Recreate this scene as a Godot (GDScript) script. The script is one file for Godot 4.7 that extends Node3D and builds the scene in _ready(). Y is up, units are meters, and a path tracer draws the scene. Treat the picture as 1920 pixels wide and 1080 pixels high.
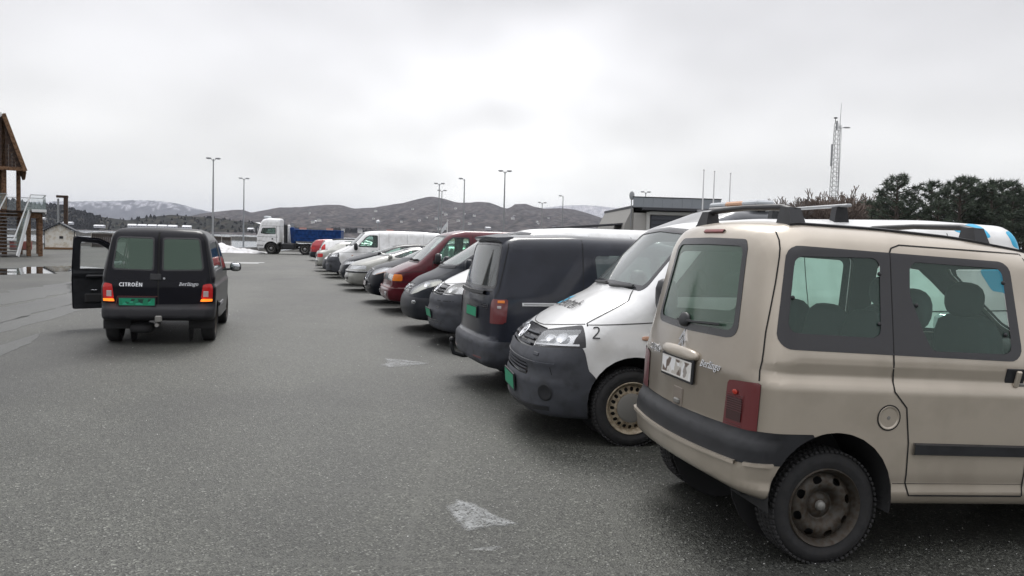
extends Node3D
# A gravelly asphalt lot by a fjord under a bright overcast sky: vans and cars parked in a row, a black van driving off.
const UP := Vector3.UP
var rng := RandomNumberGenerator.new()
var mats := {}
var wheel_cache := {}
var used := {}
var P_BLACK: Material
var P_GLASS: Material
var P_CHROME: Material
var P_GAP: Material
var P_RUB: Material
var P_LINING: Material
var P_TRIM: Material
var P_CLEAR: Material
var P_RED: Material
var P_AMBER: Material
var P_MIRROR: Material

func lin(r: float, g: float, b: float, a := 1.0) -> Color:
	var c := Color(r, g, b).linear_to_srgb()
	c.a = a
	return c

func mat(key: String, c: Color, rough := 0.7, metal := 0.0) -> StandardMaterial3D:
	if mats.has(key): return mats[key]
	var m := StandardMaterial3D.new()
	m.resource_name = key
	m.albedo_color = c
	m.roughness = rough
	m.metallic = metal
	if c.a < 0.999: m.transparency = BaseMaterial3D.TRANSPARENCY_ALPHA
	mats[key] = m
	return m

func noise_tex(seed_: int, freq: float, kind: int, octaves: int, cols: Array, size := 512) -> NoiseTexture2D:
	var n := FastNoiseLite.new()
	n.seed = seed_
	n.frequency = freq
	n.noise_type = kind as FastNoiseLite.NoiseType
	n.fractal_octaves = octaves
	if octaves <= 1: n.fractal_type = FastNoiseLite.FRACTAL_NONE
	if kind == FastNoiseLite.TYPE_CELLULAR: n.cellular_return_type = FastNoiseLite.RETURN_CELL_VALUE
	var t := NoiseTexture2D.new()
	t.width = size
	t.height = size
	t.seamless = true
	t.noise = n
	if cols.size():
		var g := Gradient.new()
		var off := PackedFloat32Array()
		var cc := PackedColorArray()
		for c in cols:
			off.append(c[0])
			cc.append(c[1])
		g.offsets = off
		g.colors = cc
		t.color_ramp = g
	return t

func tri(m: StandardMaterial3D, tex: Texture2D, scale_: float, world := false) -> StandardMaterial3D:
	m.albedo_texture = tex
	m.uv1_triplanar = true
	m.uv1_world_triplanar = world
	m.uv1_scale = Vector3.ONE * scale_
	return m

# ---------------------------------------------------------------- naming
func numbered(called: String) -> String:
	var n: int = used.get(called, -1) + 1
	used[called] = n
	return called if n == 0 else "%s_%03d" % [called, n]

func tag(o: Node, label: String, category := "", group := "", kind := "") -> Node:
	if label != "": o.set_meta("label", label)
	if category != "": o.set_meta("category", category)
	if group != "": o.set_meta("group", group)
	if kind != "": o.set_meta("kind", kind)
	return o

func thing(called: String, label: String, category: String, at := Vector3.ZERO, turn := 0.0, group := "") -> Node3D:
	var o := Node3D.new()
	o.name = numbered(called)
	o.position = at
	o.rotation.y = turn
	add_child(o, true)
	tag(o, label, category, group)
	return o

func dup(o: Node3D, called: String, label: String, at: Vector3, turn := 0.0, sc := Vector3.ONE, group := "") -> Node3D:
	var r: Node3D = o.duplicate()
	r.name = numbered(called)
	add_child(r, true)
	r.position = at
	r.rotation = Vector3(0, turn, 0)
	r.scale = sc
	r.set_meta("label", label)
	if group != "": r.set_meta("group", group)
	return r

# ---------------------------------------------------------------- meshes: [points, normals, triangles]
func commit(called: String, m: Array, material: Material, parent: Node, xf := Transform3D(), cols := PackedColorArray(), uvs := PackedVector2Array()) -> MeshInstance3D:
	var v: PackedVector3Array = m[0]
	var n: PackedVector3Array = m[1]
	var t: PackedInt32Array = m[2].duplicate()
	for i in range(0, t.size(), 3):
		var a := t[i]
		var b := t[i + 1]
		var c := t[i + 2]
		if (v[b] - v[a]).cross(v[c] - v[a]).dot(n[a] + n[b] + n[c]) > 0.0:
			t[i + 1] = c
			t[i + 2] = b
	var am := ArrayMesh.new()
	var arrs := []
	arrs.resize(Mesh.ARRAY_MAX)
	arrs[Mesh.ARRAY_VERTEX] = v
	arrs[Mesh.ARRAY_NORMAL] = n
	arrs[Mesh.ARRAY_INDEX] = t
	if cols.size(): arrs[Mesh.ARRAY_COLOR] = cols
	if uvs.size(): arrs[Mesh.ARRAY_TEX_UV] = uvs
	if t.size(): am.add_surface_from_arrays(Mesh.PRIMITIVE_TRIANGLES, arrs)
	am.resource_name = called
	var o := MeshInstance3D.new()
	o.name = called if parent != self else numbered(called)
	o.mesh = am
	if t.size(): am.surface_set_material(0, material)
	o.transform = xf
	parent.add_child(o, true)
	return o

func empty_mesh() -> Array:
	return [PackedVector3Array(), PackedVector3Array(), PackedInt32Array()]

func join(list: Array) -> Array:
	var v := PackedVector3Array()
	var n := PackedVector3Array()
	var t := PackedInt32Array()
	for m in list:
		var off := v.size()
		v.append_array(m[0])
		n.append_array(m[1])
		var mt: PackedInt32Array = m[2]
		for i in mt: t.append(i + off)
	return [v, n, t]

func mir(m: Array) -> Array:
	var v: PackedVector3Array = m[0].duplicate()
	var n: PackedVector3Array = m[1].duplicate()
	for i in v.size():
		v[i].z = -v[i].z
		n[i].z = -n[i].z
	return [v, n, m[2]]

func moved(m: Array, xf: Transform3D) -> Array:
	var v: PackedVector3Array = m[0].duplicate()
	var n: PackedVector3Array = m[1].duplicate()
	var nb := xf.basis.inverse().transposed()
	for i in v.size():
		v[i] = xf * v[i]
		n[i] = (nb * n[i]).normalized()
	return [v, n, m[2]]

func inflate(m: Array, d: float, flip := false) -> Array:
	var v: PackedVector3Array = m[0].duplicate()
	var n: PackedVector3Array = m[1].duplicate()
	for i in v.size():
		v[i] += n[i] * d
		if flip: n[i] = -n[i]
	return [v, n, m[2]]

func polys(list: Array) -> Array:   # flat shaded faces, wound either way but facing away from the middle
	var v := PackedVector3Array()
	var n := PackedVector3Array()
	var t := PackedInt32Array()
	var mid := Vector3.ZERO
	var k := 0
	for p in list:
		for q in p:
			mid += q
			k += 1
	mid /= maxi(k, 1)
	for p in list:
		var nn := Vector3.ZERO
		for i in p.size():
			nn += (p[i] - p[0]).cross(p[(i + 1) % p.size()] - p[0])
		nn = nn.normalized()
		if nn.dot(p[0] - mid) < 0: nn = -nn
		var off := v.size()
		for q in p:
			v.append(q)
			n.append(nn)
		for i in range(1, p.size() - 1):
			t.append(off)
			t.append(off + i)
			t.append(off + i + 1)
	return [v, n, t]

func cbox(c: Vector3, size: Vector3, bev := 0.0) -> Array:   # a box with chamfered edges
	var h := size * 0.5
	var b := minf(bev, minf(h.x, minf(h.y, h.z)) * 0.9)
	var f := []
	var sg := [-1.0, 1.0]
	var axes := [Vector3(1, 0, 0), Vector3(0, 1, 0), Vector3(0, 0, 1)]
	for a in 3:
		var u: Vector3 = axes[(a + 1) % 3]
		var w: Vector3 = axes[(a + 2) % 3]
		var hu: float = h[(a + 1) % 3] - b
		var hw: float = h[(a + 2) % 3] - b
		for s in sg:
			var o: Vector3 = axes[a] * s * h[a]
			f.append([c + o - u * hu - w * hw, c + o + u * hu - w * hw, c + o + u * hu + w * hw, c + o - u * hu + w * hw])
	if b > 0.0:
		for a in 3:
			var u: Vector3 = axes[(a + 1) % 3]
			var w: Vector3 = axes[(a + 2) % 3]
			var ha: float = h[a] - b
			for s in sg:
				for q in sg:
					var p1: Vector3 = c + u * s * h[(a + 1) % 3] + w * q * (h[(a + 2) % 3] - b)
					var p2: Vector3 = c + u * s * (h[(a + 1) % 3] - b) + w * q * h[(a + 2) % 3]
					f.append([p1 - axes[a] * ha, p1 + axes[a] * ha, p2 + axes[a] * ha, p2 - axes[a] * ha])
		for sx in sg:
			for sy in sg:
				for sz in sg:
					var k := Vector3(sx, sy, sz)
					f.append([c + k * Vector3(h.x, h.y - b, h.z - b), c + k * Vector3(h.x - b, h.y, h.z - b), c + k * Vector3(h.x - b, h.y - b, h.z)])
	return polys(f)

func beam(a: Vector3, b: Vector3, w: float, d: float, bev := 0.0, up := Vector3.UP) -> Array:   # a squared bar from a to b
	var dir := (b - a).normalized()
	if absf(dir.dot(up)) > 0.98: up = Vector3.RIGHT
	var side := dir.cross(up).normalized()
	var top := side.cross(dir).normalized()
	return moved(cbox(Vector3.ZERO, Vector3(a.distance_to(b), d, w), bev), Transform3D(Basis(dir, top, side), (a + b) * 0.5))

func tube(path: Array, rads: Variant, seg := 8, caps := true) -> Array:
	var v := PackedVector3Array()
	var n := PackedVector3Array()
	var t := PackedInt32Array()
	var np := path.size()
	for i in np:
		var d: Vector3 = (path[mini(i + 1, np - 1)] - path[maxi(i - 1, 0)]).normalized()
		var u := d.cross(Vector3.UP if absf(d.y) < 0.95 else Vector3.RIGHT).normalized()
		var w := u.cross(d).normalized()
		var r: float = rads[i] if rads is Array else rads
		for k in seg:
			var a := TAU * k / seg
			var q := u * cos(a) + w * sin(a)
			v.append(path[i] + q * r)
			n.append(q)
	for i in np - 1:
		for k in seg:
			var a := i * seg + k
			var b := i * seg + (k + 1) % seg
			t.append_array([a, b, a + seg, b, b + seg, a + seg])
	if caps:
		for e in [0, np - 1]:
			var off := v.size()
			var d: Vector3 = (path[0] - path[1]).normalized() if e == 0 else (path[np - 1] - path[np - 2]).normalized()
			for k in seg:
				v.append(v[e * seg + k])
				n.append(d)
			for k in range(1, seg - 1): t.append_array([off, off + k, off + k + 1])
	return [v, n, t]

func lathe(prof: Array, seg := 32, sharp := 0.6) -> Array:   # prof: [radius, z] round the z axis, wound so that the outside lies to the left
	var v := PackedVector3Array()
	var n := PackedVector3Array()
	var t := PackedInt32Array()
	var rows := []
	var np := prof.size()
	for i in np - 1:
		var a := Vector2(prof[i][0], prof[i][1])
		var b := Vector2(prof[i + 1][0], prof[i + 1][1])
		var d := (b - a).normalized()
		var nn := Vector2(d.y, -d.x)
		var na := nn
		var nb := nn
		if i > 0:
			var z := Vector2(prof[i - 1][0], prof[i - 1][1])
			var dz := (a - z).normalized()
			if dz.dot(d) > sharp: na = (nn + Vector2(dz.y, -dz.x)).normalized()
		if i < np - 2:
			var z := Vector2(prof[i + 2][0], prof[i + 2][1])
			var dz := (z - b).normalized()
			if dz.dot(d) > sharp: nb = (nn + Vector2(dz.y, -dz.x)).normalized()
		rows.append([a, na])
		rows.append([b, nb])
	for r in rows:
		for k in seg:
			var a := TAU * k / seg
			v.append(Vector3(r[0].x * cos(a), r[0].x * sin(a), r[0].y))
			n.append(Vector3(r[1].x * cos(a), r[1].x * sin(a), r[1].y))
	for i in range(0, rows.size(), 2):
		for k in seg:
			var a := i * seg + k
			var b := i * seg + (k + 1) % seg
			t.append_array([a, b, a + seg, b, b + seg, a + seg])
	return [v, n, t]

func blob(c: Vector3, size: Vector3, e := 2.6, nu := 18, nv := 10) -> Array:   # a rounded cushion
	var v := PackedVector3Array()
	var n := PackedVector3Array()
	var t := PackedInt32Array()
	for j in nv + 1:
		var la := PI * (float(j) / nv - 0.5)
		for i in nu:
			var lo := TAU * i / nu
			var d := Vector3(cos(la) * cos(lo), sin(la), cos(la) * sin(lo))
			var k := pow(pow(absf(d.x), e) + pow(absf(d.y), e) + pow(absf(d.z), e), -1.0 / e)
			var q := d * k
			v.append(c + q * size * 0.5)
			n.append(Vector3(signf(q.x) * pow(absf(q.x), e - 1) / size.x, signf(q.y) * pow(absf(q.y), e - 1) / size.y, signf(q.z) * pow(absf(q.z), e - 1) / size.z).normalized())
	for j in nv:
		for i in nu:
			var a := j * nu + i
			var b := j * nu + (i + 1) % nu
			t.append_array([a, b, a + nu, b, b + nu, a + nu])
	return [v, n, t]

func prism(p: PackedVector2Array, depth: float, xf := Transform3D()) -> Array:   # an outline in x, y with thickness along z
	var ids := Geometry2D.triangulate_polygon(p)
	var v := PackedVector3Array()
	var n := PackedVector3Array()
	var t := PackedInt32Array()
	for s in [1.0, -1.0]:
		var off := v.size()
		for q in p:
			v.append(Vector3(q.x, q.y, depth * 0.5 * s))
			n.append(Vector3(0, 0, s))
		for i in ids: t.append(i + off)
	var sg := -1.0 if Geometry2D.is_polygon_clockwise(p) else 1.0
	for i in p.size():
		var a := p[i]
		var b := p[(i + 1) % p.size()]
		var d := (b - a).normalized()
		var nn := Vector3(d.y, -d.x, 0) * -sg * -1.0
		var off := v.size()
		for q in [Vector3(a.x, a.y, depth * 0.5), Vector3(b.x, b.y, depth * 0.5), Vector3(b.x, b.y, -depth * 0.5), Vector3(a.x, a.y, -depth * 0.5)]:
			v.append(q)
			n.append(nn)
		t.append_array([off, off + 1, off + 2, off, off + 2, off + 3])
	return moved([v, n, t], xf)

func pv(a: Array) -> PackedVector2Array:
	var p := PackedVector2Array()
	for q in a: p.append(Vector2(q[0], q[1]))
	return p

func sheet(called: String, outline: Array, y: float, m: Material, label: String, kind := "structure", category := "") -> MeshInstance3D:   # flat sheet on the ground, outline in x, z
	var p := pv(outline)
	var ids := Geometry2D.triangulate_polygon(p)
	var v := PackedVector3Array()
	var n := PackedVector3Array()
	for q in p:
		v.append(Vector3(q.x, y, q.y))
		n.append(UP)
	var o := commit(called, [v, n, ids], m, self)
	tag(o, label, category, "", kind)
	return o

# ---------------------------------------------------------------- car bodies: a smooth field, meshed and cut into panels
func ip(a: PackedVector2Array, t: float) -> float:
	if t <= a[0].x: return a[0].y
	for i in range(1, a.size()):
		if t <= a[i].x: return lerpf(a[i - 1].y, a[i].y, (t - a[i - 1].x) / (a[i].x - a[i - 1].x))
	return a[a.size() - 1].y

func PL(a: PackedVector2Array, t: float, r: float) -> float:
	return (ip(a, t - r) + ip(a, t - r * 0.5) + ip(a, t) + ip(a, t + r * 0.5) + ip(a, t + r)) * 0.2

func spec(d: Dictionary) -> Dictionary:
	var s := d.duplicate()
	for k in ["W", "T", "H", "F", "R", "B"]: s[k] = pv(d[k])
	for k in [["rw", 0.03], ["rh", 0.07], ["crown", 0.07], ["cw", 0.1], ["cf", 0.14], ["cf4", 0.18], ["cr", 0.1], ["kt", 0.15], ["kf", 0.16], ["kr", 0.13]]:
		if not s.has(k[0]): s[k[0]] = k[1]
	var lo := 1e9
	var hi := -1e9
	for q in s.R: lo = minf(lo, q.y)
	for q in s.F: hi = maxf(hi, q.y)
	s.x0 = lo
	s.x1 = hi
	s.y1 = 0.0
	for q in s.H: s.y1 = maxf(s.y1, q.y)
	s.zw = 0.0
	for q in s.W: s.zw = maxf(s.zw, q.y)
	return s

func smax(p: float, q: float, k: float) -> float:
	var h := maxf(k - absf(p - q), 0.0)
	return maxf(p, q) + h * h * 0.25 / k

func field(s: Dictionary, x: float, y: float, z: float) -> float:
	z = absf(z)
	var a := z - (PL(s.W, y, s.rw) - PL(s.T, x, 0.1))
	var xx: float = x + s.cw * z * z
	var sl := (PL(s.H, xx + 0.01, s.rh) - PL(s.H, xx - 0.01, s.rh)) / 0.02
	var b: float = (y - (PL(s.H, xx, s.rh) - s.crown * z * z)) / sqrt(1 + sl * sl)
	var sf := (PL(s.F, y + 0.01, 0.03) - PL(s.F, y - 0.01, 0.03)) / 0.02
	var c: float = (x - (PL(s.F, y, 0.03) - s.cf * z * z - s.cf4 * z * z * z * z)) / sqrt(1 + sf * sf)
	var sr := (PL(s.R, y + 0.01, 0.02) - PL(s.R, y - 0.01, 0.02)) / 0.02
	var r: float = (PL(s.R, y, 0.02) + s.cr * z * z - x) / sqrt(1 + sr * sr)
	var g := PL(s.B, x, 0.05) - y
	return smax(smax(smax(smax(a, b, s.kt), c, s.kf), r, s.kr), g, 0.06)

func nrm(s: Dictionary, p: Vector3) -> Vector3:
	var e := 0.012
	return Vector3(field(s, p.x + e, p.y, p.z) - field(s, p.x - e, p.y, p.z), field(s, p.x, p.y + e, p.z) - field(s, p.x, p.y - e, p.z), field(s, p.x, p.y, p.z + e) - field(s, p.x, p.y, p.z - e)).normalized()

func surf(s: Dictionary, ax: String, a: float, b: float) -> Vector3:   # the point of the skin seen along an axis: side (x, y), rear or front (z, y), top (x, z)
	var o: Vector3
	var d: Vector3
	match ax:
		"side":
			o = Vector3(a, b, 1.3)
			d = Vector3(0, 0, -1)
		"rear":
			o = Vector3(s.x0 - 0.3, b, a)
			d = Vector3(1, 0, 0)
		"front":
			o = Vector3(s.x1 + 0.3, b, a)
			d = Vector3(-1, 0, 0)
		_:
			o = Vector3(a, s.y1 + 0.3, b)
			d = Vector3(0, -1, 0)
	var t := 0.0
	var last := 0.0
	while t < 3.0 and field(s, o.x + d.x * t, o.y + d.y * t, o.z + d.z * t) > 0:
		last = t
		t += 0.06
	var lo := last
	var hi := t
	for i in 12:
		var m := (lo + hi) * 0.5
		if field(s, o.x + d.x * m, o.y + d.y * m, o.z + d.z * m) > 0: lo = m
		else: hi = m
	return o + d * hi

func shell(s: Dictionary, h: float) -> Array:
	var x0: float = s.x0 - 2.1 * h
	var y0 := 0.1
	var nx := int(ceil((s.x1 + 2.1 * h - x0) / h)) + 1
	var ny := int(ceil((s.y1 + 2.1 * h - y0) / h)) + 1
	var nz := int(ceil((s.zw + 2.6 * h) / h)) + 1
	var w := PackedFloat32Array()
	w.resize(nx * ny)
	var tx := PackedFloat32Array()
	var bx := PackedFloat32Array()
	for i in nx:
		tx.append(PL(s.T, x0 + i * h, 0.1))
		bx.append(PL(s.B, x0 + i * h, 0.05))
	for j in ny:
		var wy := PL(s.W, y0 + j * h, s.rw)
		for i in nx: w[i * ny + j] = wy - tx[i]
	var ht := PackedFloat32Array()
	var hn := PackedFloat32Array()
	ht.resize(nx * nz)
	hn.resize(nx * nz)
	for i in nx:
		for k in nz:
			var z := (k - 0.5) * h
			var xx: float = x0 + i * h + s.cw * z * z
			var sl := (PL(s.H, xx + 0.01, s.rh) - PL(s.H, xx - 0.01, s.rh)) / 0.02
			ht[i * nz + k] = PL(s.H, xx, s.rh) - s.crown * z * z
			hn[i * nz + k] = 1.0 / sqrt(1 + sl * sl)
	var ft := PackedFloat32Array()
	var fn := PackedFloat32Array()
	var rt := PackedFloat32Array()
	var rn := PackedFloat32Array()
	for j in ny:
		var y := y0 + j * h
		var sf := (PL(s.F, y + 0.01, 0.03) - PL(s.F, y - 0.01, 0.03)) / 0.02
		ft.append(PL(s.F, y, 0.03))
		fn.append(1.0 / sqrt(1 + sf * sf))
		var sr := (PL(s.R, y + 0.01, 0.02) - PL(s.R, y - 0.01, 0.02)) / 0.02
		rt.append(PL(s.R, y, 0.02))
		rn.append(1.0 / sqrt(1 + sr * sr))
	var d := PackedFloat32Array()
	d.resize(nx * ny * nz)
	var kt: float = s.kt
	var kf: float = s.kf
	var kr: float = s.kr
	var cf: float = s.cf
	var cf4: float = s.cf4
	var cr: float = s.cr
	var at := 0
	for i in nx:
		var x := x0 + i * h
		for j in ny:
			var y := y0 + j * h
			var wij := w[i * ny + j]
			for k in nz:
				var z := (k - 0.5) * h
				var z2 := z * z
				var a := z - wij
				var b := (y - ht[i * nz + k]) * hn[i * nz + k]
				var q := maxf(kt - absf(a - b), 0.0)
				a = maxf(a, b) + q * q * 0.25 / kt
				b = (x - ft[j] + cf * z2 + cf4 * z2 * z2) * fn[j]
				q = maxf(kf - absf(a - b), 0.0)
				a = maxf(a, b) + q * q * 0.25 / kf
				b = (rt[j] + cr * z2 - x) * rn[j]
				q = maxf(kr - absf(a - b), 0.0)
				a = maxf(a, b) + q * q * 0.25 / kr
				b = bx[i] - y
				q = maxf(0.06 - absf(a - b), 0.0)
				d[at] = maxf(a, b) + q * q * 0.25 / 0.06
				at += 1
	# surface nets
	var si := ny * nz
	var sj := nz
	var id := PackedInt32Array()
	id.resize(nx * ny * nz)
	id.fill(-1)
	var v := PackedVector3Array()
	var n := PackedVector3Array()
	var t := PackedInt32Array()
	var co := [0, 1, sj, sj + 1, si, si + 1, si + sj, si + sj + 1]
	var ed := [[0, 1], [2, 3], [4, 5], [6, 7], [0, 2], [1, 3], [4, 6], [5, 7], [0, 4], [1, 5], [2, 6], [3, 7]]
	for i in nx - 1:
		for j in ny - 1:
			var base := i * si + j * sj
			for k in nz - 1:
				var c := base + k
				var c0 := d[c]
				var any := false
				if c0 > 2.5 * h or c0 < -2.5 * h: continue
				var sg := c0 < 0
				for e in range(1, 8):
					if (d[c + co[e]] < 0) != sg:
						any = true
						break
				if not any: continue
				var sum := Vector3.ZERO
				var cnt := 0
				for e in ed:
					var da := d[c + co[e[0]]]
					var db := d[c + co[e[1]]]
					if (da < 0) != (db < 0):
						var f := da / (da - db)
						var pa := Vector3(e[0] >> 2, (e[0] >> 1) & 1, e[0] & 1)
						var pb := Vector3(e[1] >> 2, (e[1] >> 1) & 1, e[1] & 1)
						sum += pa.lerp(pb, f)
						cnt += 1
				sum /= cnt
				var g := Vector3(d[c + si] + d[c + si + 1] + d[c + si + sj] + d[c + si + sj + 1] - c0 - d[c + 1] - d[c + sj] - d[c + sj + 1],
					d[c + sj] + d[c + sj + 1] + d[c + si + sj] + d[c + si + sj + 1] - c0 - d[c + 1] - d[c + si] - d[c + si + 1],
					d[c + 1] + d[c + sj + 1] + d[c + si + 1] + d[c + si + sj + 1] - c0 - d[c + sj] - d[c + si] - d[c + si + sj])
				var p := Vector3(x0 + (i + sum.x) * h, y0 + (j + sum.y) * h, (k - 0.5 + sum.z) * h)
				if k == 0:
					p.z = 0.0
					g.z = 0.0
				id[c] = v.size()
				v.append(p)
				n.append(g.normalized())
	for i in range(1, nx - 1):
		for j in range(1, ny - 1):
			for k in range(0, nz - 1):
				var c := i * si + j * sj + k
				if id[c] < 0 and id[c - si] < 0 and id[c - sj] < 0: continue
				var neg := d[c] < 0
				if k > 0 and neg != (d[c + si] < 0) and id[c - sj - 1] >= 0:
					t.append_array([id[c - sj - 1], id[c - 1], id[c], id[c - sj - 1], id[c], id[c - sj]])
				if k > 0 and neg != (d[c + sj] < 0) and id[c - si - 1] >= 0:
					t.append_array([id[c - si - 1], id[c - 1], id[c], id[c - si - 1], id[c], id[c - si]])
				if neg != (d[c + 1] < 0) and id[c - si - sj] >= 0:
					t.append_array([id[c - si - sj], id[c - sj], id[c], id[c - si - sj], id[c], id[c - si]])
	return [v, n, t]

func sdp(p: PackedVector2Array, q: Vector2) -> float:
	var d := 1e9
	var inside := false
	var j := p.size() - 1
	for i in p.size():
		var e := p[j] - p[i]
		var w := q - p[i]
		d = minf(d, (w - e * clampf(w.dot(e) / e.dot(e), 0.0, 1.0)).length_squared())
		if (p[i].y > q.y) != (p[j].y > q.y) and q.x < (p[j].x - p[i].x) * (q.y - p[i].y) / (p[j].y - p[i].y) + p[i].x: inside = not inside
		j = i
	return -sqrt(d) if inside else sqrt(d)

func region(m: Array, ax: String, poly: PackedVector2Array, r: float, lim := AABB(Vector3(-50, -50, -50), Vector3(100, 100, 100))) -> PackedFloat32Array:
	var core := poly
	if r > 0:
		var o := Geometry2D.offset_polygon(poly, -r, Geometry2D.JOIN_MITER)
		if o.size(): core = o[0]
		else: r = 0.0
	var box := Rect2(poly[0], Vector2.ZERO)
	for q in poly: box = box.expand(q)
	box = box.grow(0.1)
	var out := PackedFloat32Array()
	var v: PackedVector3Array = m[0]
	out.resize(v.size())
	var lo := lim.position
	var hi := lim.end
	for i in v.size():
		var p := v[i]
		var g := maxf(maxf(maxf(lo.x - p.x, p.x - hi.x), maxf(lo.y - p.y, p.y - hi.y)), maxf(lo.z - p.z, p.z - hi.z))
		var q := Vector2(p.x, p.y) if ax == "side" else Vector2(p.x, p.z) if ax == "top" else Vector2(p.z, p.y)
		if g > 0.08 or not box.has_point(q): out[i] = maxf(g, 0.1)
		else: out[i] = maxf(g, sdp(core, q) - r)
	return out

func cut(m: Array, f: PackedFloat32Array) -> Array:   # [where f < 0, the rest]
	var v: PackedVector3Array = m[0]
	var n: PackedVector3Array = m[1]
	var t: PackedInt32Array = m[2]
	var iv := PackedVector3Array()
	var inn := PackedVector3Array()
	var it := PackedInt32Array()
	var ov := PackedVector3Array()
	var on := PackedVector3Array()
	var ot := PackedInt32Array()
	var imap := {}
	var omap := {}
	var edges := {}
	for i in range(0, t.size(), 3):
		var a := t[i]
		var b := t[i + 1]
		var c := t[i + 2]
		var k := int(f[a] < 0) + int(f[b] < 0) + int(f[c] < 0)
		if k == 3 or k == 0:
			for q in [a, b, c]:
				if k == 3:
					if not imap.has(q):
						imap[q] = iv.size()
						iv.append(v[q])
						inn.append(n[q])
					it.append(imap[q])
				else:
					if not omap.has(q):
						omap[q] = ov.size()
						ov.append(v[q])
						on.append(n[q])
					ot.append(omap[q])
			continue
		var ip_ := []
		var op := []
		var tri_ := [a, b, c]
		for e in 3:
			var p: int = tri_[e]
			var q: int = tri_[(e + 1) % 3]
			if f[p] < 0:
				if not imap.has(p):
					imap[p] = iv.size()
					iv.append(v[p])
					inn.append(n[p])
				ip_.append(imap[p])
			else:
				if not omap.has(p):
					omap[p] = ov.size()
					ov.append(v[p])
					on.append(n[p])
				op.append(omap[p])
			if (f[p] < 0) != (f[q] < 0):
				var key := mini(p, q) * 1000003 + maxi(p, q)
				if not edges.has(key):
					var w := f[p] / (f[p] - f[q])
					var pos := v[p].lerp(v[q], w)
					var nor := n[p].lerp(n[q], w).normalized()
					edges[key] = [iv.size(), ov.size()]
					iv.append(pos)
					inn.append(nor)
					ov.append(pos)
					on.append(nor)
				ip_.append(edges[key][0])
				op.append(edges[key][1])
		for e in range(1, ip_.size() - 1): it.append_array([ip_[0], ip_[e], ip_[e + 1]])
		for e in range(1, op.size() - 1): ot.append_array([op[0], op[e], op[e + 1]])
	return [[iv, inn, it], [ov, on, ot]]

func lim(x0 := -50.0, x1 := 50.0, y0 := -50.0, y1 := 50.0, z0 := -50.0, z1 := 50.0) -> AABB:
	return AABB(Vector3(x0, y0, z0), Vector3(x1 - x0, y1 - y0, z1 - z0))

# c: a car being built {s, m, root, bt}
func car(called: String, label: String, category: String, sp: Dictionary, cell: float, at: Vector3, heading: float, group := "") -> Dictionary:
	var root := thing(called, label, category, at, deg_to_rad(90.0 - heading), group)
	return {"s": sp, "m": shell(sp, cell), "root": root, "bt": Transform3D()}

func put(c: Dictionary, called: String, m: Array, material: Material, pair: bool, under: Array = []) -> Array:   # one mesh, or one for each side
	if pair:
		return [commit(called, m, material, under[0] if under.size() else c.root, Transform3D() if under.size() else c.bt), commit(called, mir(m), material, under[1] if under.size() else c.root, Transform3D() if under.size() else c.bt)]
	return [commit(called, join([m, mir(m)]), material, under[0] if under.size() else c.root, Transform3D() if under.size() else c.bt)]

func take(c: Dictionary, ax: String, poly: Array, r := 0.0, lm := AABB(Vector3(-50, -50, -50), Vector3(100, 100, 100))) -> Array:
	var two := cut(c.m, region(c.m, ax, pv(poly), r, lm))
	c.m = two[1]
	return two[0]

func window(c: Dictionary, called: String, ax: String, poly: Array, r: float, lm: AABB, fw: float, pair: bool, frame: Material = null, glass: Material = null, sub := "pane") -> Array:
	var w := take(c, ax, poly, r, lm)
	var p2 := pv(poly)
	var o := Geometry2D.offset_polygon(p2, -fw, Geometry2D.JOIN_MITER)
	var two := cut(w, region(w, ax, o[0] if o.size() else p2, maxf(r - fw * 0.4, 0.0), lm))
	var fr := put(c, called, inflate(two[1], 0.002), frame if frame else P_BLACK, pair)
	put(c, sub, inflate(two[0], -0.004), glass if glass else P_GLASS, pair, fr)
	return fr

func panel(c: Dictionary, called: String, ax: String, poly: Array, r: float, lm: AABB, material: Material, pair: bool, out := 0.0) -> Array:
	return put(c, called, inflate(take(c, ax, poly, r, lm), out), material, pair)

func band_mesh(s: Dictionary, ax: String, pts: Array, w: float, h: float, base := 0.0) -> Array:   # a strip that follows the skin
	var path := []
	for i in pts.size() - 1:
		var a := Vector2(pts[i][0], pts[i][1])
		var b := Vector2(pts[i + 1][0], pts[i + 1][1])
		var k := maxi(1, int(a.distance_to(b) / 0.045))
		for q in k: path.append(a.lerp(b, float(q) / k))
	path.append(Vector2(pts[-1][0], pts[-1][1]))
	var P := []
	var N := []
	for q in path:
		var p := surf(s, ax, q.x, q.y)
		P.append(p)
		N.append(nrm(s, p))
	var v := PackedVector3Array()
	var n := PackedVector3Array()
	var t := PackedInt32Array()
	var np := P.size()
	for i in np:
		var d: Vector3 = (P[mini(i + 1, np - 1)] - P[maxi(i - 1, 0)]).normalized()
		var sd: Vector3 = d.cross(N[i]).normalized() * w * 0.5
		var up: Vector3 = N[i]
		var lo: Vector3 = P[i] + up * (base - (0.004 if h > 0.003 else 0.0))
		var hi: Vector3 = P[i] + up * (base + h)
		var e := sd.normalized()
		if h > 0.003:
			for q in [[lo - sd, -e], [hi - sd * 0.75, -e], [hi - sd * 0.75, up], [hi + sd * 0.75, up], [hi + sd * 0.75, e], [lo + sd, e]]:
				v.append(q[0])
				n.append(q[1])
		else:
			v.append_array([hi - sd, hi + sd])
			n.append_array([up, up])
	var per := 6 if h > 0.003 else 2
	for i in np - 1:
		for q in range(0, per - 1, 2):
			var a := i * per + q
			t.append_array([a, a + 1, a + per, a + 1, a + per + 1, a + per])
	return [v, n, t]

func seam(c: Dictionary, ax: String, pts: Array, pair := true, w := 0.009) -> void:
	var m := band_mesh(c.s, ax, pts, w, 0.0022)
	put(c, "panel_gap", m, P_GAP, pair)

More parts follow.
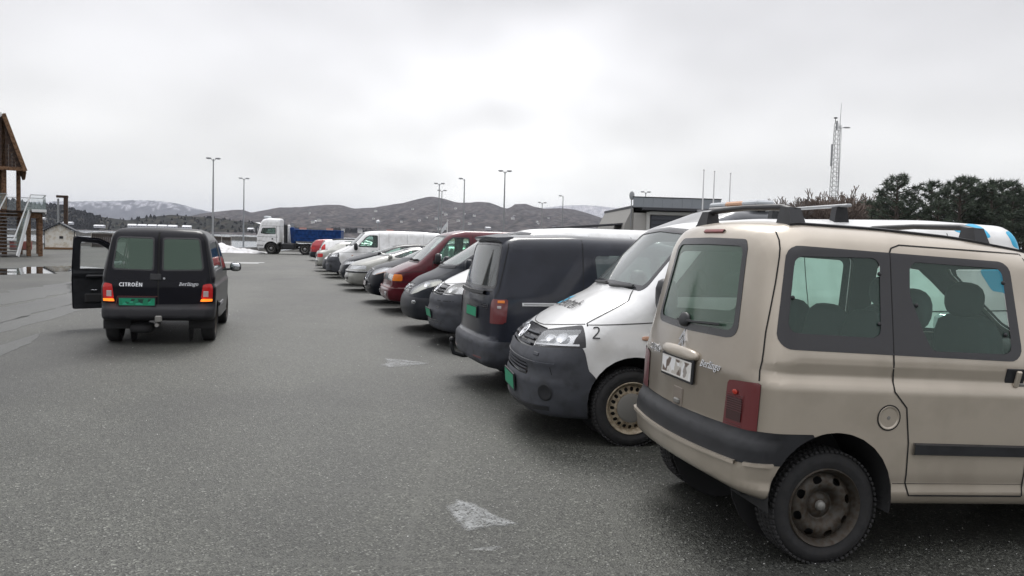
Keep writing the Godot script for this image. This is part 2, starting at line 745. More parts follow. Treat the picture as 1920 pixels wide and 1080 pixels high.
func on_skin(c: Dictionary, ax: String, a: float, b: float, lift := 0.003, up := Vector3.UP) -> Transform3D:   # a frame on the skin: x to the reader's right, y up, z outward
	var p := surf(c.s, ax, a, b)
	var z := nrm(c.s, p)
	var x := up.cross(z).normalized()
	return Transform3D(Basis(x, z.cross(x), z), p + z * lift)

func lettering(parent: Node, called: String, txt: String, size: float, xf: Transform3D, material: Material, font := "Droid Sans", bold := false, depth := 0.004, slant := 0.0) -> MeshInstance3D:
	var f := SystemFont.new()
	f.font_names = PackedStringArray([font])
	if bold: f.font_weight = 700
	var tm := TextMesh.new()
	tm.text = txt
	tm.font = f
	tm.font_size = 32
	tm.pixel_size = size / 32.0
	tm.depth = depth
	tm.curve_step = 2.0
	tm.material = material
	var o := MeshInstance3D.new()
	o.name = called
	o.mesh = tm
	var b := xf.basis
	b.y = b.y + b.x * slant
	o.transform = Transform3D(b, xf.origin)
	parent.add_child(o, true)
	return o

# ---------------------------------------------------------------- wheels
func wheel_parts(o: Dictionary) -> Array:
	var key: String = o.key
	if wheel_cache.has(key): return wheel_cache[key]
	var R: float = o.R
	var w: float = o.w
	var r: float = o.rim
	var seg: int = o.get("seg", 40)
	var out := []
	var tyre := lathe([[r - 0.01, -w * 0.42], [r + 0.012, -w * 0.47], [lerpf(r, R, 0.5), -w * 0.53], [R - 0.03, -w * 0.5], [R - 0.008, -w * 0.42], [R, -w * 0.3], [R + 0.001, 0], [R, w * 0.3], [R - 0.008, w * 0.42], [R - 0.03, w * 0.5], [lerpf(r, R, 0.5), w * 0.53], [lerpf(r, R, 0.42), w * 0.525], [r + 0.012, w * 0.47], [r - 0.01, w * 0.42]], seg)
	out.append(["tyre", tyre, P_RUB])
	if o.get("tread", false):
		var bl := []
		for k in 64:
			var a := TAU * k / 64.0
			for q in [[-0.41, 0.0], [-0.21, 0.5], [0.0, 0.2], [0.21, 0.0], [0.41, 0.5]]:
				var aa: float = a + q[1] * TAU / 64.0
				bl.append(moved(cbox(Vector3(R + 0.000 - 0.006 * absf(q[0]), 0, 0), Vector3(0.014, 0.021, w * 0.17), 0.003), Transform3D(Basis(Vector3(0, 0, 1), aa), Vector3(0, 0, w * q[0]))))
		out.append(["tread", join(bl), P_RUB])
	var rimm: Material = o.rimmat
	var z0 := w * 0.5
	var lip := lathe([[r - 0.035, -w * 0.3], [r - 0.03, z0 - 0.05], [r - 0.014, z0 - 0.025], [r - 0.008, z0 - 0.008], [r + 0.004, z0 + 0.002], [r + 0.010, z0 - 0.006], [r + 0.004, z0 - 0.02]], seg)
	# disc: a polar sheet with its dish and its holes
	var v := PackedVector3Array()
	var n := PackedVector3Array()
	var t := PackedInt32Array()
	var nr := 14
	var ns := 72 if o.get("fine", false) else 40
	var dish := pv(o.dish)
	for i in nr + 1:
		var rr := (r - 0.02) * i / nr
		for k in ns:
			var a := TAU * k / ns
			v.append(Vector3(rr * cos(a), rr * sin(a), z0 + ip(dish, rr / r)))
			var sl := (ip(dish, rr / r + 0.03) - ip(dish, rr / r - 0.03)) / (0.06 * r)
			n.append(Vector3(-sl * cos(a), -sl * sin(a), 1).normalized())
	for i in nr:
		for k in ns:
			var a := i * ns + k
			var b := i * ns + (k + 1) % ns
			t.append_array([a, b, a + ns, b, b + ns, a + ns])
	var disc := [v, n, t]
	var nh: int = o.holes
	if nh > 0:
		var f := PackedFloat32Array()
		f.resize(v.size())
		var hw: float = o.hole[1]
		var hh: float = o.hole[2]
		for i in v.size():
			var a := atan2(v[i].y, v[i].x)
			var rr := Vector2(v[i].x, v[i].y).length()
			var st := TAU / nh
			var da := a - roundf(a / st) * st
			var q := Vector2(da * rr / hw, (rr - o.hole[0] * r) / hh)
			f[i] = (pow(pow(absf(q.x), 2.6) + pow(absf(q.y), 2.6), 1.0 / 2.6) - 1.0) * minf(hw, hh)
		disc = cut(disc, f)[1]
	out.append(["rim", join([lip, disc]), rimm])
	out.append(["brake_drum", lathe([[r - 0.04, z0 - 0.1], [0.0, z0 - 0.1]], 20), P_LINING])
	var hub := [lathe([[o.hub + 0.004, z0 + ip(dish, 0.1) - 0.004], [o.hub, z0 + ip(dish, 0.1) + 0.016], [o.hub * 0.8, z0 + ip(dish, 0.1) + 0.024], [0.0, z0 + ip(dish, 0.1) + 0.026]], 20)]
	out.append(["hub_cap", join(hub), o.get("hubmat", rimm)])
	if o.get("bolts", 0) > 0:
		var bb := []
		for k in o.bolts:
			var a: float = TAU * k / o.bolts + 0.3
			var br: float = o.bolt_r
			bb.append(moved(lathe([[0.011, -0.006], [0.011, 0.012], [0.008, 0.016], [0.0, 0.016]], 6), Transform3D(Basis(), Vector3(br * cos(a), br * sin(a), z0 + ip(dish, br / r)))))
		out.append(["wheel_bolt", join(bb), o.get("hubmat", rimm)])
	wheel_cache[key] = out
	return out

func add_wheels(c: Dictionary, o: Dictionary, xs: Array, zt: float, spin := 0.3) -> void:
	for x in xs:
		for sd in [1.0, -1.0]:
			var wn := Node3D.new()
			wn.name = "wheel"
			c.root.add_child(wn, true)
			wn.position = Vector3(x, o.R - 0.006, zt * sd)
			wn.rotation = Vector3(0, 0.0 if sd > 0 else PI, 0)
			var first := true
			for p in wheel_parts(o):
				commit(p[0], p[1], p[2], wn, Transform3D(Basis(Vector3(0, 0, 1), spin + x), Vector3.ZERO))

func arches(c: Dictionary, xs: Array, y: float, R: float, lip: Material = null, lipw := 0.0) -> void:   # cut the wheel openings and line them
	for x in xs:
		var circ := []
		for k in 28: circ.append([x + R * cos(TAU * k / 28.0), y + R * sin(TAU * k / 28.0)])
		var whole := take(c, "side", circ, 0.0, lim(-50, 50, -50, 50, 0.35))
		if lip and lipw > 0:
			var inner := []
			for k in 28: inner.append([x + (R - lipw) * cos(TAU * k / 28.0), y + (R - lipw) * sin(TAU * k / 28.0)])
			var two := cut(whole, region(whole, "side", pv(inner), 0.0))
			put(c, "arch_trim", inflate(two[1], 0.003), lip, true)
		var v := PackedVector3Array()
		var n := PackedVector3Array()
		var t := PackedInt32Array()
		var RR := R - lipw
		for k in 25:
			var a := -0.2 + (PI + 0.4) * k / 24.0
			var px: float = x + RR * cos(a)
			var py: float = y + RR * sin(a)
			var zz := surf(c.s, "side", px, maxf(py, 0.44)).z - 0.004
			for q in [zz, 0.42]:
				v.append(Vector3(px, py, q))
				n.append(Vector3(-cos(a), -sin(a), 0))
		for k in 24: t.append_array([k * 2, k * 2 + 1, k * 2 + 2, k * 2 + 1, k * 2 + 3, k * 2 + 2])
		var wall := PackedVector2Array()
		for k in 20: wall.append(Vector2(x + RR * cos(TAU * k / 20.0), y + RR * sin(TAU * k / 20.0)))
		put(c, "wheel_housing", join([[v, n, t], prism(wall, 0.01, Transform3D(Basis(), Vector3(0, 0, 0.42)))]), P_LINING, true)

func finish(c: Dictionary, paint: Material, tint := "") -> MeshInstance3D:
	var whole := join([c.m, mir(c.m)])
	var cols := PackedColorArray()
	if tint != "":
		for i in whole[0].size(): cols.append(grime(tint, whole[0][i], whole[1][i]))
	var b := commit("body", whole, paint, c.root, c.bt, cols)
	commit("interior_lining", inflate(whole, -0.03, true), P_LINING, c.root, c.bt)
	return b

func grime(kind: String, p: Vector3, n: Vector3) -> Color:   # road film that the wheels have thrown up
	if kind == "beige":
		var k := smoothstep(-0.42, -0.56, p.x) * clampf(-n.x * 1.3, 0.0, 1.0) * (1.0 - 0.55 * smoothstep(1.1, 1.6, p.y))
		return Color.WHITE.lerp(Color(0.46, 0.44, 0.41), clampf(maxf(k * 0.75, 0.55 * smoothstep(0.5, 0.2, p.y)), 0, 1))
	var q := smoothstep(-0.45, -0.68, p.x) * clampf(-n.x * 1.2, 0.0, 1.0) * 0.8
	return Color(1, 1, 1).lerp(Color(2.6, 2.4, 2.0), maxf(q, 0.4 * smoothstep(0.55, 0.25, p.y)))

func mirrors(c: Dictionary, x: float, y: float, z: float, size: Vector3, shellm: Material, face := -1.0, far_back := 0.0) -> void:
	if far_back > 0.0:   # one side only shows; the other arm sits further back
		var hid := put(c, "wing_mirror", blob(Vector3(x, y, z + size.z * 0.6), size, 3.2, 16, 8), shellm, true)
		hid[0].position += Vector3(-far_back, 0, -0.10)
		return
	var hs := put(c, "wing_mirror", join([blob(Vector3(x, y, z + size.z * 0.6), size, 3.2, 16, 8), beam(Vector3(x + 0.02, y - size.y * 0.3, z - 0.06), Vector3(x, y - size.y * 0.25, z + size.z * 0.4), 0.05, 0.04, 0.01)]), shellm, true)
	put(c, "mirror_glass", blob(Vector3(x + face * size.x * 0.42, y, z + size.z * 0.6), Vector3(size.x * 0.22, size.y * 0.82, size.z * 0.84), 4.0, 16, 6), P_MIRROR, true, hs)

func seat(c: Dictionary, x: float, z: float, y0: float, m: Material, tall := 1.0) -> void:
	var xf: Transform3D = c.bt
	var s := commit("seat", join([blob(Vector3(x + 0.2, y0 + 0.1, z), Vector3(0.52, 0.22, 0.5), 4.0), moved(blob(Vector3(0, 0.3, 0), Vector3(0.17, 0.66, 0.5), 4.0, 18, 12), Transform3D(Basis(Vector3(0, 0, 1), 0.18), Vector3(x - 0.02, y0 + 0.12, z)))]), m, c.root, xf)
	commit("headrest", join([blob(Vector3(x - 0.15, y0 + 0.83 * tall, z), Vector3(0.12, 0.22, 0.29), 2.6), beam(Vector3(x - 0.14, y0 + 0.65, z - 0.07), Vector3(x - 0.15, y0 + 0.82 * tall, z - 0.07), 0.015, 0.015), beam(Vector3(x - 0.14, y0 + 0.65, z + 0.07), Vector3(x - 0.15, y0 + 0.82 * tall, z + 0.07), 0.015, 0.015)]), m, s)

func cockpit(c: Dictionary, xs: float, y0: float, m: Material, dash_x: float, dash_y: float, hw := 0.36) -> void:
	seat(c, xs, hw, y0, m)
	seat(c, xs, -hw, y0, m)
	commit("dashboard", blob(Vector3(dash_x, dash_y, 0), Vector3(0.5, 0.22, 1.4), 4.0), P_LINING, c.root, c.bt)
	var ring := []
	for k in 17: ring.append(Vector3(0, 0.19 * cos(TAU * k / 16.0), 0.19 * sin(TAU * k / 16.0)))
	commit("steering_wheel", moved(join([tube(ring, 0.014, 6, false), beam(Vector3(0, 0, -0.18), Vector3(0, 0, 0.18), 0.03, 0.04), beam(Vector3(0, -0.18, 0), Vector3(0, 0, 0), 0.03, 0.04)]), Transform3D(Basis(Vector3(0, 0, 1), -0.45), Vector3(dash_x - 0.36, dash_y + 0.06, -hw))), P_LINING, c.root, c.bt)

func underbody(c: Dictionary, x0: float, x1: float, w: float, y := 0.24) -> void:
	commit("underbody", cbox(Vector3((x0 + x1) * 0.5, y, 0), Vector3(x1 - x0, 0.1, w), 0.03), P_LINING, c.root, c.bt)

func plate_img(seed_: int, cols: Array) -> ImageTexture:   # blotted-out plate: angular patches of a few tones
	var im := Image.create(96, 22, false, Image.FORMAT_RGB8)
	rng.seed = seed_
	var pts := []
	for i in 34: pts.append([Vector2(rng.randf() * 96, rng.randf() * 22), cols[rng.randi() % cols.size()]])
	for y in 22:
		for x in 96:
			var best := 1e9
			var cc: Color = cols[0]
			for p in pts:
				var d: float = p[0].distance_squared_to(Vector2(x, y))
				if d < best:
					best = d
					cc = p[1]
			if x < 3 or x > 92 or y < 2 or y > 19: cc = cols[0]
			im.set_pixel(x, y, cc)
	return ImageTexture.create_from_image(im)

func plate(c: Dictionary, ax: String, z: float, y: float, w: float, h: float, face: Material, lift := 0.012) -> void:
	var xf := on_skin(c, ax, z, y, lift)
	xf = c.bt * xf
	var fr := commit("number_plate", cbox(Vector3(0, 0, -0.004), Vector3(w + 0.03, h + 0.03, 0.014), 0.004), P_TRIM, c.root, xf)
	commit("plate_face", [PackedVector3Array([Vector3(-w / 2, -h / 2, 0.0055), Vector3(w / 2, -h / 2, 0.0055), Vector3(w / 2, h / 2, 0.0055), Vector3(-w / 2, h / 2, 0.0055)]), PackedVector3Array([Vector3(0, 0, 1), Vector3(0, 0, 1), Vector3(0, 0, 1), Vector3(0, 0, 1)]), PackedInt32Array([0, 1, 2, 0, 2, 3])], face, fr, Transform3D(), PackedColorArray(), PackedVector2Array([Vector2(0, 1), Vector2(1, 1), Vector2(1, 0), Vector2(0, 0)]))

func wiper(c: Dictionary, ax: String, a: Array, b: Array, w := 0.02) -> void:
	commit("wiper", band_mesh(c.s, ax, [a, b], w, 0.02, 0.006), P_TRIM, c.root, c.bt)

# ---------------------------------------------------------------- the scene
func _ready() -> void:
	rng.seed = 7
	var cam := Camera3D.new()
	cam.name = "camera"
	cam.fov = 38.42
	cam.near = 0.05
	cam.far = 40000.0
	cam.position = Vector3(0, 1.74, 0)
	cam.basis = Basis(Vector3(1, 0, 0), -0.058) * Basis(Vector3(0, 0, 1), 0.028)
	cam.current = true
	add_child(cam)
	var env := Environment.new()
	env.background_mode = Environment.BG_SKY
	env.sky = make_sky()
	env.tonemap_mode = Environment.TONE_MAPPER_LINEAR
	env.tonemap_exposure = 1.4
	env.sdfgi_enabled = true
	env.ssao_enabled = true
	env.ssil_enabled = true
	env.fog_enabled = true
	env.fog_density = 0.00007
	env.fog_light_color = Color(0.86, 0.88, 0.93)
	var we := WorldEnvironment.new()
	we.name = "overcast_air"
	we.environment = env
	add_child(we)
	var sun := DirectionalLight3D.new()
	sun.name = "veiled_sun"
	sun.light_energy = 0.4
	sun.light_color = Color(1.0, 0.99, 0.97)
	sun.light_angular_distance = 24.0
	sun.shadow_enabled = true
	sun.sky_mode = DirectionalLight3D.SKY_MODE_LIGHT_ONLY
	sun.rotation = Vector3(deg_to_rad(-48.0), deg_to_rad(184.0), 0)
	add_child(sun)
	make_mats()
	ground()
	hills()
	structures()
	trees()
	vehicles()

func make_sky() -> Sky:
	var w := 720
	var h := 360
	var im := Image.create(w, h, false, Image.FORMAT_RGBF)
	var n := FastNoiseLite.new()
	n.seed = 21
	n.noise_type = FastNoiseLite.TYPE_SIMPLEX_SMOOTH
	n.fractal_octaves = 4
	n.frequency = 1.0
	for y in h:
		var el := PI * (0.5 - (y + 0.5) / h)
		for x in w:
			var az := wrapf((x + 0.5) / w * TAU, -PI, PI)
			var d := Vector3(sin(az) * cos(el), sin(el), -cos(az) * cos(el))
			var up := maxf(d.y, 0.0)
			# a cloud sheet overhead, seen flatter towards the horizon
			var q := Vector2(d.x, d.z) / (up + 0.16)
			var c := n.get_noise_2d(q.x * 0.42 + 3.1, q.y * 0.42 - 1.7)
			var c2 := n.get_noise_2d(q.x * 1.3 + 9.0, q.y * 0.9 + 4.0)
			var a := rad_to_deg(az)
			var e := rad_to_deg(el)
			# the sun behind thinner cloud, low ahead
			var g := 0.16 * exp(-pow((a + 1.5) / 6.0, 2) - pow((e - 5.0) / 3.6, 2)) + 0.10 * exp(-pow((a - 1.8 - (e - 11.0) * 0.25) / 3.4, 2) - pow((e - 11.5) / 3.2, 2)) + 0.12 * exp(-pow((a + 1.0) / 17.0, 2) - pow((e - 7.0) / 7.5, 2))
			g *= clampf(1.0 + 0.9 * c2 + 0.5 * c, 0.3, 1.6)
			var l := 0.56 + 0.13 * exp(-pow(e / 12.0, 2)) + 0.90 * smoothstep(19.0, 70.0, e)
			l += c * 0.17 * smoothstep(0.0, 9.0, e) + c2 * 0.05 * smoothstep(2.0, 12.0, e) + g
			l = maxf(l, 0.4)
			var warm := clampf(exp(-pow(e / 9.0, 2)), 0.0, 1.0)
			im.set_pixel(x, y, Color(l * lerpf(0.985, 1.0, warm), l * lerpf(0.985, 1.0, warm), l * lerpf(1.02, 0.965, warm)))
	var pm := PanoramaSkyMaterial.new()
	pm.panorama = ImageTexture.create_from_image(im)
	var s := Sky.new()
	s.sky_material = pm
	return s

func paint(key: String, c: Color, rough := 0.38, metal := 0.0, dirt := 0.12, coat := 0.7) -> StandardMaterial3D:
	var m := mat(key, c, rough, metal)
	m.clearcoat_enabled = true
	m.clearcoat = coat
	m.clearcoat_roughness = 0.12
	if c.get_luminance() < 0.3: m.metallic_specular = 0.22
	m.vertex_color_use_as_albedo = true
	if dirt > 0:
		var d := Color(1 - dirt, 1 - dirt * 1.05, 1 - dirt * 1.15)
		tri(m, noise_tex(hash(key) % 1000, 0.012, FastNoiseLite.TYPE_SIMPLEX_SMOOTH, 5, [[0.0, d], [0.42, Color(1 - dirt * 0.4, 1 - dirt * 0.42, 1 - dirt * 0.45)], [0.62, Color.WHITE], [1.0, Color.WHITE]], 256), 0.8)
	return m

func make_mats() -> void:
	P_BLACK = mat("black_glass_border", lin(0.03, 0.03, 0.033), 0.22)
	P_GLASS = mat("window_glass", lin(0.17, 0.36, 0.285, 0.21), 0.04)
	P_CLEAR = mat("lamp_glass", lin(0.75, 0.78, 0.8, 0.25), 0.03)
	P_CHROME = mat("chrome", lin(0.72, 0.73, 0.75), 0.16, 1.0)
	P_GAP = mat("panel_gap", lin(0.012, 0.012, 0.012), 0.9)
	P_RUB = tri(mat("rubber", lin(0.02, 0.02, 0.021), 0.85), noise_tex(5, 0.03, FastNoiseLite.TYPE_SIMPLEX, 4, [[0.0, Color(0.75, 0.75, 0.75)], [0.6, Color(1, 1, 1)], [1.0, Color(1.0, 0.97, 0.92)]], 256), 1.5)
	P_LINING = mat("dark_lining", lin(0.022, 0.022, 0.023), 0.85)
	P_TRIM = tri(mat("black_plastic", lin(0.016, 0.017, 0.020), 0.5), noise_tex(8, 0.02, FastNoiseLite.TYPE_SIMPLEX, 5, [[0.0, Color(0.7, 0.7, 0.7)], [0.5, Color(0.95, 0.95, 0.95)], [1.0, Color(1, 1, 1)]], 256), 0.9)
	var bp := mat("grey_plastic", lin(0.056, 0.060, 0.072), 0.6)
	tri(bp, noise_tex(9, 0.02, FastNoiseLite.TYPE_SIMPLEX, 5, [[0.0, Color(0.72, 0.72, 0.7)], [0.5, Color(0.96, 0.96, 0.96)], [1.0, Color(1, 1, 1)]], 256), 0.9)
	P_RED = mat("red_lens", lin(0.12, 0.008, 0.010), 0.12)
	var r: StandardMaterial3D = P_RED
	r.clearcoat_enabled = true
	P_AMBER = mat("amber_lens", lin(0.75, 0.2, 0.02), 0.15)
	P_MIRROR = mat("mirror", lin(0.6, 0.62, 0.64), 0.06, 1.0)
	mat("smoked_lens", lin(0.06, 0.03, 0.03), 0.12)
	mat("pale_lens", lin(0.42, 0.38, 0.38), 0.15)
	mat("reflector", lin(0.62, 0.63, 0.64), 0.22, 0.9)
	mat("grey_lamp", lin(0.2, 0.2, 0.2), 0.3, 0.6)
	mat("cyan_vinyl", lin(0.02, 0.38, 0.62), 0.35)
	mat("black_print", lin(0.02, 0.02, 0.022), 0.5)
	mat("green_plate", lin(0.0, 0.27, 0.13), 0.45)
	mat("steel", lin(0.35, 0.36, 0.37), 0.45, 0.8)
	mat("galvanised", lin(0.28, 0.29, 0.30), 0.5, 0.4)
	mat("misted_glass", lin(0.07, 0.122, 0.088, 0.72), 0.10)
	mat("dark_glass", lin(0.05, 0.06, 0.062, 0.75), 0.05)
	mat("screen_glass", lin(0.32, 0.36, 0.35, 0.42), 0.04)
	mat("seat_cloth", lin(0.05, 0.052, 0.058), 0.9)
	var mg := mat("mint_glass", lin(0.50, 0.80, 0.67, 0.06), 0.0)
	mg.transparency = BaseMaterial3D.TRANSPARENCY_DISABLED
	mg.refraction_enabled = true
	mg.refraction_scale = 0.0005
	mg.clearcoat_enabled = true
	mg.clearcoat = 0.7
	mg.clearcoat_roughness = 0.03
	P_GLASS = mg
	mat("dull_rib", lin(0.07, 0.006, 0.008), 0.3)
	mat("bright_rail", lin(0.6, 0.61, 0.62), 0.4, 0.5)
	mat("teal_glass", lin(0.085, 0.105, 0.11, 0.85), 0.05)
	mat("rust_rim", lin(0.055, 0.05, 0.043), 0.6, 0.3)
	tri(mats["rust_rim"], noise_tex(31, 0.03, FastNoiseLite.TYPE_SIMPLEX_SMOOTH, 4, [[0.0, Color(0.6, 0.45, 0.34)], [0.4, Color(0.9, 0.82, 0.72)], [0.6, Color(1, 1, 1)], [1.0, Color(1, 1, 1)]], 256), 3.0)
	mat("cream_rim", lin(0.46, 0.43, 0.34), 0.5, 0.15)
	tri(mats["cream_rim"], noise_tex(32, 0.03, FastNoiseLite.TYPE_SIMPLEX_SMOOTH, 4, [[0.0, Color(0.45, 0.4, 0.36)], [0.5, Color(0.85, 0.8, 0.76)], [1.0, Color(1, 1, 1)]], 256), 3.0)
	mat("grey_cap", lin(0.22, 0.215, 0.2), 0.45, 0.3)
	mat("alloy", lin(0.45, 0.46, 0.47), 0.35, 0.8)
	var gp := mat("green_blotted", Color.WHITE, 0.45)
	gp.albedo_texture = plate_img(3, [Color(0.02, 0.55, 0.40), Color(0.02, 0.48, 0.34), Color(0.05, 0.36, 0.26), Color(0.2, 0.62, 0.5), Color(0.05, 0.22, 0.17)])
	var wp := mat("white_blotted", Color.WHITE, 0.45)
	wp.albedo_texture = plate_img(4, [Color(0.85, 0.84, 0.82), Color(0.6, 0.58, 0.55), Color(0.75, 0.73, 0.7), Color(0.42, 0.37, 0.33), Color(0.9, 0.9, 0.9)])
	var glow := mat("lit_lamp", lin(0.8, 0.25, 0.05), 0.2)
	glow.emission_enabled = true
	glow.emission = Color(1.0, 0.5, 0.08)
	glow.emission_energy_multiplier = 0.8
	var glr := mat("lit_red", lin(0.5, 0.03, 0.02), 0.2)
	glr.emission_enabled = true
	glr.emission = Color(0.9, 0.06, 0.03)
	glr.emission_energy_multiplier = 0.35

func ground() -> void:
	# land far and near: one sheet to the horizon, under the water's level
	var bed := mat("sea_bed", lin(0.05, 0.05, 0.045), 1.0)
	tag(commit("ground", [PackedVector3Array([Vector3(-12000, -4, 12000), Vector3(12000, -4, 12000), Vector3(12000, -4, -12000), Vector3(-12000, -4, -12000)]), PackedVector3Array([UP, UP, UP, UP]), PackedInt32Array([0, 1, 2, 0, 2, 3])], bed, self), "bare low ground under the fjord reaching the horizon", "", "", "structure")
	var wm := mat("water", lin(0.12, 0.15, 0.18), 0.10)
	wm.metallic_specular = 0.5
	wm.normal_enabled = true
	var wn := noise_tex(41, 0.02, FastNoiseLite.TYPE_SIMPLEX_SMOOTH, 4, [], 512)
	wn.as_normal_map = true
	wn.bump_strength = 1.2
	wm.normal_texture = wn
	wm.uv1_triplanar = true
	wm.uv1_world_triplanar = true
	wm.uv1_scale = Vector3.ONE * 0.03
	sheet("water", [[-6000, 20], [-97, 20], [-97, -70], [-18, -74], [12, -120], [12, -3000], [-6000, -3000]], -1.6, wm, "grey calm fjord water beyond the edge of the lot")
	# the lot
	var am := mat("asphalt", lin(0.232, 0.238, 0.224), 0.55)
	am.metallic_specular = 0.42
	tri(am, noise_tex(2, 0.11, FastNoiseLite.TYPE_CELLULAR, 1, [[0.0, Color(0.33, 0.33, 0.322)], [0.4, Color(0.52, 0.52, 0.505)], [0.75, Color(0.62, 0.62, 0.60)], [0.94, Color(0.72, 0.72, 0.70)], [1.0, Color(1, 1, 0.98)]], 1024), 0.80, true)
	am.detail_enabled = true
	am.detail_blend_mode = BaseMaterial3D.BLEND_MODE_MUL
	am.detail_uv_layer = BaseMaterial3D.DETAIL_UV_2
	am.detail_albedo = noise_tex(6, 0.006, FastNoiseLite.TYPE_SIMPLEX_SMOOTH, 6, [[0.0, Color(0.72, 0.72, 0.74)], [0.4, Color(0.88, 0.88, 0.88)], [0.6, Color(0.96, 0.96, 0.95)], [1.0, Color(1, 1, 1)]], 1024)
	am.uv2_triplanar = true
	am.uv2_world_triplanar = true
	am.uv2_scale = Vector3(0.045, 0.045, 0.02)
	am.normal_enabled = true
	var an := noise_tex(2, 0.11, FastNoiseLite.TYPE_CELLULAR, 1, [], 1024)
	an.as_normal_map = true
	an.bump_strength = 5.0
	(an.noise as FastNoiseLite).cellular_return_type = FastNoiseLite.RETURN_DISTANCE
	am.normal_texture = an
	am.normal_scale = 0.8
	# gently uneven lot surface
	var v := PackedVector3Array()
	var n := PackedVector3Array()
	var t := PackedInt32Array()
	var cols := PackedColorArray()
	am.vertex_color_use_as_albedo = true
	var fn := FastNoiseLite.new()
	fn.seed = 12
	fn.frequency = 0.16
	fn.fractal_octaves = 3
	var fine_ := FastNoiseLite.new()
	fine_.seed = 19
	fine_.frequency = 1.6
	fine_.fractal_octaves = 3
	var f2 := FastNoiseLite.new()
	f2.fractal_octaves = 4
	f2.seed = 14
	f2.frequency = 0.5
	var nx := 260
	var nz := 240
	for j in nz + 1:
		var z := 14.0 - 140.0 * pow(float(j) / nz, 1.5)
		for i in nx + 1:
			var u := float(i) / nx * 2.0 - 1.0
			var x := 12.0 + 110.0 * signf(u) * pow(absf(u), 1.6)
			v.append(Vector3(x, 0, z))
			n.append(UP)
			# worn wheel tracks run along the lane, damp dark streaks between them
			var across := 0.964 * x - 0.267 * z
			var along := -0.267 * x - 0.964 * z
			var lane := fn.get_noise_2d(across * 2.4, along * 0.14)
			var spot := f2.get_noise_2d(x, z)
			var k := clampf(0.92 + lane * 0.50 + spot * 0.26 + fine_.get_noise_2d(x, z) * 0.16, 0.5, 1.35)
			# paler ruts worn by passing wheels, a darker damp strip beside them
			k *= 1.0 + 0.24 * exp(-pow((across - 0.45 + 0.3 * spot) / 0.42, 2)) + 0.20 * exp(-pow((across + 1.25 + 0.3 * spot) / 0.45, 2)) - 0.10 * exp(-pow((across + 0.4) / 0.5, 2)) + 0.20 * exp(-pow((across + 6.0 + spot) / 1.0, 2)) - 0.16 * exp(-pow((across + 3.8 + spot) / 0.8, 2))
			cols.append(Color(k, k, k))
	for j in nz:
		for i in nx:
			var a := j * (nx + 1) + i
			if v[a + nx + 1].z < lot_edge(v[a].x) and v[a].z < lot_edge(v[a].x): continue
			t.append_array([a, a + 1, a + nx + 1, a + 1, a + nx + 2, a + nx + 1])
	for i in v.size(): v[i].z = maxf(v[i].z, lot_edge(v[i].x))
	tag(commit("parking_lot", [v, n, t], am, self, Transform3D(), cols), "worn grey gravelly asphalt lot, damp in places", "", "", "structure")
	# the edge of the lot: a stone bank down to the water
	var bank := mat("bank", lin(0.06, 0.058, 0.052), 0.95)
	tri(bank, noise_tex(51, 0.05, FastNoiseLite.TYPE_CELLULAR, 1, [[0.0, Color(0.4, 0.4, 0.4)], [1.0, Color(1, 1, 1)]], 256), 0.2, true)
	var ev := PackedVector3Array()
	var en := PackedVector3Array()
	var et := PackedInt32Array()
	for i in 121:
		var x := -98.0 + i * 220.0 / 120.0
		var z := lot_edge(x)
		for q in [[-0.01, 0.3], [0.22 + 0.2 * sin(i * 2.1), -0.3], [-0.4, -1.6 + 0.4 * sin(i * 1.3)], [-2.6, -4.5]]:
			ev.append(Vector3(x, q[0], z + q[1]))
			en.append(Vector3(0, 0.8, -0.5).normalized())
	for i in 120:
		for q in 3:
			var a := i * 4 + q
			et.append_array([a, a + 1, a + 4, a + 1, a + 5, a + 4])
	tag(commit("stone_bank", [ev, en, et], bank, self), "dark stone bank at the rim of the lot", "", "", "structure")
	# field of dead grass beyond the lot on the right-hand side
	var fm := mat("dead_grass", lin(0.17, 0.15, 0.085), 1.0)
	tri(fm, noise_tex(61, 0.03, FastNoiseLite.TYPE_SIMPLEX, 5, [[0.0, Color(0.45, 0.42, 0.4)], [0.5, Color(0.8, 0.8, 0.75)], [1.0, Color(1, 1, 1)]], 512), 0.03, true)
	var fp := polys([[Vector3(-14, -0.3, -108), Vector3(300, -0.3, -118), Vector3(620, 2.0, -620), Vector3(-96, 1.6, -620)]])
	tag(commit("field", fp, fm, self), "pale dead grass field beyond the parked vans", "", "", "structure")
	var fl := polys([[Vector3(122, -0.02, 14), Vector3(600, 0.5, 14), Vector3(600, 0.5, -620), Vector3(122, -0.02, -126)]])
	tag(commit("field", fl, fm, self), "dead grass land beside the lot", "", "", "structure")
	# puddles by the wooden tower
	var pm := mat("puddle", lin(0.03, 0.03, 0.03), 0.02)
	pm.metallic_specular = 0.6
	for q in [[[[-21.6, -30.0], [-19.6, -29.2], [-18.3, -29.0], [-17.6, -29.6], [-17.9, -30.5], [-17.1, -31.0], [-17.9, -32.2], [-17.4, -33.4], [-18.5, -34.4], [-19.0, -35.6], [-20.1, -36.4], [-20.9, -35.4], [-20.4, -34.2], [-21.6, -33.0], [-22.4, -31.5]], "long puddle mirroring the wooden tower posts"], [[[-20.6, -36.2], [-19.4, -35.6], [-18.0, -35.4], [-17.2, -36.0], [-18.2, -36.5], [-19.2, -37.2], [-20.4, -37.6]], "small puddle beyond the open van door"], [[[-24.0, -33.4], [-21.6, -32.6], [-20.6, -33.2], [-21.8, -34.3], [-24.0, -34.6]], "pale puddle near the foot of the stairs"]]:
		var o := sheet("puddle", q[0], 0.005, pm, q[1], "thing", "puddle")
		o.set_meta("group", "puddles near the wooden tower")
	# damp streaks along the lane: the same asphalt with a wet film, darker and smoother
	var damp: StandardMaterial3D = am.duplicate()
	damp.resource_name = "damp_asphalt"
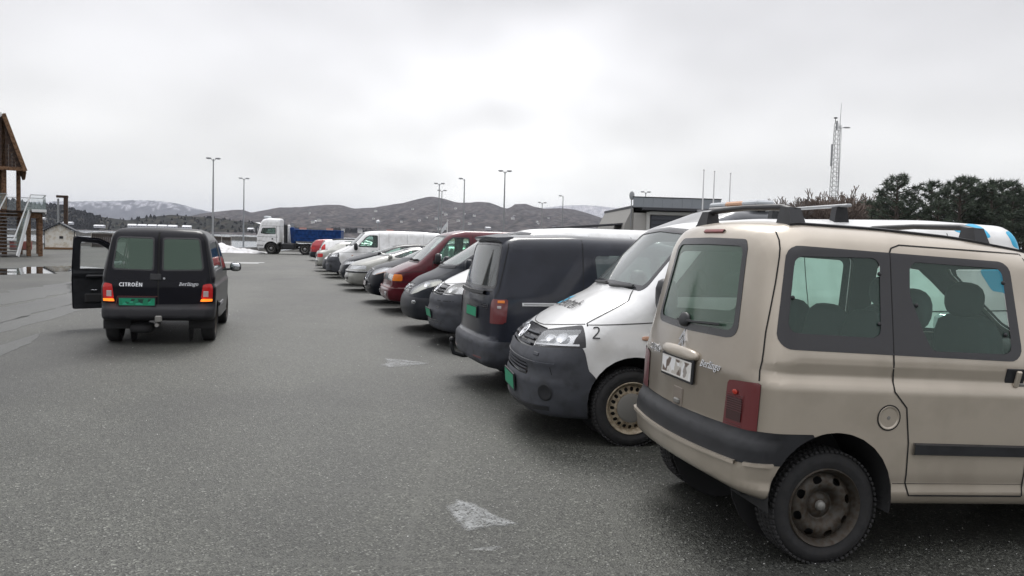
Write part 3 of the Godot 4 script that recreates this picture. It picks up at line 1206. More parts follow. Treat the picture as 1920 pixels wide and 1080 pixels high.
	damp.albedo_color = lin(0.165, 0.172, 0.168)
	damp.roughness = 0.42
	damp.metallic_specular = 0.48
	damp.normal_scale = 0.35
	damp.vertex_color_use_as_albedo = false
	for q in [[-10.5, -18.5, 6.5, 0.55, "long damp streak on the far left of the lane"], [-9.0, -15.4, 5.0, 0.32, "narrow damp streak nearer than the open door"], [-12.8, -23.0, 5.5, 0.8, "broad damp streak left of the black van"], [-7.0, -10.6, 3.0, 0.22, "short damp streak at the left of the near lane"], [-13.5, -27.5, 5.0, 0.7, "damp streak just before the puddles"]]:
		var pts := []
		for k in 56:
			var ang := TAU * k / 56.0
			var rr := 1.0 + 0.10 * sin(k * 1.7 + q[0]) + 0.10 * sin(k * 2.9 + q[1])
			var al: float = cos(ang) * q[2] * (1.0 + 0.05 * sin(k * 3.7))
			var ac: float = sin(ang) * absf(sin(ang)) * q[3] * rr + 0.12 * sin(al * 0.8)
			pts.append([q[0] - al * 0.267 + ac * 0.964, q[1] - al * 0.964 - ac * 0.267])
		sheet("damp_streak", pts, 0.003, damp, q[4], "structure")
	# thin leftover ice, and worn paint of the bays
	ice_patch("ice_patch", [[-0.40, -5.27], [-0.33, -5.42], [-0.2, -5.36], [-0.1, -5.18], [-0.02, -5.08], [0.10, -4.97], [0.0, -4.93], [-0.12, -4.88], [-0.25, -4.82], [-0.29, -4.95], [-0.33, -5.05]], "triangular grey ice patch on the asphalt near the beige van", 0.9)
	ice_patch("ice_patch", [[-1.80, -11.75], [-1.5, -11.62], [-1.2, -11.5], [-1.12, -11.3], [-1.3, -11.1], [-1.6, -10.85], [-1.75, -11.1], [-1.72, -11.4]], "streaky pale ice patch ahead of the grey van's tow hook", 0.8)
	ice_patch("ice_patch", [[-0.22, -4.52], [-0.08, -4.57], [0.0, -4.6], [-0.06, -4.52]], "thin frost smear below the triangular ice patch", 0.45)
	var lm := mat("worn_paint", lin(0.40, 0.40, 0.39, 0.5), 0.8)
	for q in [[Vector2(-6.3, -27.5), 1.6, "broad faded bay mark ahead of the silver saloon"], [Vector2(-8.3, -33.0), 1.6, "faded bay mark ahead of the white van with black bumper"], [Vector2(-10.2, -38.5), 2.2, "pale bay mark ahead of the silver saloon's boot"], [Vector2(-11.6, -43.0), 2.6, "long white mark by the row's far cars"], [Vector2(-13.0, -47.0), 2.6, "farthest long white mark before the lorry"]]:
		var c: Vector2 = q[0]
		var l: float = q[1]
		var pts := []
		for k in 12:
			var a := TAU * k / 12.0
			var rr := 1.0 + 0.35 * sin(k * 2.3 + c.y)
			pts.append([c.x + cos(a) * l * 0.5 * rr - sin(a) * 0.02, c.y + sin(a) * 0.09 * rr - cos(a) * l * 0.13])
		var o := sheet("bay_marking", pts, 0.004, lm, q[2], "structure")
	for q in [[[-16.9, -47.6], [-14.6, -48.6], "upper of two white stripes right of the black van"], [[-16.5, -46.3], [-14.5, -47.2], "lower of two white stripes right of the black van"]]:
		var a := Vector2(q[0][0], q[0][1])
		var b := Vector2(q[1][0], q[1][1])
		var nn := (b - a).normalized().orthogonal() * 0.28
		sheet("bay_marking", [[a.x - nn.x, a.y - nn.y], [b.x - nn.x, b.y - nn.y], [b.x + nn.x, b.y + nn.y], [a.x + nn.x, a.y + nn.y]], 0.004, mat("paint_line", lin(0.6, 0.6, 0.6), 0.8), q[2])
	# loose pale grit
	var gm := MultiMesh.new()
	gm.transform_format = MultiMesh.TRANSFORM_3D
	gm.use_colors = true
	var st := polys([[Vector3(-1, 0, -0.8), Vector3(0.9, 0, -0.7), Vector3(0.3, 0.9, 0.1)], [Vector3(0.9, 0, -0.7), Vector3(0.4, 0, 1), Vector3(0.3, 0.9, 0.1)], [Vector3(0.4, 0, 1), Vector3(-1, 0, -0.8), Vector3(0.3, 0.9, 0.1)]])
	var sm := ArrayMesh.new()
	var arrs := []
	arrs.resize(Mesh.ARRAY_MAX)
	arrs[Mesh.ARRAY_VERTEX] = st[0]
	arrs[Mesh.ARRAY_NORMAL] = st[1]
	arrs[Mesh.ARRAY_INDEX] = st[2]
	sm.add_surface_from_arrays(Mesh.PRIMITIVE_TRIANGLES, arrs)
	var grit := mat("grit", Color.WHITE, 0.8)
	grit.vertex_color_use_as_albedo = true
	sm.surface_set_material(0, grit)
	gm.mesh = sm
	gm.instance_count = 9000
	for i in gm.instance_count:
		var d := 3.0 + 17.0 * pow(rng.randf(), 1.6)
		var az := rng.randf_range(-0.62, 0.62)
		var s := rng.randf_range(0.0016, 0.0042) * (1.0 + d * 0.05)
		gm.set_instance_transform(i, Transform3D(Basis(UP, rng.randf() * TAU).scaled(Vector3(s, s * 0.8, s)), Vector3(sin(az) * d, 0.001, -cos(az) * d)))
		var g := rng.randf_range(0.10, 0.45) if rng.randf() < 0.88 else rng.randf_range(0.5, 0.85)
		gm.set_instance_color(i, Color(g, g * 0.99, g * 0.95))
	var go := MultiMeshInstance3D.new()
	go.name = "gravel"
	go.multimesh = gm
	add_child(go, true)
	tag(go, "loose pale grit scattered over the near asphalt", "gravel", "", "stuff")

func lot_edge(x: float) -> float:   # where the asphalt stops, towards the water
	return lerpf(-80.0, -126.0, smoothstep(-20.0, 4.0, x))

func ice_patch(called: String, pts: Array, label: String, strength: float) -> void:
	# a thin lens of ice, thicker and whiter in the middle
	var p := pv(pts)
	var mid := Vector2.ZERO
	for q in p: mid += q
	mid /= p.size()
	var v := PackedVector3Array()
	var n := PackedVector3Array()
	var t := PackedInt32Array()
	var cols := PackedColorArray()
	var per := 5
	var cnt := p.size() * 4
	for r in per + 1:
		for k in cnt:
			var i := k >> 2
			var e := p[i].lerp(p[(i + 1) % p.size()], (k & 3) / 4.0)
			var f := float(r) / per
			var q := mid.lerp(e, f * (1.0 + (0.05 * sin(k * 1.9) + 0.04 * sin(k * 5.3)) * f))
			v.append(Vector3(q.x, 0.004 + 0.012 * (1 - f * f), q.y))
			n.append(UP)
			var g := clampf(0.75 + 0.3 * sin(k * 0.7 + r * 1.3) * f, 0.3, 1.0)
			cols.append(Color(0.36, 0.37, 0.37, strength * 0.9 * g * (1.0 if r < per else 0.0)))
	for r in per:
		for k in cnt:
			var a := r * cnt + k
			var b := r * cnt + (k + 1) % cnt
			t.append_array([a, b, a + cnt, b, b + cnt, a + cnt])
	var m := mat("ice", Color(1, 1, 1, 0.99), 0.32)
	m.transparency = BaseMaterial3D.TRANSPARENCY_ALPHA
	m.vertex_color_use_as_albedo = true
	if m.albedo_texture == null:
		tri(m, noise_tex(2, 0.11, FastNoiseLite.TYPE_CELLULAR, 1, [[0.0, Color(0.9, 0.9, 0.9, 1.0)], [0.5, Color(1, 1, 1, 0.92)], [0.7, Color(1, 1, 1, 0.6)], [1.0, Color(1, 1, 1, 0.1)]], 1024), 0.80, true)
	tag(commit(called, [v, n, t], m, self, Transform3D(), cols), label, "ice patch", "patches of leftover ice", "thing")

func ridge(called: String, crest: Array, D: float, depth: float, rough_: float, m: Material, label: String, cols_: Array, base := -3.0, nseed := 1) -> void:
	var pts := pv(crest)
	var v := PackedVector3Array()
	var n := PackedVector3Array()
	var t := PackedInt32Array()
	var cols := PackedColorArray()
	var fn := FastNoiseLite.new()
	fn.seed = nseed
	fn.frequency = 1.0 / (D * 0.03)
	fn.fractal_octaves = 5
	var fc := FastNoiseLite.new()
	fc.seed = nseed + 5
	fc.frequency = 1.0 / (D * 0.011)
	fc.fractal_octaves = 4
	var nx := 260
	var nz := 26
	var x0 := pts[0].x
	var x1 := pts[pts.size() - 1].x
	for j in nz + 1:
		var f := float(j) / nz
		for i in nx + 1:
			var u := float(i) / nx
			var xc := lerpf(x0, x1, u)
			var hc := ip(pts, xc)
			var k := 1.0 - f * depth
			var x := xc * k
			var z := -D * k
			var y := base + (hc - base) * pow(1.0 - f, 1.35) * (1.0 + 0.0 * f)
			y += fn.get_noise_2d(x, z) * rough_ * sin(PI * minf(f * 1.15, 1.0)) + (fc.get_noise_2d(x * 2.3, 0) * rough_ * 0.10 if j == 0 else 0.0)
			if j == nz: y = base - 3.0
			v.append(Vector3(x, y, z))
			var g := fc.get_noise_2d(x, z * 0.7) * 1.1 + fn.get_noise_2d(x * 3.0, z * 3.0) * 0.5
			var c: Color = cols_[0]
			if g < 0: c = cols_[0].lerp(cols_[1], clampf(-g * 2.2, 0, 1))
			else: c = cols_[0].lerp(cols_[2], clampf(g * 2.0 - 0.15, 0, 1))
			if cols_.size() > 3 and y > cols_[3] and g > 0.10: c = cols_[4]
			cols.append(c)
	n.resize(v.size())
	for j in nz:
		for i in nx:
			var a := j * (nx + 1) + i
			t.append_array([a, a + 1, a + nx + 1, a + 1, a + nx + 2, a + nx + 1])
	for i in range(0, t.size(), 3):
		var nn := (v[t[i + 1]] - v[t[i]]).cross(v[t[i + 2]] - v[t[i]])
		if nn.y < 0: nn = -nn
		for q in 3: n[t[i + q]] += nn
	for i in n.size(): n[i] = n[i].normalized()
	tag(commit(called, [v, n, t], m, self, Transform3D(), cols), label, "", "", "structure")

func hill_mat(key: String, sc: float) -> StandardMaterial3D:
	var m := mat(key, Color.WHITE, 1.0)
	m.vertex_color_use_as_albedo = true
	m.metallic_specular = 0.1
	tri(m, noise_tex(hash(key) % 900, 0.05, FastNoiseLite.TYPE_SIMPLEX, 5, [[0.0, Color(0.3, 0.3, 0.3)], [0.36, Color(0.58, 0.58, 0.58)], [0.5, Color(0.76, 0.74, 0.74)], [0.66, Color(0.95, 0.94, 0.93)], [0.85, Color(1, 1, 1)]], 512), sc, true)
	return m

func hills() -> void:
	ridge("snowy_mountain", [[100, 300], [207, 343], [495, 385], [726, 403], [958, 393], [1132, 374], [1307, 327], [1716, 223], [2200, 60]], 9000, 0.25, 40, hill_mat("snow_hill", 0.002), "pale snow covered mountain far behind the grey hall", [Color(0.62, 0.63, 0.66), Color(0.35, 0.36, 0.4), Color(0.8, 0.8, 0.82)], -3.0, 3)
	ridge("mountain", [[-8200, 200], [-7000, 260], [-5927, 262], [-5580, 256], [-4943, 280], [-4480, 298], [-4100, 318], [-3901, 320], [-3669, 298], [-3466, 252], [-3263, 211], [-2858, 168], [-2300, 60]], 9000, 0.3, 70, hill_mat("blue_hill", 0.0022), "long bluish mountain dusted with snow across the fjord", [Color(0.07, 0.075, 0.09), Color(0.04, 0.045, 0.055), Color(0.12, 0.12, 0.13), 215.0, Color(0.55, 0.56, 0.6)], -3.0, 4)
	ridge("hill", [[-1600, 20], [-1300, 38], [-1204, 49], [-1126, 67], [-1011, 83], [-982, 84], [-949, 74], [-856, 95], [-779, 99], [-683, 110], [-625, 111], [-583, 99], [-509, 105], [-400, 125], [-356, 138], [-302, 151], [-250, 143], [-207, 131], [-163, 132], [-124, 137], [-86, 134], [-37, 116], [-18, 115], [1, 131], [40, 134], [69, 125], [108, 118], [165, 122], [214, 119], [282, 102], [340, 83], [457, 57], [651, 30], [1100, 15], [1900, 20]], 3000, 0.62, 12, hill_mat("heath_hill", 0.0016), "long heather and rock hill with scattered houses", [Color(0.115, 0.106, 0.108), Color(0.066, 0.066, 0.070), Color(0.155, 0.144, 0.14)], -1.5, 5)
	ridge("forest_hill", [[-1500, 50], [-1100, 52], [-988, 51], [-930, 51], [-853, 41], [-833, 42], [-819, 41], [-809, 37], [-785, 32], [-761, 24], [-700, 18], [-650, 26], [-621, 30], [-583, 28], [-544, 27], [-496, 22], [-428, 18], [-300, 8]], 1500, 0.16, 5, hill_mat("wood_hill", 0.004), "low dark wooded shore across the water", [Color(0.04, 0.042, 0.036), Color(0.018, 0.022, 0.018), Color(0.085, 0.075, 0.055)], -1.6, 6)
	# the wood on the near shore
	var cm := join([moved(lathe([[0.0, 1.0], [0.10, 0.86], [0.16, 0.62], [0.27, 0.3], [0.24, 0.06], [0.0, 0.0]], 6, -1.0), Transform3D(Basis(Vector3(1, 0, 0), -PI / 2), Vector3.ZERO))])
	var mm := MultiMesh.new()
	mm.transform_format = MultiMesh.TRANSFORM_3D
	mm.use_colors = true
	var am := ArrayMesh.new()
	var arrs := []
	arrs.resize(Mesh.ARRAY_MAX)
	arrs[Mesh.ARRAY_VERTEX] = cm[0]
	arrs[Mesh.ARRAY_NORMAL] = cm[1]
	arrs[Mesh.ARRAY_INDEX] = cm[2]
	am.add_surface_from_arrays(Mesh.PRIMITIVE_TRIANGLES, arrs)
	var fm := mat("far_wood", Color.WHITE, 1.0)
	fm.vertex_color_use_as_albedo = true
	fm.metallic_specular = 0.1
	am.surface_set_material(0, fm)
	mm.mesh = am
	var prof := pv([[-1500, 50], [-1100, 52], [-988, 51], [-930, 51], [-853, 41], [-833, 42], [-819, 41], [-809, 37], [-785, 32], [-761, 24], [-700, 18], [-650, 26], [-621, 30], [-583, 28], [-544, 27], [-496, 22], [-428, 18], [-300, 8]])
	var ts := []
	for i in 5200:
		var f := pow(rng.randf(), 1.3)
		var xc := rng.randf_range(-1250, -380)
		var k := 1.0 - f * 0.16
		if xc > -750 and rng.randf() < 0.9: continue
		var s := rng.randf_range(3.0, 7.0)
		var y := -1.6 + (ip(prof, xc) + 1.6) * pow(1.0 - f, 1.35) - 1.0
		ts.append([Transform3D(Basis(UP, rng.randf() * TAU).scaled(Vector3(s * 1.5, s, s * 1.5)), Vector3(xc * k, y, -1500.0 * k)), rng.randf_range(0.6, 1.3)])
	# the darker plantation on the heather hill
	for i in 2600:
		var ux := rng.randf()
		var dd := 1400.0 + 260.0 * rng.randf()
		var xx := lerpf(-330, 40, ux) * dd / 1500.0
		var s := rng.randf_range(3.5, 6.5)
		ts.append([Transform3D(Basis(UP, rng.randf() * TAU).scaled(Vector3(s * 1.4, s, s * 1.4)), Vector3(xx, (dd - 1240.0) * 0.028 - 1.0 + fmod(absf(sin(xx * 0.013) * 2.0), 2.0), -dd)), rng.randf_range(0.5, 1.0)])
	mm.instance_count = ts.size()
	for i in ts.size():
		mm.set_instance_transform(i, ts[i][0])
		var g: float = ts[i][1]
		mm.set_instance_color(i, Color(0.026 * g, 0.031 * g, 0.026 * g))
	var o := MultiMeshInstance3D.new()
	o.name = "forest"
	o.multimesh = mm
	add_child(o, true)
	tag(o, "dark far-off conifer woods on the shores across the water", "forest", "", "stuff")
	far_houses()

func far_house(kind: int) -> Node3D:
	var o := Node3D.new()
	var w: float = [9.0, 12.0, 14.0][kind]
	var d := 8.0
	var h: float = [5.0, 4.0, 3.4][kind]
	commit("wall", cbox(Vector3(0, h * 0.5 - 1.0, 0), Vector3(w, h + 2.0, d), 0), [mat("white_wall", lin(0.62, 0.62, 0.6), 0.9), mat("yellow_wall", lin(0.5, 0.38, 0.16), 0.9), mat("grey_wall", lin(0.4, 0.4, 0.42), 0.9)][kind], o)
	commit("roof", polys([[Vector3(-w * 0.54, h, -d * 0.56), Vector3(w * 0.54, h, -d * 0.56), Vector3(w * 0.54, h + 2.8, 0), Vector3(-w * 0.54, h + 2.8, 0)], [Vector3(-w * 0.54, h, d * 0.56), Vector3(w * 0.54, h, d * 0.56), Vector3(w * 0.54, h + 2.8, 0), Vector3(-w * 0.54, h + 2.8, 0)], [Vector3(-w * 0.54, h, -d * 0.56), Vector3(-w * 0.54, h, d * 0.56), Vector3(-w * 0.54, h + 2.8, 0)], [Vector3(w * 0.54, h, -d * 0.56), Vector3(w * 0.54, h, d * 0.56), Vector3(w * 0.54, h + 2.8, 0)]]), [mat("slate_roof", lin(0.10, 0.10, 0.11), 0.9), mat("red_roof", lin(0.20, 0.075, 0.055), 0.9), mat("snow_roof", lin(0.78, 0.79, 0.8), 0.9)][kind], o)
	for i in 3:
		commit("window", cbox(Vector3(-w * 0.3 + w * 0.3 * i, h * 0.55, d * 0.5 + 0.02), Vector3(1.3, 1.3, 0.12)), P_BLACK, o)
	return o

func far_houses() -> void:
	var protos := [far_house(0), far_house(1), far_house(2)]
	# kind, x and y on the sightline at that distance: metres
	var crest := pv([[-1204, 49], [-982, 84], [-683, 110], [-400, 125], [-302, 151], [-124, 137], [108, 118], [340, 83], [651, 30]])
	var groups := ["white houses scattered over the heather hill", "yellow houses with red roofs below the hill", "snow roofed sheds across the water"]
	var labels := ["small white house with a dark roof on the heather hill", "yellow house with a red roof at the foot of the hill", "low shed with a snowy roof on the shore across the water"]
	for i in 54:
		var kind := 0
		var dist := rng.randf_range(1300, 2450)
		var ang := rng.randf_range(-0.40, 0.09)
		var xc := tan(ang) * 3000.0
		var k := dist / 3000.0
		var f := (1.0 - k) / 0.62
		var y := -1.5 + (ip(crest, xc) + 1.5) * pow(maxf(1.0 - f, 0.0), 1.35)
		if i % 6 == 1: kind = 2
		var zone: String = ["above the lorry's cab", "above the blue tipper", "above the far silver saloon", "above the far white van", "above the silver estate", "under the highest crest", "behind the maroon van's roof", "behind the two close lamp posts", "under the notch of the ridge", "at the ridge's right-hand end"][clampi(int((ang + 0.40) / 0.049), 0, 9)]
		var high := "low" if dist < 1600 else "midway up" if dist < 2050 else "high up"
		var sz := rng.randf_range(0.4, 0.8)
		var lb := "%s %s hill house %s, %s" % ["bigger" if sz > 0.6 else "tiny", "white dark-roofed" if kind == 0 else "snowy-roofed", high, zone]
		dup(protos[kind], "house", lb, Vector3(xc * k, y + 2.0, -dist), rng.randf_range(-0.8, 0.8), Vector3.ONE * sz, "white houses scattered over the heather hill" if kind == 0 else "snow roofed houses on the heather hill").set_meta("category", "house")
	for q in [[-262, 6, "yellow house with a red roof right of the blue tipper"], [-176, 6.5, "yellow house with a red roof behind the white van"], [-300, 6, "yellow farmhouse with a red roof above the blue tipper"]]:
		dup(protos[1], "house", q[2], Vector3(q[0], q[1], -1180), 0.2, Vector3(0.75, 0.75, 0.75)).set_meta("category", "house")
	for i in 6:
		var s := dup(protos[2], "boat_shed", ["white roofed boat shed, the first of six in line", "white roofed boat shed, the second of six in line", "white roofed boat shed, the third of six in line", "white roofed boat shed, the fourth of six in line", "white roofed boat shed, the fifth of six in line", "white roofed boat shed, set apart at the end of the line"][i], Vector3(-497 + i * 14.4 + (5 if i == 5 else 0), 4.5, -1080 + i * 3), 0.1, Vector3(0.72, 0.7, 0.8), "six white roofed sheds in line across the water")
		s.set_meta("category", "shed")
	for q in [[-640, 7, 1190, "snow roofed long shed by the dark wood"], [-560, 3.5, 1120, "low white roofed boathouse at the waterline"], [-770, 14, 1350, "snow roofed house at the top of the dark wood"]]:
		dup(protos[2], "boathouse", q[3], Vector3(q[0], q[1], -q[2]), -0.2, Vector3(1.0, 0.5, 0.7)).set_meta("category", "boathouse")
	for p in protos: p.free()

# ---------------------------------------------------------------- what stands round the lot
func lamp_post(label: String, at: Vector3, h: float, heads: int, turn: float) -> void:
	var o := thing("street_lamp", label, "street lamp", at, turn, "tall grey lamp posts round the lot")
	var g: Material = mats["galvanised"]
	commit("pole", tube([Vector3(0, 0, 0), Vector3(0, h * 0.5, 0), Vector3(0, h, 0)], [0.10, 0.08, 0.05], 10), g, o)
	commit("base_plate", cbox(Vector3(0, 0.03, 0), Vector3(0.4, 0.05, 0.4), 0.01), g, o)
	for k in heads:
		var s := 1.0 if k == 0 else -1.0
		commit("arm", tube([Vector3(0, h - 0.22, 0), Vector3(0.1 * s, h - 0.1, 0), Vector3(0.22 * s, h + 0.02, 0)], 0.03, 6), g, o)
		var hd := commit("lamp_head", blob(Vector3(0.40 * s, h + 0.06, 0), Vector3(0.48, 0.15, 0.3), 3.0, 14, 8), mat("lamp_grey", lin(0.3, 0.31, 0.32), 0.5), o)
		commit("lens", blob(Vector3(0.41 * s, h + 0.0, 0), Vector3(0.34, 0.07, 0.22), 3.0, 12, 6), mats["reflector"], hd)

func flagpole(label: String, at: Vector3, h: float) -> Node3D:
	var o := thing("flagpole", label, "flagpole", at, 0.0, "bare white flagpoles in front of the hall")
	var w := mat("white_pole", lin(0.75, 0.75, 0.75), 0.5)
	commit("pole", tube([Vector3(0, 0, 0), Vector3(0, h * 0.4, 0), Vector3(0, h, 0)], [0.085, 0.075, 0.04], 10), w, o)
	commit("finial", blob(Vector3(0, h + 0.06, 0), Vector3(0.16, 0.16, 0.16), 2.0, 10, 6), w, o)
	commit("cleat", cbox(Vector3(0.09, 1.2, 0), Vector3(0.05, 0.2, 0.04), 0.01), P_TRIM, o)
	return o

func structures() -> void:
	var g: Material = mats["galvanised"]
	lamp_post("tall double lamp post behind the black van", Vector3(-27.23, 0, -75), 8.28, 2, 0.3)
	lamp_post("double lamp post left of the white lorry's cab", Vector3(-32.6, 0, -100), 8.2, 2, 0.5)
	lamp_post("tallest looking double lamp post behind the maroon van", Vector3(-0.95, 0, -77.6), 8.1, 2, 0.0)
	lamp_post("single armed lamp post behind the maroon van's roof", Vector3(-5.4, 0, -89), 8.1, 1, PI)
	lamp_post("double lamp post, nearer of the close pair by the white flag", Vector3(-8.9, 0, -98), 8.1, 2, 0.0)
	lamp_post("double lamp post, farther of the close pair by the white flag", Vector3(-9.8, 0, -112), 8.1, 2, 0.0)
	lamp_post("faint far double lamp post under the heather ridge", Vector3(4.1, 0, -122), 7.3, 2, 0.0)
	lamp_post("thin single lamp post at the right foot of the ridge", Vector3(6.84, 0, -117), 8.1, 1, PI)
	lamp_post("double lamp post rising behind the grey hall's roof", Vector3(16.25, 0, -103), 8.1, 2, 0.0)
	var sl := thing("garden_lamp", "short post lamp with a white globe beyond the parked cars", "lamp", Vector3(-15.9, 0, -97))
	commit("pole", tube([Vector3.ZERO, Vector3(0, 3.3, 0)], 0.06, 8), g, sl)
	commit("globe", blob(Vector3(0, 3.45, 0), Vector3(0.45, 0.4, 0.45), 2.0), mat("white_globe", lin(0.75, 0.76, 0.78), 0.3), sl)
	flagpole("white flagpole against the grey hall's front", Vector3(16.32, 0, -72), 8.2)
	flagpole("white flagpole at the right corner of the grey hall", Vector3(17.24, 0, -72), 8.1)
	flagpole("flagpole standing clear to the right of the grey hall", Vector3(20.18, 0, -78), 8.5)
	var fp := flagpole("short flagpole flying a white flag beside two lamp posts", Vector3(-7.2, 0, -90), 3.6)
	fp.set_meta("group", "flagpole with a flag")
	var v := PackedVector3Array()
	var n := PackedVector3Array()
	var t := PackedInt32Array()
	for i in 9:
		for j in 2:
			v.append(Vector3(-0.04 - i * 0.075, 3.5 - j * 0.55 - i * 0.10, 0.10 * sin(i * 1.1)))
			n.append(Vector3(0, 0, 1))
	for i in 8: t.append_array([i * 2, i * 2 + 1, i * 2 + 2, i * 2 + 1, i * 2 + 3, i * 2 + 2])
	tag(commit("flag", [v, n, t], mat("flag_cloth", lin(0.7, 0.72, 0.74), 0.9), self, Transform3D(Basis(), Vector3(-7.2, 0, -90))), "small white flag hanging from the short flagpole", "flag")
	hall()
	mast()
	tower()
	shed()
	# snow heap ploughed up by the lorry
	var sv := PackedVector3Array()
	var sn := PackedVector3Array()
	var stt := PackedInt32Array()
	var fn := FastNoiseLite.new()
	fn.seed = 77
	fn.frequency = 0.45
	fn.fractal_octaves = 4
	var nx := 70
	var nz := 26
	for j in nz + 1:
		for i in nx + 1:
			var u := float(i) / nx
			var w := float(j) / nz * 2 - 1
			var x := -30.5 + u * 9.2
			var z := -71.5 + w * (3.0 - u * 1.2)
			var e := (1 - w * w) * smoothstep(0.0, 0.18, u) * pow(1 - u, 0.75)
			sv.append(Vector3(x, e * (1.15 + 0.85 * fn.get_noise_2d(x, z)) + 0.10 * fn.get_noise_2d(x * 4, z * 4) * minf(1.0, e * 4) - 0.02, z))
	sn.resize(sv.size())
	for j in nz:
		for i in nx:
			var a := j * (nx + 1) + i
			stt.append_array([a, a + 1, a + nx + 1, a + 1, a + nx + 2, a + nx + 1])
	for i in range(0, stt.size(), 3):
		var nn := (sv[stt[i + 1]] - sv[stt[i]]).cross(sv[stt[i + 2]] - sv[stt[i]])
		if nn.y < 0: nn = -nn
		for q in 3: sn[stt[i + q]] += nn
	for i in sn.size(): sn[i] = sn[i].normalized()
	var snow := mat("old_snow", lin(0.72, 0.73, 0.74), 0.9)
	tri(snow, noise_tex(71, 0.02, FastNoiseLite.TYPE_SIMPLEX, 5, [[0.0, Color(0.6, 0.58, 0.55)], [0.4, Color(0.93, 0.92, 0.92)], [1.0, Color(1, 1, 1)]], 256), 0.3, true)
	tag(commit("snow_pile", [sv, sn, stt], snow, self), "ploughed heap of old snow in front of the lorry", "snow heap", "", "thing")
	# low dark storage walls by the water
	for q in [[Vector3(-37.0, 0, -76.5), 0.3, 3.6, "low dark brown boarded fence behind the open van door"], [Vector3(-27.3, 0, -77.5), 0.2, 1.7, "low dark boarded bin fence left of the lorry"]]:
		var o := thing("board_fence", q[3], "fence", q[0], q[1], "low boarded fences by the water")
		var L: float = q[2]
		for k in 22: commit("plank", cbox(Vector3(-L * 0.5 + L * (k + 0.5) / 22.0, 0.62, 0.01 * (k % 2)), Vector3(L / 22.0 - 0.012, 1.2, 0.03), 0.004), mat("brown_board", lin(0.055, 0.042, 0.036), 0.9), o)
		for k in 3: commit("post", cbox(Vector3(-L * 0.5 + L * 0.5 * k, 0.7, 0.1), Vector3(0.07, 1.4, 0.07), 0.01), mat("pale_post", lin(0.3, 0.28, 0.26), 0.9), o)
		commit("rail", cbox(Vector3(0, 1.2, 0.05), Vector3(L, 0.1, 0.05), 0.01), mat("brown_board", Color.BLACK), o)
	# breakwater across the fjord arm
	var bw := PackedVector3Array()
	var bn := PackedVector3Array()
	var bt := PackedInt32Array()
	for i in 61:
		var x := -270.0 + i * 4.2
		var hh := 0.35 + 0.25 * sin(i * 1.7) + 0.15 * sin(i * 4.1)
		for q in [[-1.8, 1.6], [hh - 0.4, 0.5], [hh - 0.4, -0.5], [-1.8, -1.6]]:
			bw.append(Vector3(x, q[0], -330.0 + x * 0.12 + q[1] * 2))
			bn.append(Vector3(0, 1, signf(q[1]) * 0.4).normalized())
	for i in 60:
		for q in 3:
			var a := i * 4 + q
			bt.append_array([a, a + 1, a + 4, a + 1, a + 5, a + 4])
	tag(commit("breakwater", [bw, bn, bt], mats["bank"] if mats.has("bank") else P_TRIM, self), "long low stone breakwater across the water", "breakwater")

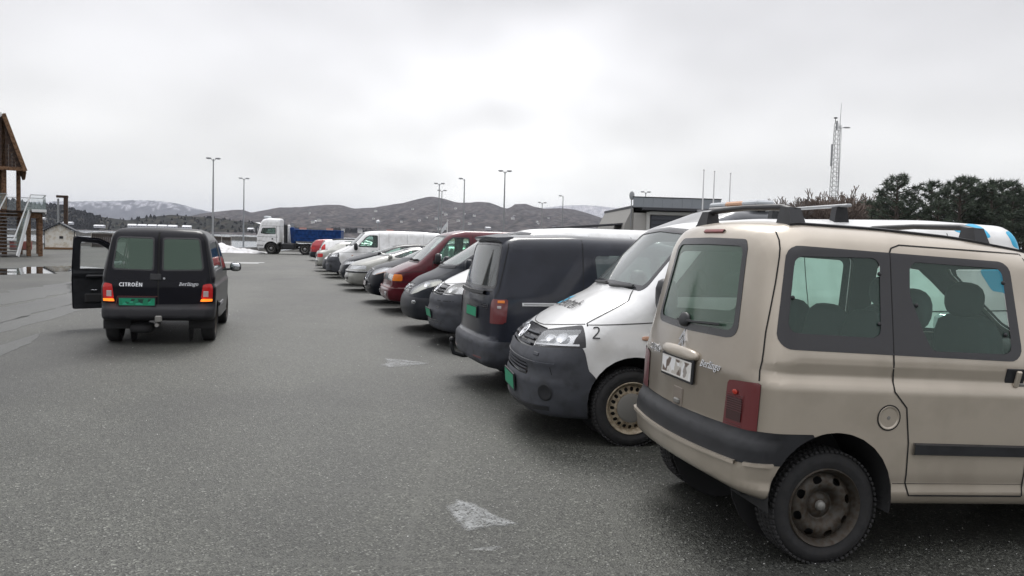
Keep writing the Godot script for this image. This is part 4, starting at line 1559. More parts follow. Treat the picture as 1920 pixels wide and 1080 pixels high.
func hall() -> void:
	var o := thing("hall", "grey metal clad hall with a dark roller door and raised front", "building", Vector3(11.6, 0, -80), 0.05)
	var grey := mat("hall_grey", lin(0.25, 0.27, 0.29), 0.6, 0.2)
	var pale := mat("hall_pale", lin(0.36, 0.35, 0.33), 0.85)
	var dark := mat("hall_dark", lin(0.035, 0.036, 0.042), 0.6)
	commit("wall", cbox(Vector3(4.2, 2.35, -9), Vector3(8.4, 4.7, 17.6), 0.02), pale, o)
	commit("wall", prism(pv([[-0.0, 0.0], [-1.6, 0.0], [-0.75, 3.75], [0.0, 5.3]]), 17.0, Transform3D(Basis(), Vector3(-0.01, 0, -9))), mat("hall_side", lin(0.26, 0.255, 0.24), 0.85), o)
	# the raised front band, panel by panel
	for k in 9: commit("panel", cbox(Vector3(0.35 + k * 0.95, 5.72, -0.1), Vector3(0.94, 0.95, 0.2), 0.008), grey, o)
	commit("roof", cbox(Vector3(4.2, 5.3, -9.1), Vector3(8.6, 0.25, 17.6), 0.02), dark, o)
	commit("fascia", cbox(Vector3(4.15, 6.23, -0.1), Vector3(8.65, 0.08, 0.28), 0.01), P_TRIM, o)
	commit("canopy", cbox(Vector3(4.55, 5.1, 0.2), Vector3(7.7, 0.28, 0.8), 0.02), dark, o)
	var dr := commit("roller_door", cbox(Vector3(4.9, 2.25, -0.17), Vector3(6.6, 4.5, 0.1), 0.01), dark, o)
	for k in 10: commit("slat", cbox(Vector3(4.9, 0.22 + k * 0.45, -0.10), Vector3(6.5, 0.40, 0.06), 0.015), mat("door_slat", lin(0.05, 0.054, 0.066), 0.5), dr)
	for s in [1.35, 8.45]: commit("door_frame", cbox(Vector3(s, 2.4, -0.08), Vector3(0.3, 4.8, 0.3), 0.01), mat("frame_pale", lin(0.48, 0.48, 0.46), 0.8), o)
	commit("door_frame", cbox(Vector3(4.9, 4.72, -0.08), Vector3(6.8, 0.3, 0.3), 0.01), mat("frame_pale", Color.BLACK), o)
	var a := thing("dish_aerial", "round dish aerial on a short pole at the hall's left corner", "aerial", Vector3(11.35, 0, -80.5))
	commit("pole", tube([Vector3(0, 3.4, 0), Vector3(0, 6.4, 0)], 0.05, 8), mats["galvanised"], a)
	commit("dish", blob(Vector3(0, 6.35, 0.1), Vector3(0.5, 0.85, 0.2), 2.2), mat("lamp_grey", lin(0.3, 0.31, 0.32)), a)
	# low long shed roof left of the hall
	var l := thing("lean_to_shed", "low dark roofed lean-to at the hall's left side", "shed", Vector3(7.0, 0, -84))
	commit("wall", cbox(Vector3(0, 1.5, 0), Vector3(7.4, 3.0, 4), 0.02), mat("hall_side", Color.BLACK), l)
	commit("roof", moved(cbox(Vector3.ZERO, Vector3(8.2, 0.18, 4.6), 0.02), Transform3D(Basis(Vector3(0, 0, 1), 0.09), Vector3(0, 3.3, 0))), dark, l)

func mast() -> void:
	var o := thing("lattice_mast", "tall grey lattice radio mast with aerials above the thicket", "mast", Vector3(49.9, 0, -130))
	var g: Material = mats["galvanised"]
	var H := 21.3
	for q in [Vector2(1, 1), Vector2(-1, 1), Vector2(-1, -1), Vector2(1, -1)]:
		var a: float = mast_half(0.0)
		var b: float = mast_half(H)
		commit("leg", tube([Vector3(q.x * a, 0, q.y * a), Vector3(q.x * b, H, q.y * b)], 0.04, 6), g, o)
	var br := []
	var k := 0
	var y := 0.0
	while y < H - 0.7:
		var a: float = mast_half(y)
		var b: float = mast_half(y + 0.72)
		for f in 4:
			var c1 := Vector3([-a, a, a, -a][f], y, [a, a, -a, -a][f])
			var c2 := Vector3([-b, b, b, -b][(f + 1) % 4], y + 0.72, [b, b, -b, -b][(f + 1) % 4])
			var c3 := Vector3([-a, a, a, -a][(f + 1) % 4], y, [a, a, -a, -a][(f + 1) % 4])
			br.append(tube([c1, c2], 0.024, 4, false))
			br.append(tube([c1, c3], 0.02, 4, false))
		y += 0.72
		k += 1
	tag(commit("lattice_bracing", join(br), g, o), "", "", "", "stuff")
	var ladder := []
	for i in 50: ladder.append(tube([Vector3(0.62, 0.4 + i * 0.41, -0.2), Vector3(0.62, 0.4 + i * 0.41, 0.2)], 0.02, 4, false))
	ladder.append(tube([Vector3(0.62, 0, 0.22), Vector3(0.62, 21, 0.22)], 0.03, 4))
	ladder.append(tube([Vector3(0.62, 0, -0.22), Vector3(0.62, 21, -0.22)], 0.03, 4))
	commit("ladder", join(ladder), g, o)
	commit("whip_aerial", tube([Vector3(0.4, 20.5, 0), Vector3(0.5, 24.4, 0)], [0.05, 0.025], 6), g, o)
	commit("panel_aerial", cbox(Vector3(-0.75, 16.3, 0.3), Vector3(0.28, 3.4, 0.22), 0.04), mat("lamp_grey", Color.BLACK), o)
	commit("panel_aerial", cbox(Vector3(-0.2, 20.9, 0.4), Vector3(0.24, 1.4, 0.2), 0.04), mat("lamp_grey", Color.BLACK), o)
	var arm := commit("lamp_arm", tube([Vector3(0.35, 20.5, 0), Vector3(1.0, 20.62, 0)], 0.05, 6), g, o)
	commit("lamp_head", blob(Vector3(1.5, 20.66, 0), Vector3(1.1, 0.22, 0.4), 3.0), mat("lamp_grey", Color.BLACK), arm)
	commit("camera_dome", join([tube([Vector3(-0.3, 21.2, 0), Vector3(-0.3, 22.0, 0)], 0.05, 6), blob(Vector3(-0.3, 22.1, 0), Vector3(0.6, 0.24, 0.4), 2.4)]), P_TRIM, o)

func mast_half(y: float) -> float:
	return 0.66 - 0.34 * y / 21.3

func tower() -> void:
	# an open timber stand with a pitched roof, stairs and glass railings
	var o := thing("timber_stand", "tall open timber stand with a pitched roof, stairs and glass railings", "lookout stand", Vector3(-28.4, 0, -48))
	o.rotation.y = deg_to_rad(31.0)
	var wood := tri(mat("brown_timber", lin(0.21, 0.12, 0.065), 0.85), noise_tex(81, 0.03, FastNoiseLite.TYPE_SIMPLEX, 5, [[0.0, Color(0.55, 0.5, 0.46)], [0.5, Color(0.9, 0.88, 0.86)], [1.0, Color(1, 1, 1)]], 256), 0.6)
	var dark := tri(mat("dark_timber", lin(0.085, 0.05, 0.034), 0.9), noise_tex(82, 0.03, FastNoiseLite.TYPE_SIMPLEX, 5, [[0.0, Color(0.5, 0.5, 0.5)], [1.0, Color(1, 1, 1)]], 256), 0.6)
	var white := mat("white_steel", lin(0.62, 0.63, 0.63), 0.5)
	var gl := mat("rail_glass", lin(0.35, 0.5, 0.45, 0.16), 0.03)
	# posts of the roof
	for q in [Vector3(-29.36, 0, -48), Vector3(-28.66, 0, -49.2), Vector3(-29.6, 0, -55.5), Vector3(-28.6, 0, -55.5), Vector3(-33.5, 0, -48), Vector3(-33.5, 0, -55.5)]:
		tc("post", cbox(Vector3(q.x, 4.0, q.z), Vector3(0.26, 8.0 if q.x < -29.0 else 5.2, 0.26), 0.02) if q.x < -29.0 else cbox(Vector3(q.x, 2.6, q.z), Vector3(0.2, 5.2, 0.2), 0.02), wood, o)
	# lower posts of the deck
	for q in [Vector3(-28.15, 0, -48.6), Vector3(-28.55, 0, -52.2), Vector3(-27.55, 0, -48.6), Vector3(-27.55, 0, -53.8)]:
		tc("post", cbox(Vector3(q.x, 1.25, q.z), Vector3(0.24, 2.5, 0.24), 0.02), wood, o)
	# deck
	for k in 26: tc("plank", cbox(Vector3(-30.6 + (0.0), 2.62, -47.9 - k * 0.25), Vector3(6.6, 0.06, 0.235), 0.008), dark, o)
	tc("deck_edge", cbox(Vector3(-27.28, 2.6, -51), Vector3(0.06, 0.26, 6.5), 0.01), white, o)
	tc("deck_edge", cbox(Vector3(-27.62, 2.66, -47.74), Vector3(0.75, 0.16, 0.05), 0.01), white, o)
	tc("deck_beam", cbox(Vector3(-30.6, 2.38, -48.2), Vector3(6.2, 0.3, 0.16), 0.01), wood, o)
	# roof: two steep planes, boarded underneath
	for s in [[-29.35, -28.3], [-29.45, -35.0]]:
		var rx: float = s[0]
		var ex: float = s[1]
		var slope := Vector3(ex - rx, -3.15 if ex > -30 else -5.6, 0)
		var a := Vector3(rx, 8.1, -47.2)
		tc("roof", polys([[a, a + slope, a + slope + Vector3(0, 0, -9), a + Vector3(0, 0, -9)], [a + Vector3(0, -0.14, 0), a + slope + Vector3(0, -0.14, 0), a + slope + Vector3(0, -0.14, -9), a + Vector3(0, -0.14, -9)], [a, a + slope, a + slope + Vector3(0, -0.14, 0), a + Vector3(0, -0.14, 0)], [a + slope, a + slope + Vector3(0, 0, -9), a + slope + Vector3(0, -0.14, -9), a + slope + Vector3(0, -0.14, 0)]]), dark, o)
		tc("barge_board", beam(a + Vector3(0, -0.08, 0.06), a + slope + Vector3(0, -0.08, 0.06), 0.07, 0.22, 0.01), white if ex < -30 else wood, o)
		for k in 8: tc("rafter", beam(a + Vector3(0, -0.24, -0.5 - k * 1.1), a + slope * 0.98 + Vector3(0, -0.24, -0.5 - k * 1.1), 0.08, 0.18), wood, o)
	for k in 14: tc("plank", beam(Vector3(-29.6 - k * 0.33, 4.95, -47.35), Vector3(-29.6 - k * 0.33, 7.9 - k * 0.27, -47.35), 0.03, 0.31), dark, o)
	for k in 6:
		var gx := -29.2 + k * 0.165
		tc("plank", beam(Vector3(gx, 4.97, -47.35), Vector3(gx, 7.85 - (gx + 29.35) * 2.9, -47.35), 0.03, 0.163), dark, o)
	tc("tie_beam", beam(Vector3(-34.5, 4.98, -47.3), Vector3(-28.35, 4.98, -47.3), 0.14, 0.2, 0.01), wood, o)
	# stairs coming down towards the viewer
	for k in 13:
		var f := (k + 0.5) / 13.0
		tc("stair_tread", cbox(Vector3(-29.55, 2.55 * (1 - f), -48.0 + 0.1 + f * 1.15), Vector3(1.7, 0.06, 0.3), 0.01), mat("grey_tread", lin(0.12, 0.12, 0.12), 0.8), o)
	tc("stringer", beam(Vector3(-28.1, 2.62, -47.9), Vector3(-28.72, 0.02, -46.7), 0.08, 0.26, 0.01), white, o)
	tc("stringer", beam(Vector3(-29.6, 2.62, -47.8), Vector3(-30.6, 0.02, -46.5), 0.10, 0.34, 0.01), wood, o)
	tc("handrail", beam(Vector3(-28.05, 3.55, -47.9), Vector3(-28.9, 0.95, -46.7), 0.06, 0.06, 0.01), white, o)
	tc("handrail", beam(Vector3(-29.2, 3.55, -47.8), Vector3(-30.3, 0.95, -46.5), 0.06, 0.06, 0.01), white, o)
	tc("glass_panel", polys([[Vector3(-28.05, 3.5, -47.9), Vector3(-28.9, 0.9, -46.7), Vector3(-28.72, 0.2, -46.72), Vector3(-28.1, 2.75, -47.9)]]), gl, o)
	for q in [[Vector3(-28.05, 2.7, -47.85), Vector3(-27.28, 2.7, -47.85)], [Vector3(-27.28, 2.7, -47.85), Vector3(-27.28, 2.7, -50.9)], [Vector3(-27.28, 2.7, -51.0), Vector3(-27.28, 2.7, -54.2)], [Vector3(-33.8, 2.7, -47.8), Vector3(-29.25, 2.7, -47.8)], [Vector3(-33.8, 2.7, -54.3), Vector3(-27.3, 2.7, -54.3)]]:
		var a: Vector3 = q[0]
		var b: Vector3 = q[1]
		tc("glass_panel", polys([[a, b, b + Vector3(0, 0.86, 0), a + Vector3(0, 0.86, 0)]]), gl, o)
		tc("top_rail", beam(a + Vector3(0, 0.88, 0), b + Vector3(0, 0.88, 0), 0.05, 0.035), mats["steel"], o)

func tc(called: String, m: Array, material: Material, o: Node3D) -> MeshInstance3D:   # the stand's parts are laid out about its front corner
	return commit(called, m, material, o, Transform3D(Basis(), Vector3(28.4, 0, 48)))

func shed() -> void:
	var o := thing("small_shed", "small white boarded shed with a dark gabled roof", "shed", Vector3(-36.3, 0, -66.4), 0.42)
	var wm := tri(mat("shed_white", lin(0.76, 0.75, 0.71), 0.85), noise_tex(91, 0.02, FastNoiseLite.TYPE_SIMPLEX, 4, [[0.0, Color(0.86, 0.82, 0.75)], [0.5, Color(0.97, 0.96, 0.94)], [1.0, Color(1, 1, 1)]], 256), 0.4)
	for k in 14:
		var x := -0.93 + k * 0.143
		commit("plank", cbox(Vector3(x, 0.72 + 0.28 * (1 - absf(x)), 1.2), Vector3(0.138, 1.44 + 0.56 * (1 - absf(x)), 0.03), 0.004), wm, o)
	commit("wall", cbox(Vector3(0, 0.72, 0), Vector3(1.98, 1.4, 2.36), 0.01), wm, o)
	for s in [1.0, -1.0]:
		commit("roof", moved(cbox(Vector3(0.66, 0, 0), Vector3(1.45, 0.09, 2.9), 0.015), Transform3D(Basis(Vector3(0, 1, 0), 0.0 if s > 0 else PI) * Basis(Vector3(0, 0, 1), -0.50), Vector3(0, 2.08, 0))), mat("shed_roof", lin(0.05, 0.055, 0.065), 0.8), o)
		commit("downpipe", tube([Vector3(1.05 * s, 1.42, 1.28), Vector3(1.05 * s, 0.0, 1.28)], 0.035, 6), P_TRIM, o)
	commit("vent", cbox(Vector3(0.12, 0.95, 1.23), Vector3(0.26, 0.2, 0.05), 0.01), P_TRIM, o)
	commit("plinth", cbox(Vector3(0, 0.06, 1.25), Vector3(2.1, 0.2, 0.2), 0.02), mat("rusty_brown", lin(0.16, 0.09, 0.045), 0.9), o)
	# the timber portal behind
	var p := thing("timber_portal", "tall narrow brown timber portal rising behind the shed", "timber portal", Vector3(-37.4, 0, -68.6), 0.4)
	var wood: Material = mats["dark_timber"]
	commit("post", cbox(Vector3(0.28, 2.15, 0), Vector3(0.3, 4.3, 0.5), 0.02), wood, p)
	commit("post", cbox(Vector3(-0.28, 2.05, 0), Vector3(0.14, 4.1, 0.2), 0.02), mats["galvanised"], p)
	commit("lintel", cbox(Vector3(0.02, 4.28, 0), Vector3(0.86, 0.2, 0.52), 0.02), wood, p)
	# bits lying by the tower
	for q in [[Vector3(-36.6, 0, -61.5), mat("dull_red", lin(0.22, 0.07, 0.06), 0.8), "dull red plastic crate lying behind the timber stand", Vector3(1.3, 0.6, 0.9)], [Vector3(-37.9, 0, -60.0), mat("pale_grey_crate", lin(0.4, 0.4, 0.41), 0.8), "pale grey crate behind the stairs of the stand", Vector3(1.4, 0.9, 0.9)]]:
		var b := thing("crate", q[2], "crate", q[0], 0.3)
		var s: Vector3 = q[3]
		commit("bin_body", cbox(Vector3(0, s.y * 0.45, 0), Vector3(s.x, s.y * 0.9, s.z), 0.05), q[1], b)
		commit("lid", cbox(Vector3(0, s.y * 0.95, 0), Vector3(s.x * 1.04, s.y * 0.1, s.z * 1.04), 0.03), q[1], b)

# ---------------------------------------------------------------- trees
func grow(segs: Array, a: Vector3, d: Vector3, L: float, r: float, depth: int, spread: float, kids: int) -> void:
	var b := a + d * L
	var mid := a + d * L * 0.5 + Vector3(rng.randf_range(-1, 1), rng.randf_range(-0.5, 0.5), rng.randf_range(-1, 1)) * L * 0.06
	segs.append([a, mid, r, r * 0.85])
	segs.append([mid, b, r * 0.85, r * 0.66])
	if depth == 0: return
	for i in kids:
		var nd := (d + Vector3(rng.randf_range(-1, 1), rng.randf_range(-0.25, 0.75), rng.randf_range(-1, 1)) * spread).normalized()
		grow(segs, (mid if i % 2 == 0 and depth > 1 else b), nd, L * rng.randf_range(0.62, 0.85), r * 0.6, depth - 1, spread, kids)

func seg_mesh(segs: Array, sides := 3) -> Array:
	var v := PackedVector3Array()
	var n := PackedVector3Array()
	var t := PackedInt32Array()
	for s in segs:
		var d: Vector3 = (s[1] - s[0]).normalized()
		var u := d.cross(Vector3.UP if absf(d.y) < 0.9 else Vector3.RIGHT).normalized()
		var w := u.cross(d)
		var off := v.size()
		for e in 2:
			for k in sides:
				var q := u * cos(TAU * k / sides) + w * sin(TAU * k / sides)
				v.append(s[e] + q * s[2 + e])
				n.append(q)
		for k in sides:
			var k2 := (k + 1) % sides
			t.append_array([off + k, off + k2, off + sides + k, off + k2, off + sides + k2, off + sides + k])
	return [v, n, t]

func bare_tree(h: float, stems: int, depth: int, kids: int, spread: float, bark: Material, twigm: Material) -> Node3D:
	var o := Node3D.new()
	var segs := []
	for s in stems:
		var lean := Vector3(rng.randf_range(-1, 1), 2.6, rng.randf_range(-1, 1)).normalized() if stems > 1 else Vector3(0.03, 1, 0.02)
		grow(segs, Vector3(rng.randf_range(-0.3, 0.3), 0, rng.randf_range(-0.3, 0.3)) * float(stems > 1), lean, h * 0.34, h * 0.012 + 0.01, depth, spread, kids)
	var thick := []
	var thin := []
	for s in segs:
		if s[2] > h * 0.0055: thick.append(s)
		else: thin.append([s[0], s[1], maxf(s[2], 0.028), maxf(s[3], 0.024)])
	commit("trunk", seg_mesh(thick, 5), bark, o)
	commit("crown", seg_mesh(thin, 3), twigm, o)
	return o

func pine(h: float, wide: float, seed_: int, leaf: Material, bark: Material) -> Node3D:
	var o := Node3D.new()
	rng.seed = seed_
	var segs := []
	var v := PackedVector3Array()
	var n := PackedVector3Array()
	var t := PackedInt32Array()
	var cols := PackedColorArray()
	segs.append([Vector3.ZERO, Vector3(0.1, h * 0.55, 0), h * 0.028, h * 0.02])
	segs.append([Vector3(0.1, h * 0.55, 0), Vector3(0.0, h * 0.97, 0), h * 0.02, h * 0.004])
	var nb := 38
	for i in nb:
		var f := 0.16 + 0.84 * (i + rng.randf()) / nb
		var y := h * f
		var az := i * 2.4 + rng.randf() * 0.8
		var prof := pow(1.0 - absf(f - 0.45) / 0.62, 0.6) if f < 0.97 else 0.12
		var L := wide * prof * rng.randf_range(0.65, 1.1)
		var d := Vector3(cos(az), rng.randf_range(0.05, 0.5) + f * 0.35, sin(az)).normalized()
		var tip := Vector3(0.05, y, 0) + d * L
		segs.append([Vector3(0.05, y, 0), tip, h * 0.006 + 0.01, 0.012])
		# tufts along the limb
		var nt := int(5 + L * 7)
		for k in nt:
			var c := Vector3(0.05, y, 0).lerp(tip, 0.3 + 0.75 * pow(rng.randf(), 0.7)) + Vector3(rng.randf_range(-1, 1), rng.randf_range(-0.4, 0.8), rng.randf_range(-1, 1)) * 0.30 * wide * 0.3
			var tone := rng.randf_range(0.45, 1.5)
			for q in 15:
				var e := Vector3(rng.randfn(), rng.randfn() * 0.8 + 0.45, rng.randfn()).normalized()
				var sd := e.cross(Vector3(rng.randfn(), rng.randfn(), rng.randfn())).normalized() * 0.025
				var off := v.size()
				var len := rng.randf_range(0.18, 0.52)
				v.append_array([c + sd, c - sd, c + e * len + sd * 0.3])
				var nn := e.cross(sd).normalized()
				n.append_array([nn, nn, nn])
				t.append_array([off, off + 1, off + 2])
				var cc := Color(0.056 * tone, 0.074 * tone, 0.050 * tone)
				cols.append_array([cc, cc, cc])
	commit("trunk", seg_mesh(segs, 6), bark, o)
	tag(commit("crown", [v, n, t], leaf, o, Transform3D(), cols), "", "", "", "stuff")
	return o

func trees() -> void:
	var bark := mat("bark", lin(0.07, 0.055, 0.045), 0.95)
	var twig := mat("twig", lin(0.155, 0.12, 0.10), 0.95)
	var twig2 := mat("pale_twig", lin(0.17, 0.15, 0.14), 0.95)
	var leaf := mat("pine_needles", Color.WHITE, 0.8)
	leaf.vertex_color_use_as_albedo = true
	leaf.backlight_enabled = true
	leaf.backlight = Color(0.12, 0.16, 0.08)
	rng.seed = 301
	var bush := [bare_tree(5.5, 5, 5, 3, 0.55, bark, twig), bare_tree(5.0, 6, 5, 3, 0.62, bark, twig), bare_tree(6.5, 3, 5, 3, 0.45, bark, twig2)]
	# thicket in front of the mast: px along x at 100 m
	var spots := [[1462, 350, 2], [1478, 352, 2], [1492, 348, 2], [1512, 352, 0], [1530, 345, 1], [1550, 348, 0], [1566, 342, 1], [1580, 344, 0], [1598, 352, 1], [1615, 356, 0], [1632, 356, 1], [1505, 366, 1], [1545, 362, 0], [1520, 356, 1], [1540, 352, 0], [1558, 350, 1], [1574, 350, 0], [1606, 358, 1], [1622, 360, 0], [1640, 360, 1], [1562, 366, 0], [1610, 370, 1], [1525, 372, 0], [1485, 362, 1], [1500, 358, 0], [1470, 366, 1], [1490, 370, 0], [1512, 364, 1], [1533, 360, 0], [1552, 358, 1], [1570, 356, 0], [1586, 358, 1], [1602, 364, 0], [1618, 368, 1], [1634, 366, 0], [1545, 372, 1], [1580, 372, 0], [1650, 372, 0], [1460, 372, 0], [1590, 362, 1], [1625, 364, 0], [1648, 362, 1], [1725, 372, 0], [1900, 338, 2], [1925, 335, 0], [1950, 336, 1], [1395, 372, 2], [1385, 378, 1]]
	var names := ["leftmost bare birch at the thicket's end", "second bare birch from the thicket's left end", "third bare birch beside the brown thicket"]
	var i := 0
	for s in spots:
		var D := 100.0 + (i * 37 % 14)
		var x: float = (s[0] - 960.0) / 1550.0 * D
		var top: float = 1.74 + (450.0 + 0.028 * (s[0] - 960.0) - s[1]) / 1550.0 * D
		var b: Node3D = bush[s[2]]
		var base_h: float = [6.3, 6.1, 7.6][s[2]]
		var k: float = top / base_h
		var where: String = "at the thicket's left end" if s[0] < 1500 else "left of the mast's foot" if s[0] < 1545 else "at the mast's foot" if s[0] < 1578 else "just right of the mast" if s[0] < 1612 else "next to the lone pine"
		var size_word: String = "tallest" if s[1] < 350 else "tall" if s[1] < 357 else "middling" if s[1] < 363 else "low" if s[1] < 370 else "lowest"
		var kind_word: String = ["bushy", "spreading", "pale slim"][s[2]]
		var lbl: String = names[i] if i < 3 else "%s %s bare brown shrub %s, in the thicket" % [size_word, kind_word, where] if s[0] < 1700 and s[0] > 1400 else ("%s bare tree at the right end of the pine row" % ["slim pale", "bushy brown", "spreading brown"][i % 3]) if s[0] > 1890 else ("%s faint bare tree behind the beige van's roof bar" % ["taller", "shorter"][i % 2]) if s[0] < 1400 else "bare brown shrub between the first two pines"
		var o := dup(b, "bare_tree", lbl, Vector3(x, 0, -D), i * 1.7, Vector3(k * 1.15, k, k * 1.15), "bare brown thicket by the radio mast" if s[0] < 1700 and s[0] > 1400 else "bare trees among the pines")
		o.set_meta("category", "tree")
		i += 1
	var small := dup(bush[2], "bare_tree", "small bare pale tree left of the grey hall", Vector3(11.9, 0, -92), 0.6, Vector3(0.62, 0.62, 0.62), "small bare tree by the hall")
	small.set_meta("category", "tree")
	var pines := [pine(8.0, 2.6, 11, leaf, bark), pine(7.5, 2.0, 12, leaf, bark), pine(8.0, 3.0, 13, leaf, bark)]
	rng.seed = 99
	var ps := [[1672, 322, 2, 1.0], [1648, 352, 0, 0.8], [1700, 356, 0, 0.8], [1738, 332, 1, 0.9], [1768, 338, 0, 0.9], [1790, 326, 2, 0.95], [1812, 324, 1, 1.0], [1830, 336, 0, 0.95], [1850, 330, 1, 1.0], [1868, 334, 2, 0.9], [1888, 332, 1, 0.9], [1752, 372, 2, 1.0], [1800, 366, 0, 1.1], [1845, 368, 2, 1.1], [1885, 366, 0, 1.1], [1915, 352, 2, 1.0], [1670, 372, 0, 1.1]]
	var pl := ["full dark pine standing alone right of the mast thicket", "low dark pine at the left foot of the lone pine", "low pine at the right foot of the lone pine", "slim ragged pine with a gap to its left", "dark pine right of the slim ragged pine", "broad dark pine starting the dense row", "tall pine near the middle of the dense row", "rounded dark pine in the dense row", "tall narrow pine topping the dense row", "broad pine towards the row's right end", "pine at the dense row's right end", "low pine filling under the slim ragged pine", "low pine filling under the broad pines", "low pine under the tall narrow pine", "low pine filling the row's right end", "pine beside the bare trees at the row's end", "low pine under the lone pine's crown"]
	for k in ps.size():
		var s: Array = ps[k]
		var D := 84.0 + (k * 29 % 11)
		var x: float = (s[0] - 960.0) / 1550.0 * D
		var top: float = 1.74 + (450.0 + 0.028 * (s[0] - 960.0) - s[1]) / 1550.0 * D * 0.92
		var hh: float = top / [8.0, 7.5, 8.0][s[2]]
		var o := dup(pines[s[2]], "pine_tree", pl[k], Vector3(x, 0, -D), k * 1.3, Vector3(hh * s[3] * 1.1, hh, hh * s[3] * 1.1), "dark pines in a row beyond the lot")
		o.set_meta("category", "tree")
	for b in bush: b.free()
	for p in pines: p.free()

# ---------------------------------------------------------------- vehicles
const BER := {"W": [[0.2, 0.838], [0.30, 0.852], [0.345, 0.840], [0.40, 0.85], [0.6, 0.86], [0.875, 0.870], [0.935, 0.842], [1.0, 0.856], [1.07, 0.850], [1.6, 0.745], [1.75, 0.70], [1.9, 0.64]], "rw": 0.012, "T": [[-0.7, 0.0], [2.5, 0.0], [3.5, 0.10]],
	"H": [[-0.7, 1.62], [-0.5, 1.75], [-0.3, 1.778], [0.3, 1.785], [0.8, 1.77], [1.3, 1.72], [1.72, 1.64], [2.55, 1.08], [3.3, 0.86], [3.48, 0.70], [3.6, 0.4]], "rh": 0.08, "crown": 0.07, "cw": 0.12,
	"F": [[0.1, 3.30], [0.25, 3.42], [0.5, 3.47], [0.75, 3.42], [0.95, 3.3], [1.1, 3.1]], "cf": 0.12, "cf4": 0.15,
	"R": [[0.15, -0.58], [0.27, -0.65], [0.42, -0.67], [0.545, -0.660], [0.59, -0.625], [0.9, -0.625], [1.1, -0.585], [1.6, -0.51], [1.72, -0.485], [1.85, -0.42]], "cr": 0.14,
	"B": [[-0.7, 0.30], [-0.4, 0.23], [3.2, 0.2], [3.5, 0.24]], "kt": 0.14, "kf": 0.16, "kr": 0.17}
const TRANSP := {"W": [[0.2, 0.86], [0.4, 0.93], [0.6, 0.95], [0.85, 0.952], [1.0, 0.94], [1.12, 0.925], [1.27, 0.905], [1.33, 0.885], [1.8, 0.80], [1.9, 0.76], [2.0, 0.70]], "rw": 0.025, "T": [[-3.98, 0.05], [-3.2, 0.0], [-0.2, 0.0], [0.9, 0.14]],
	"H": [[-4.05, 1.78], [-3.9, 1.92], [-3.0, 1.975], [-1.5, 1.975], [-0.85, 1.935], [-0.58, 1.875], [-0.02, 1.315], [0.03, 1.285], [0.25, 1.195], [0.55, 1.06], [0.80, 0.93], [0.92, 0.7]], "rh": 0.045, "crown": 0.055, "cw": 0.10,
	"F": [[0.1, 0.72], [0.22, 0.84], [0.30, 0.875], [0.42, 0.885], [0.50, 0.89], [0.545, 0.908], [0.575, 0.88], [0.67, 0.872], [0.695, 0.905], [0.78, 0.885], [0.83, 0.855], [0.95, 0.78], [1.1, 0.6], [1.3, 0.3]], "cf": 0.16, "cf4": 0.22,
	"R": [[0.2, -3.93], [0.4, -3.99], [0.6, -3.97], [1.2, -3.95], [1.9, -3.85]], "cr": 0.05, "B": [[-4.0, 0.35], [-3.5, 0.25], [0.4, 0.22], [0.9, 0.25]], "kt": 0.16, "kf": 0.18, "kr": 0.14}
const CADDY := {"W": [[0.25, 0.80], [0.4, 0.88], [0.6, 0.895], [0.9, 0.897], [1.1, 0.88], [1.6, 0.79], [1.75, 0.75], [1.85, 0.68]], "T": [[-0.9, 0.02], [2.5, 0.0], [3.5, 0.12]],
	"H": [[-0.95, 1.66], [-0.85, 1.72], [-0.6, 1.79], [0.3, 1.82], [1.2, 1.80], [1.7, 1.72], [2.45, 1.12], [3.2, 0.95], [3.5, 0.6]], "rh": 0.06, "crown": 0.06, "cw": 0.1, "F": [[0.1, 3.3], [0.5, 3.5], [0.9, 3.35], [1.1, 3.1]], "cf": 0.12, "cf4": 0.15,
	"R": [[0.2, -0.76], [0.35, -0.87], [0.57, -0.87], [0.63, -0.80], [1.0, -0.79], [1.15, -0.76], [1.7, -0.63], [1.85, -0.5]], "cr": 0.10, "B": [[-0.9, 0.32], [-0.5, 0.25], [3.2, 0.2], [3.5, 0.24]], "kt": 0.13, "kf": 0.16, "kr": 0.11}

func vehicles() -> void:
	beige_van()
	white_van()
	grey_caddy()
	old_white_van()
	dark_mpv()
	maroon_van()
	dark_suv()
	silver_estate()
	far_row()
	black_van()
	beacon_van()
	lorry()

func steel_wheel(key: String, R: float, fine: bool) -> Dictionary:
	return {"key": key, "R": R, "w": 0.195, "rim": R * 0.665, "rimmat": mats["rust_rim"], "hubmat": mats["grey_cap"], "dish": [[0.0, -0.055], [0.2, -0.055], [0.27, -0.06], [0.36, -0.075], [0.45, -0.035], [0.58, -0.018], [0.72, -0.022], [0.84, -0.04], [0.9, -0.055], [1.0, -0.06]], "holes": 8, "hole": [0.74, 0.026, 0.019], "hub": 0.026, "tread": fine, "fine": fine, "seg": 56 if fine else 32}

func cream_wheel(key: String, fine: bool) -> Dictionary:
	return {"key": key, "R": 0.335, "w": 0.21, "rim": 0.218, "rimmat": mats["cream_rim"], "hubmat": mats["grey_cap"], "dish": [[0.0, -0.035], [0.34, -0.035], [0.5, -0.03], [0.62, -0.028], [0.7, -0.034], [0.86, -0.046], [1.0, -0.06]], "holes": 20, "hole": [0.76, 0.0155, 0.019], "hub": 0.125, "bolts": 5, "bolt_r": 0.085, "tread": fine, "fine": fine, "seg": 56 if fine else 32}

func alloy_wheel(key: String, R: float) -> Dictionary:
	return {"key": key, "R": R, "w": 0.2, "rim": R * 0.66, "rimmat": mats["alloy"], "dish": [[0.0, -0.02], [0.3, -0.02], [0.8, -0.04], [1.0, -0.06]], "holes": 7, "hole": [0.62, 0.045, 0.06], "hub": 0.035, "seg": 32}

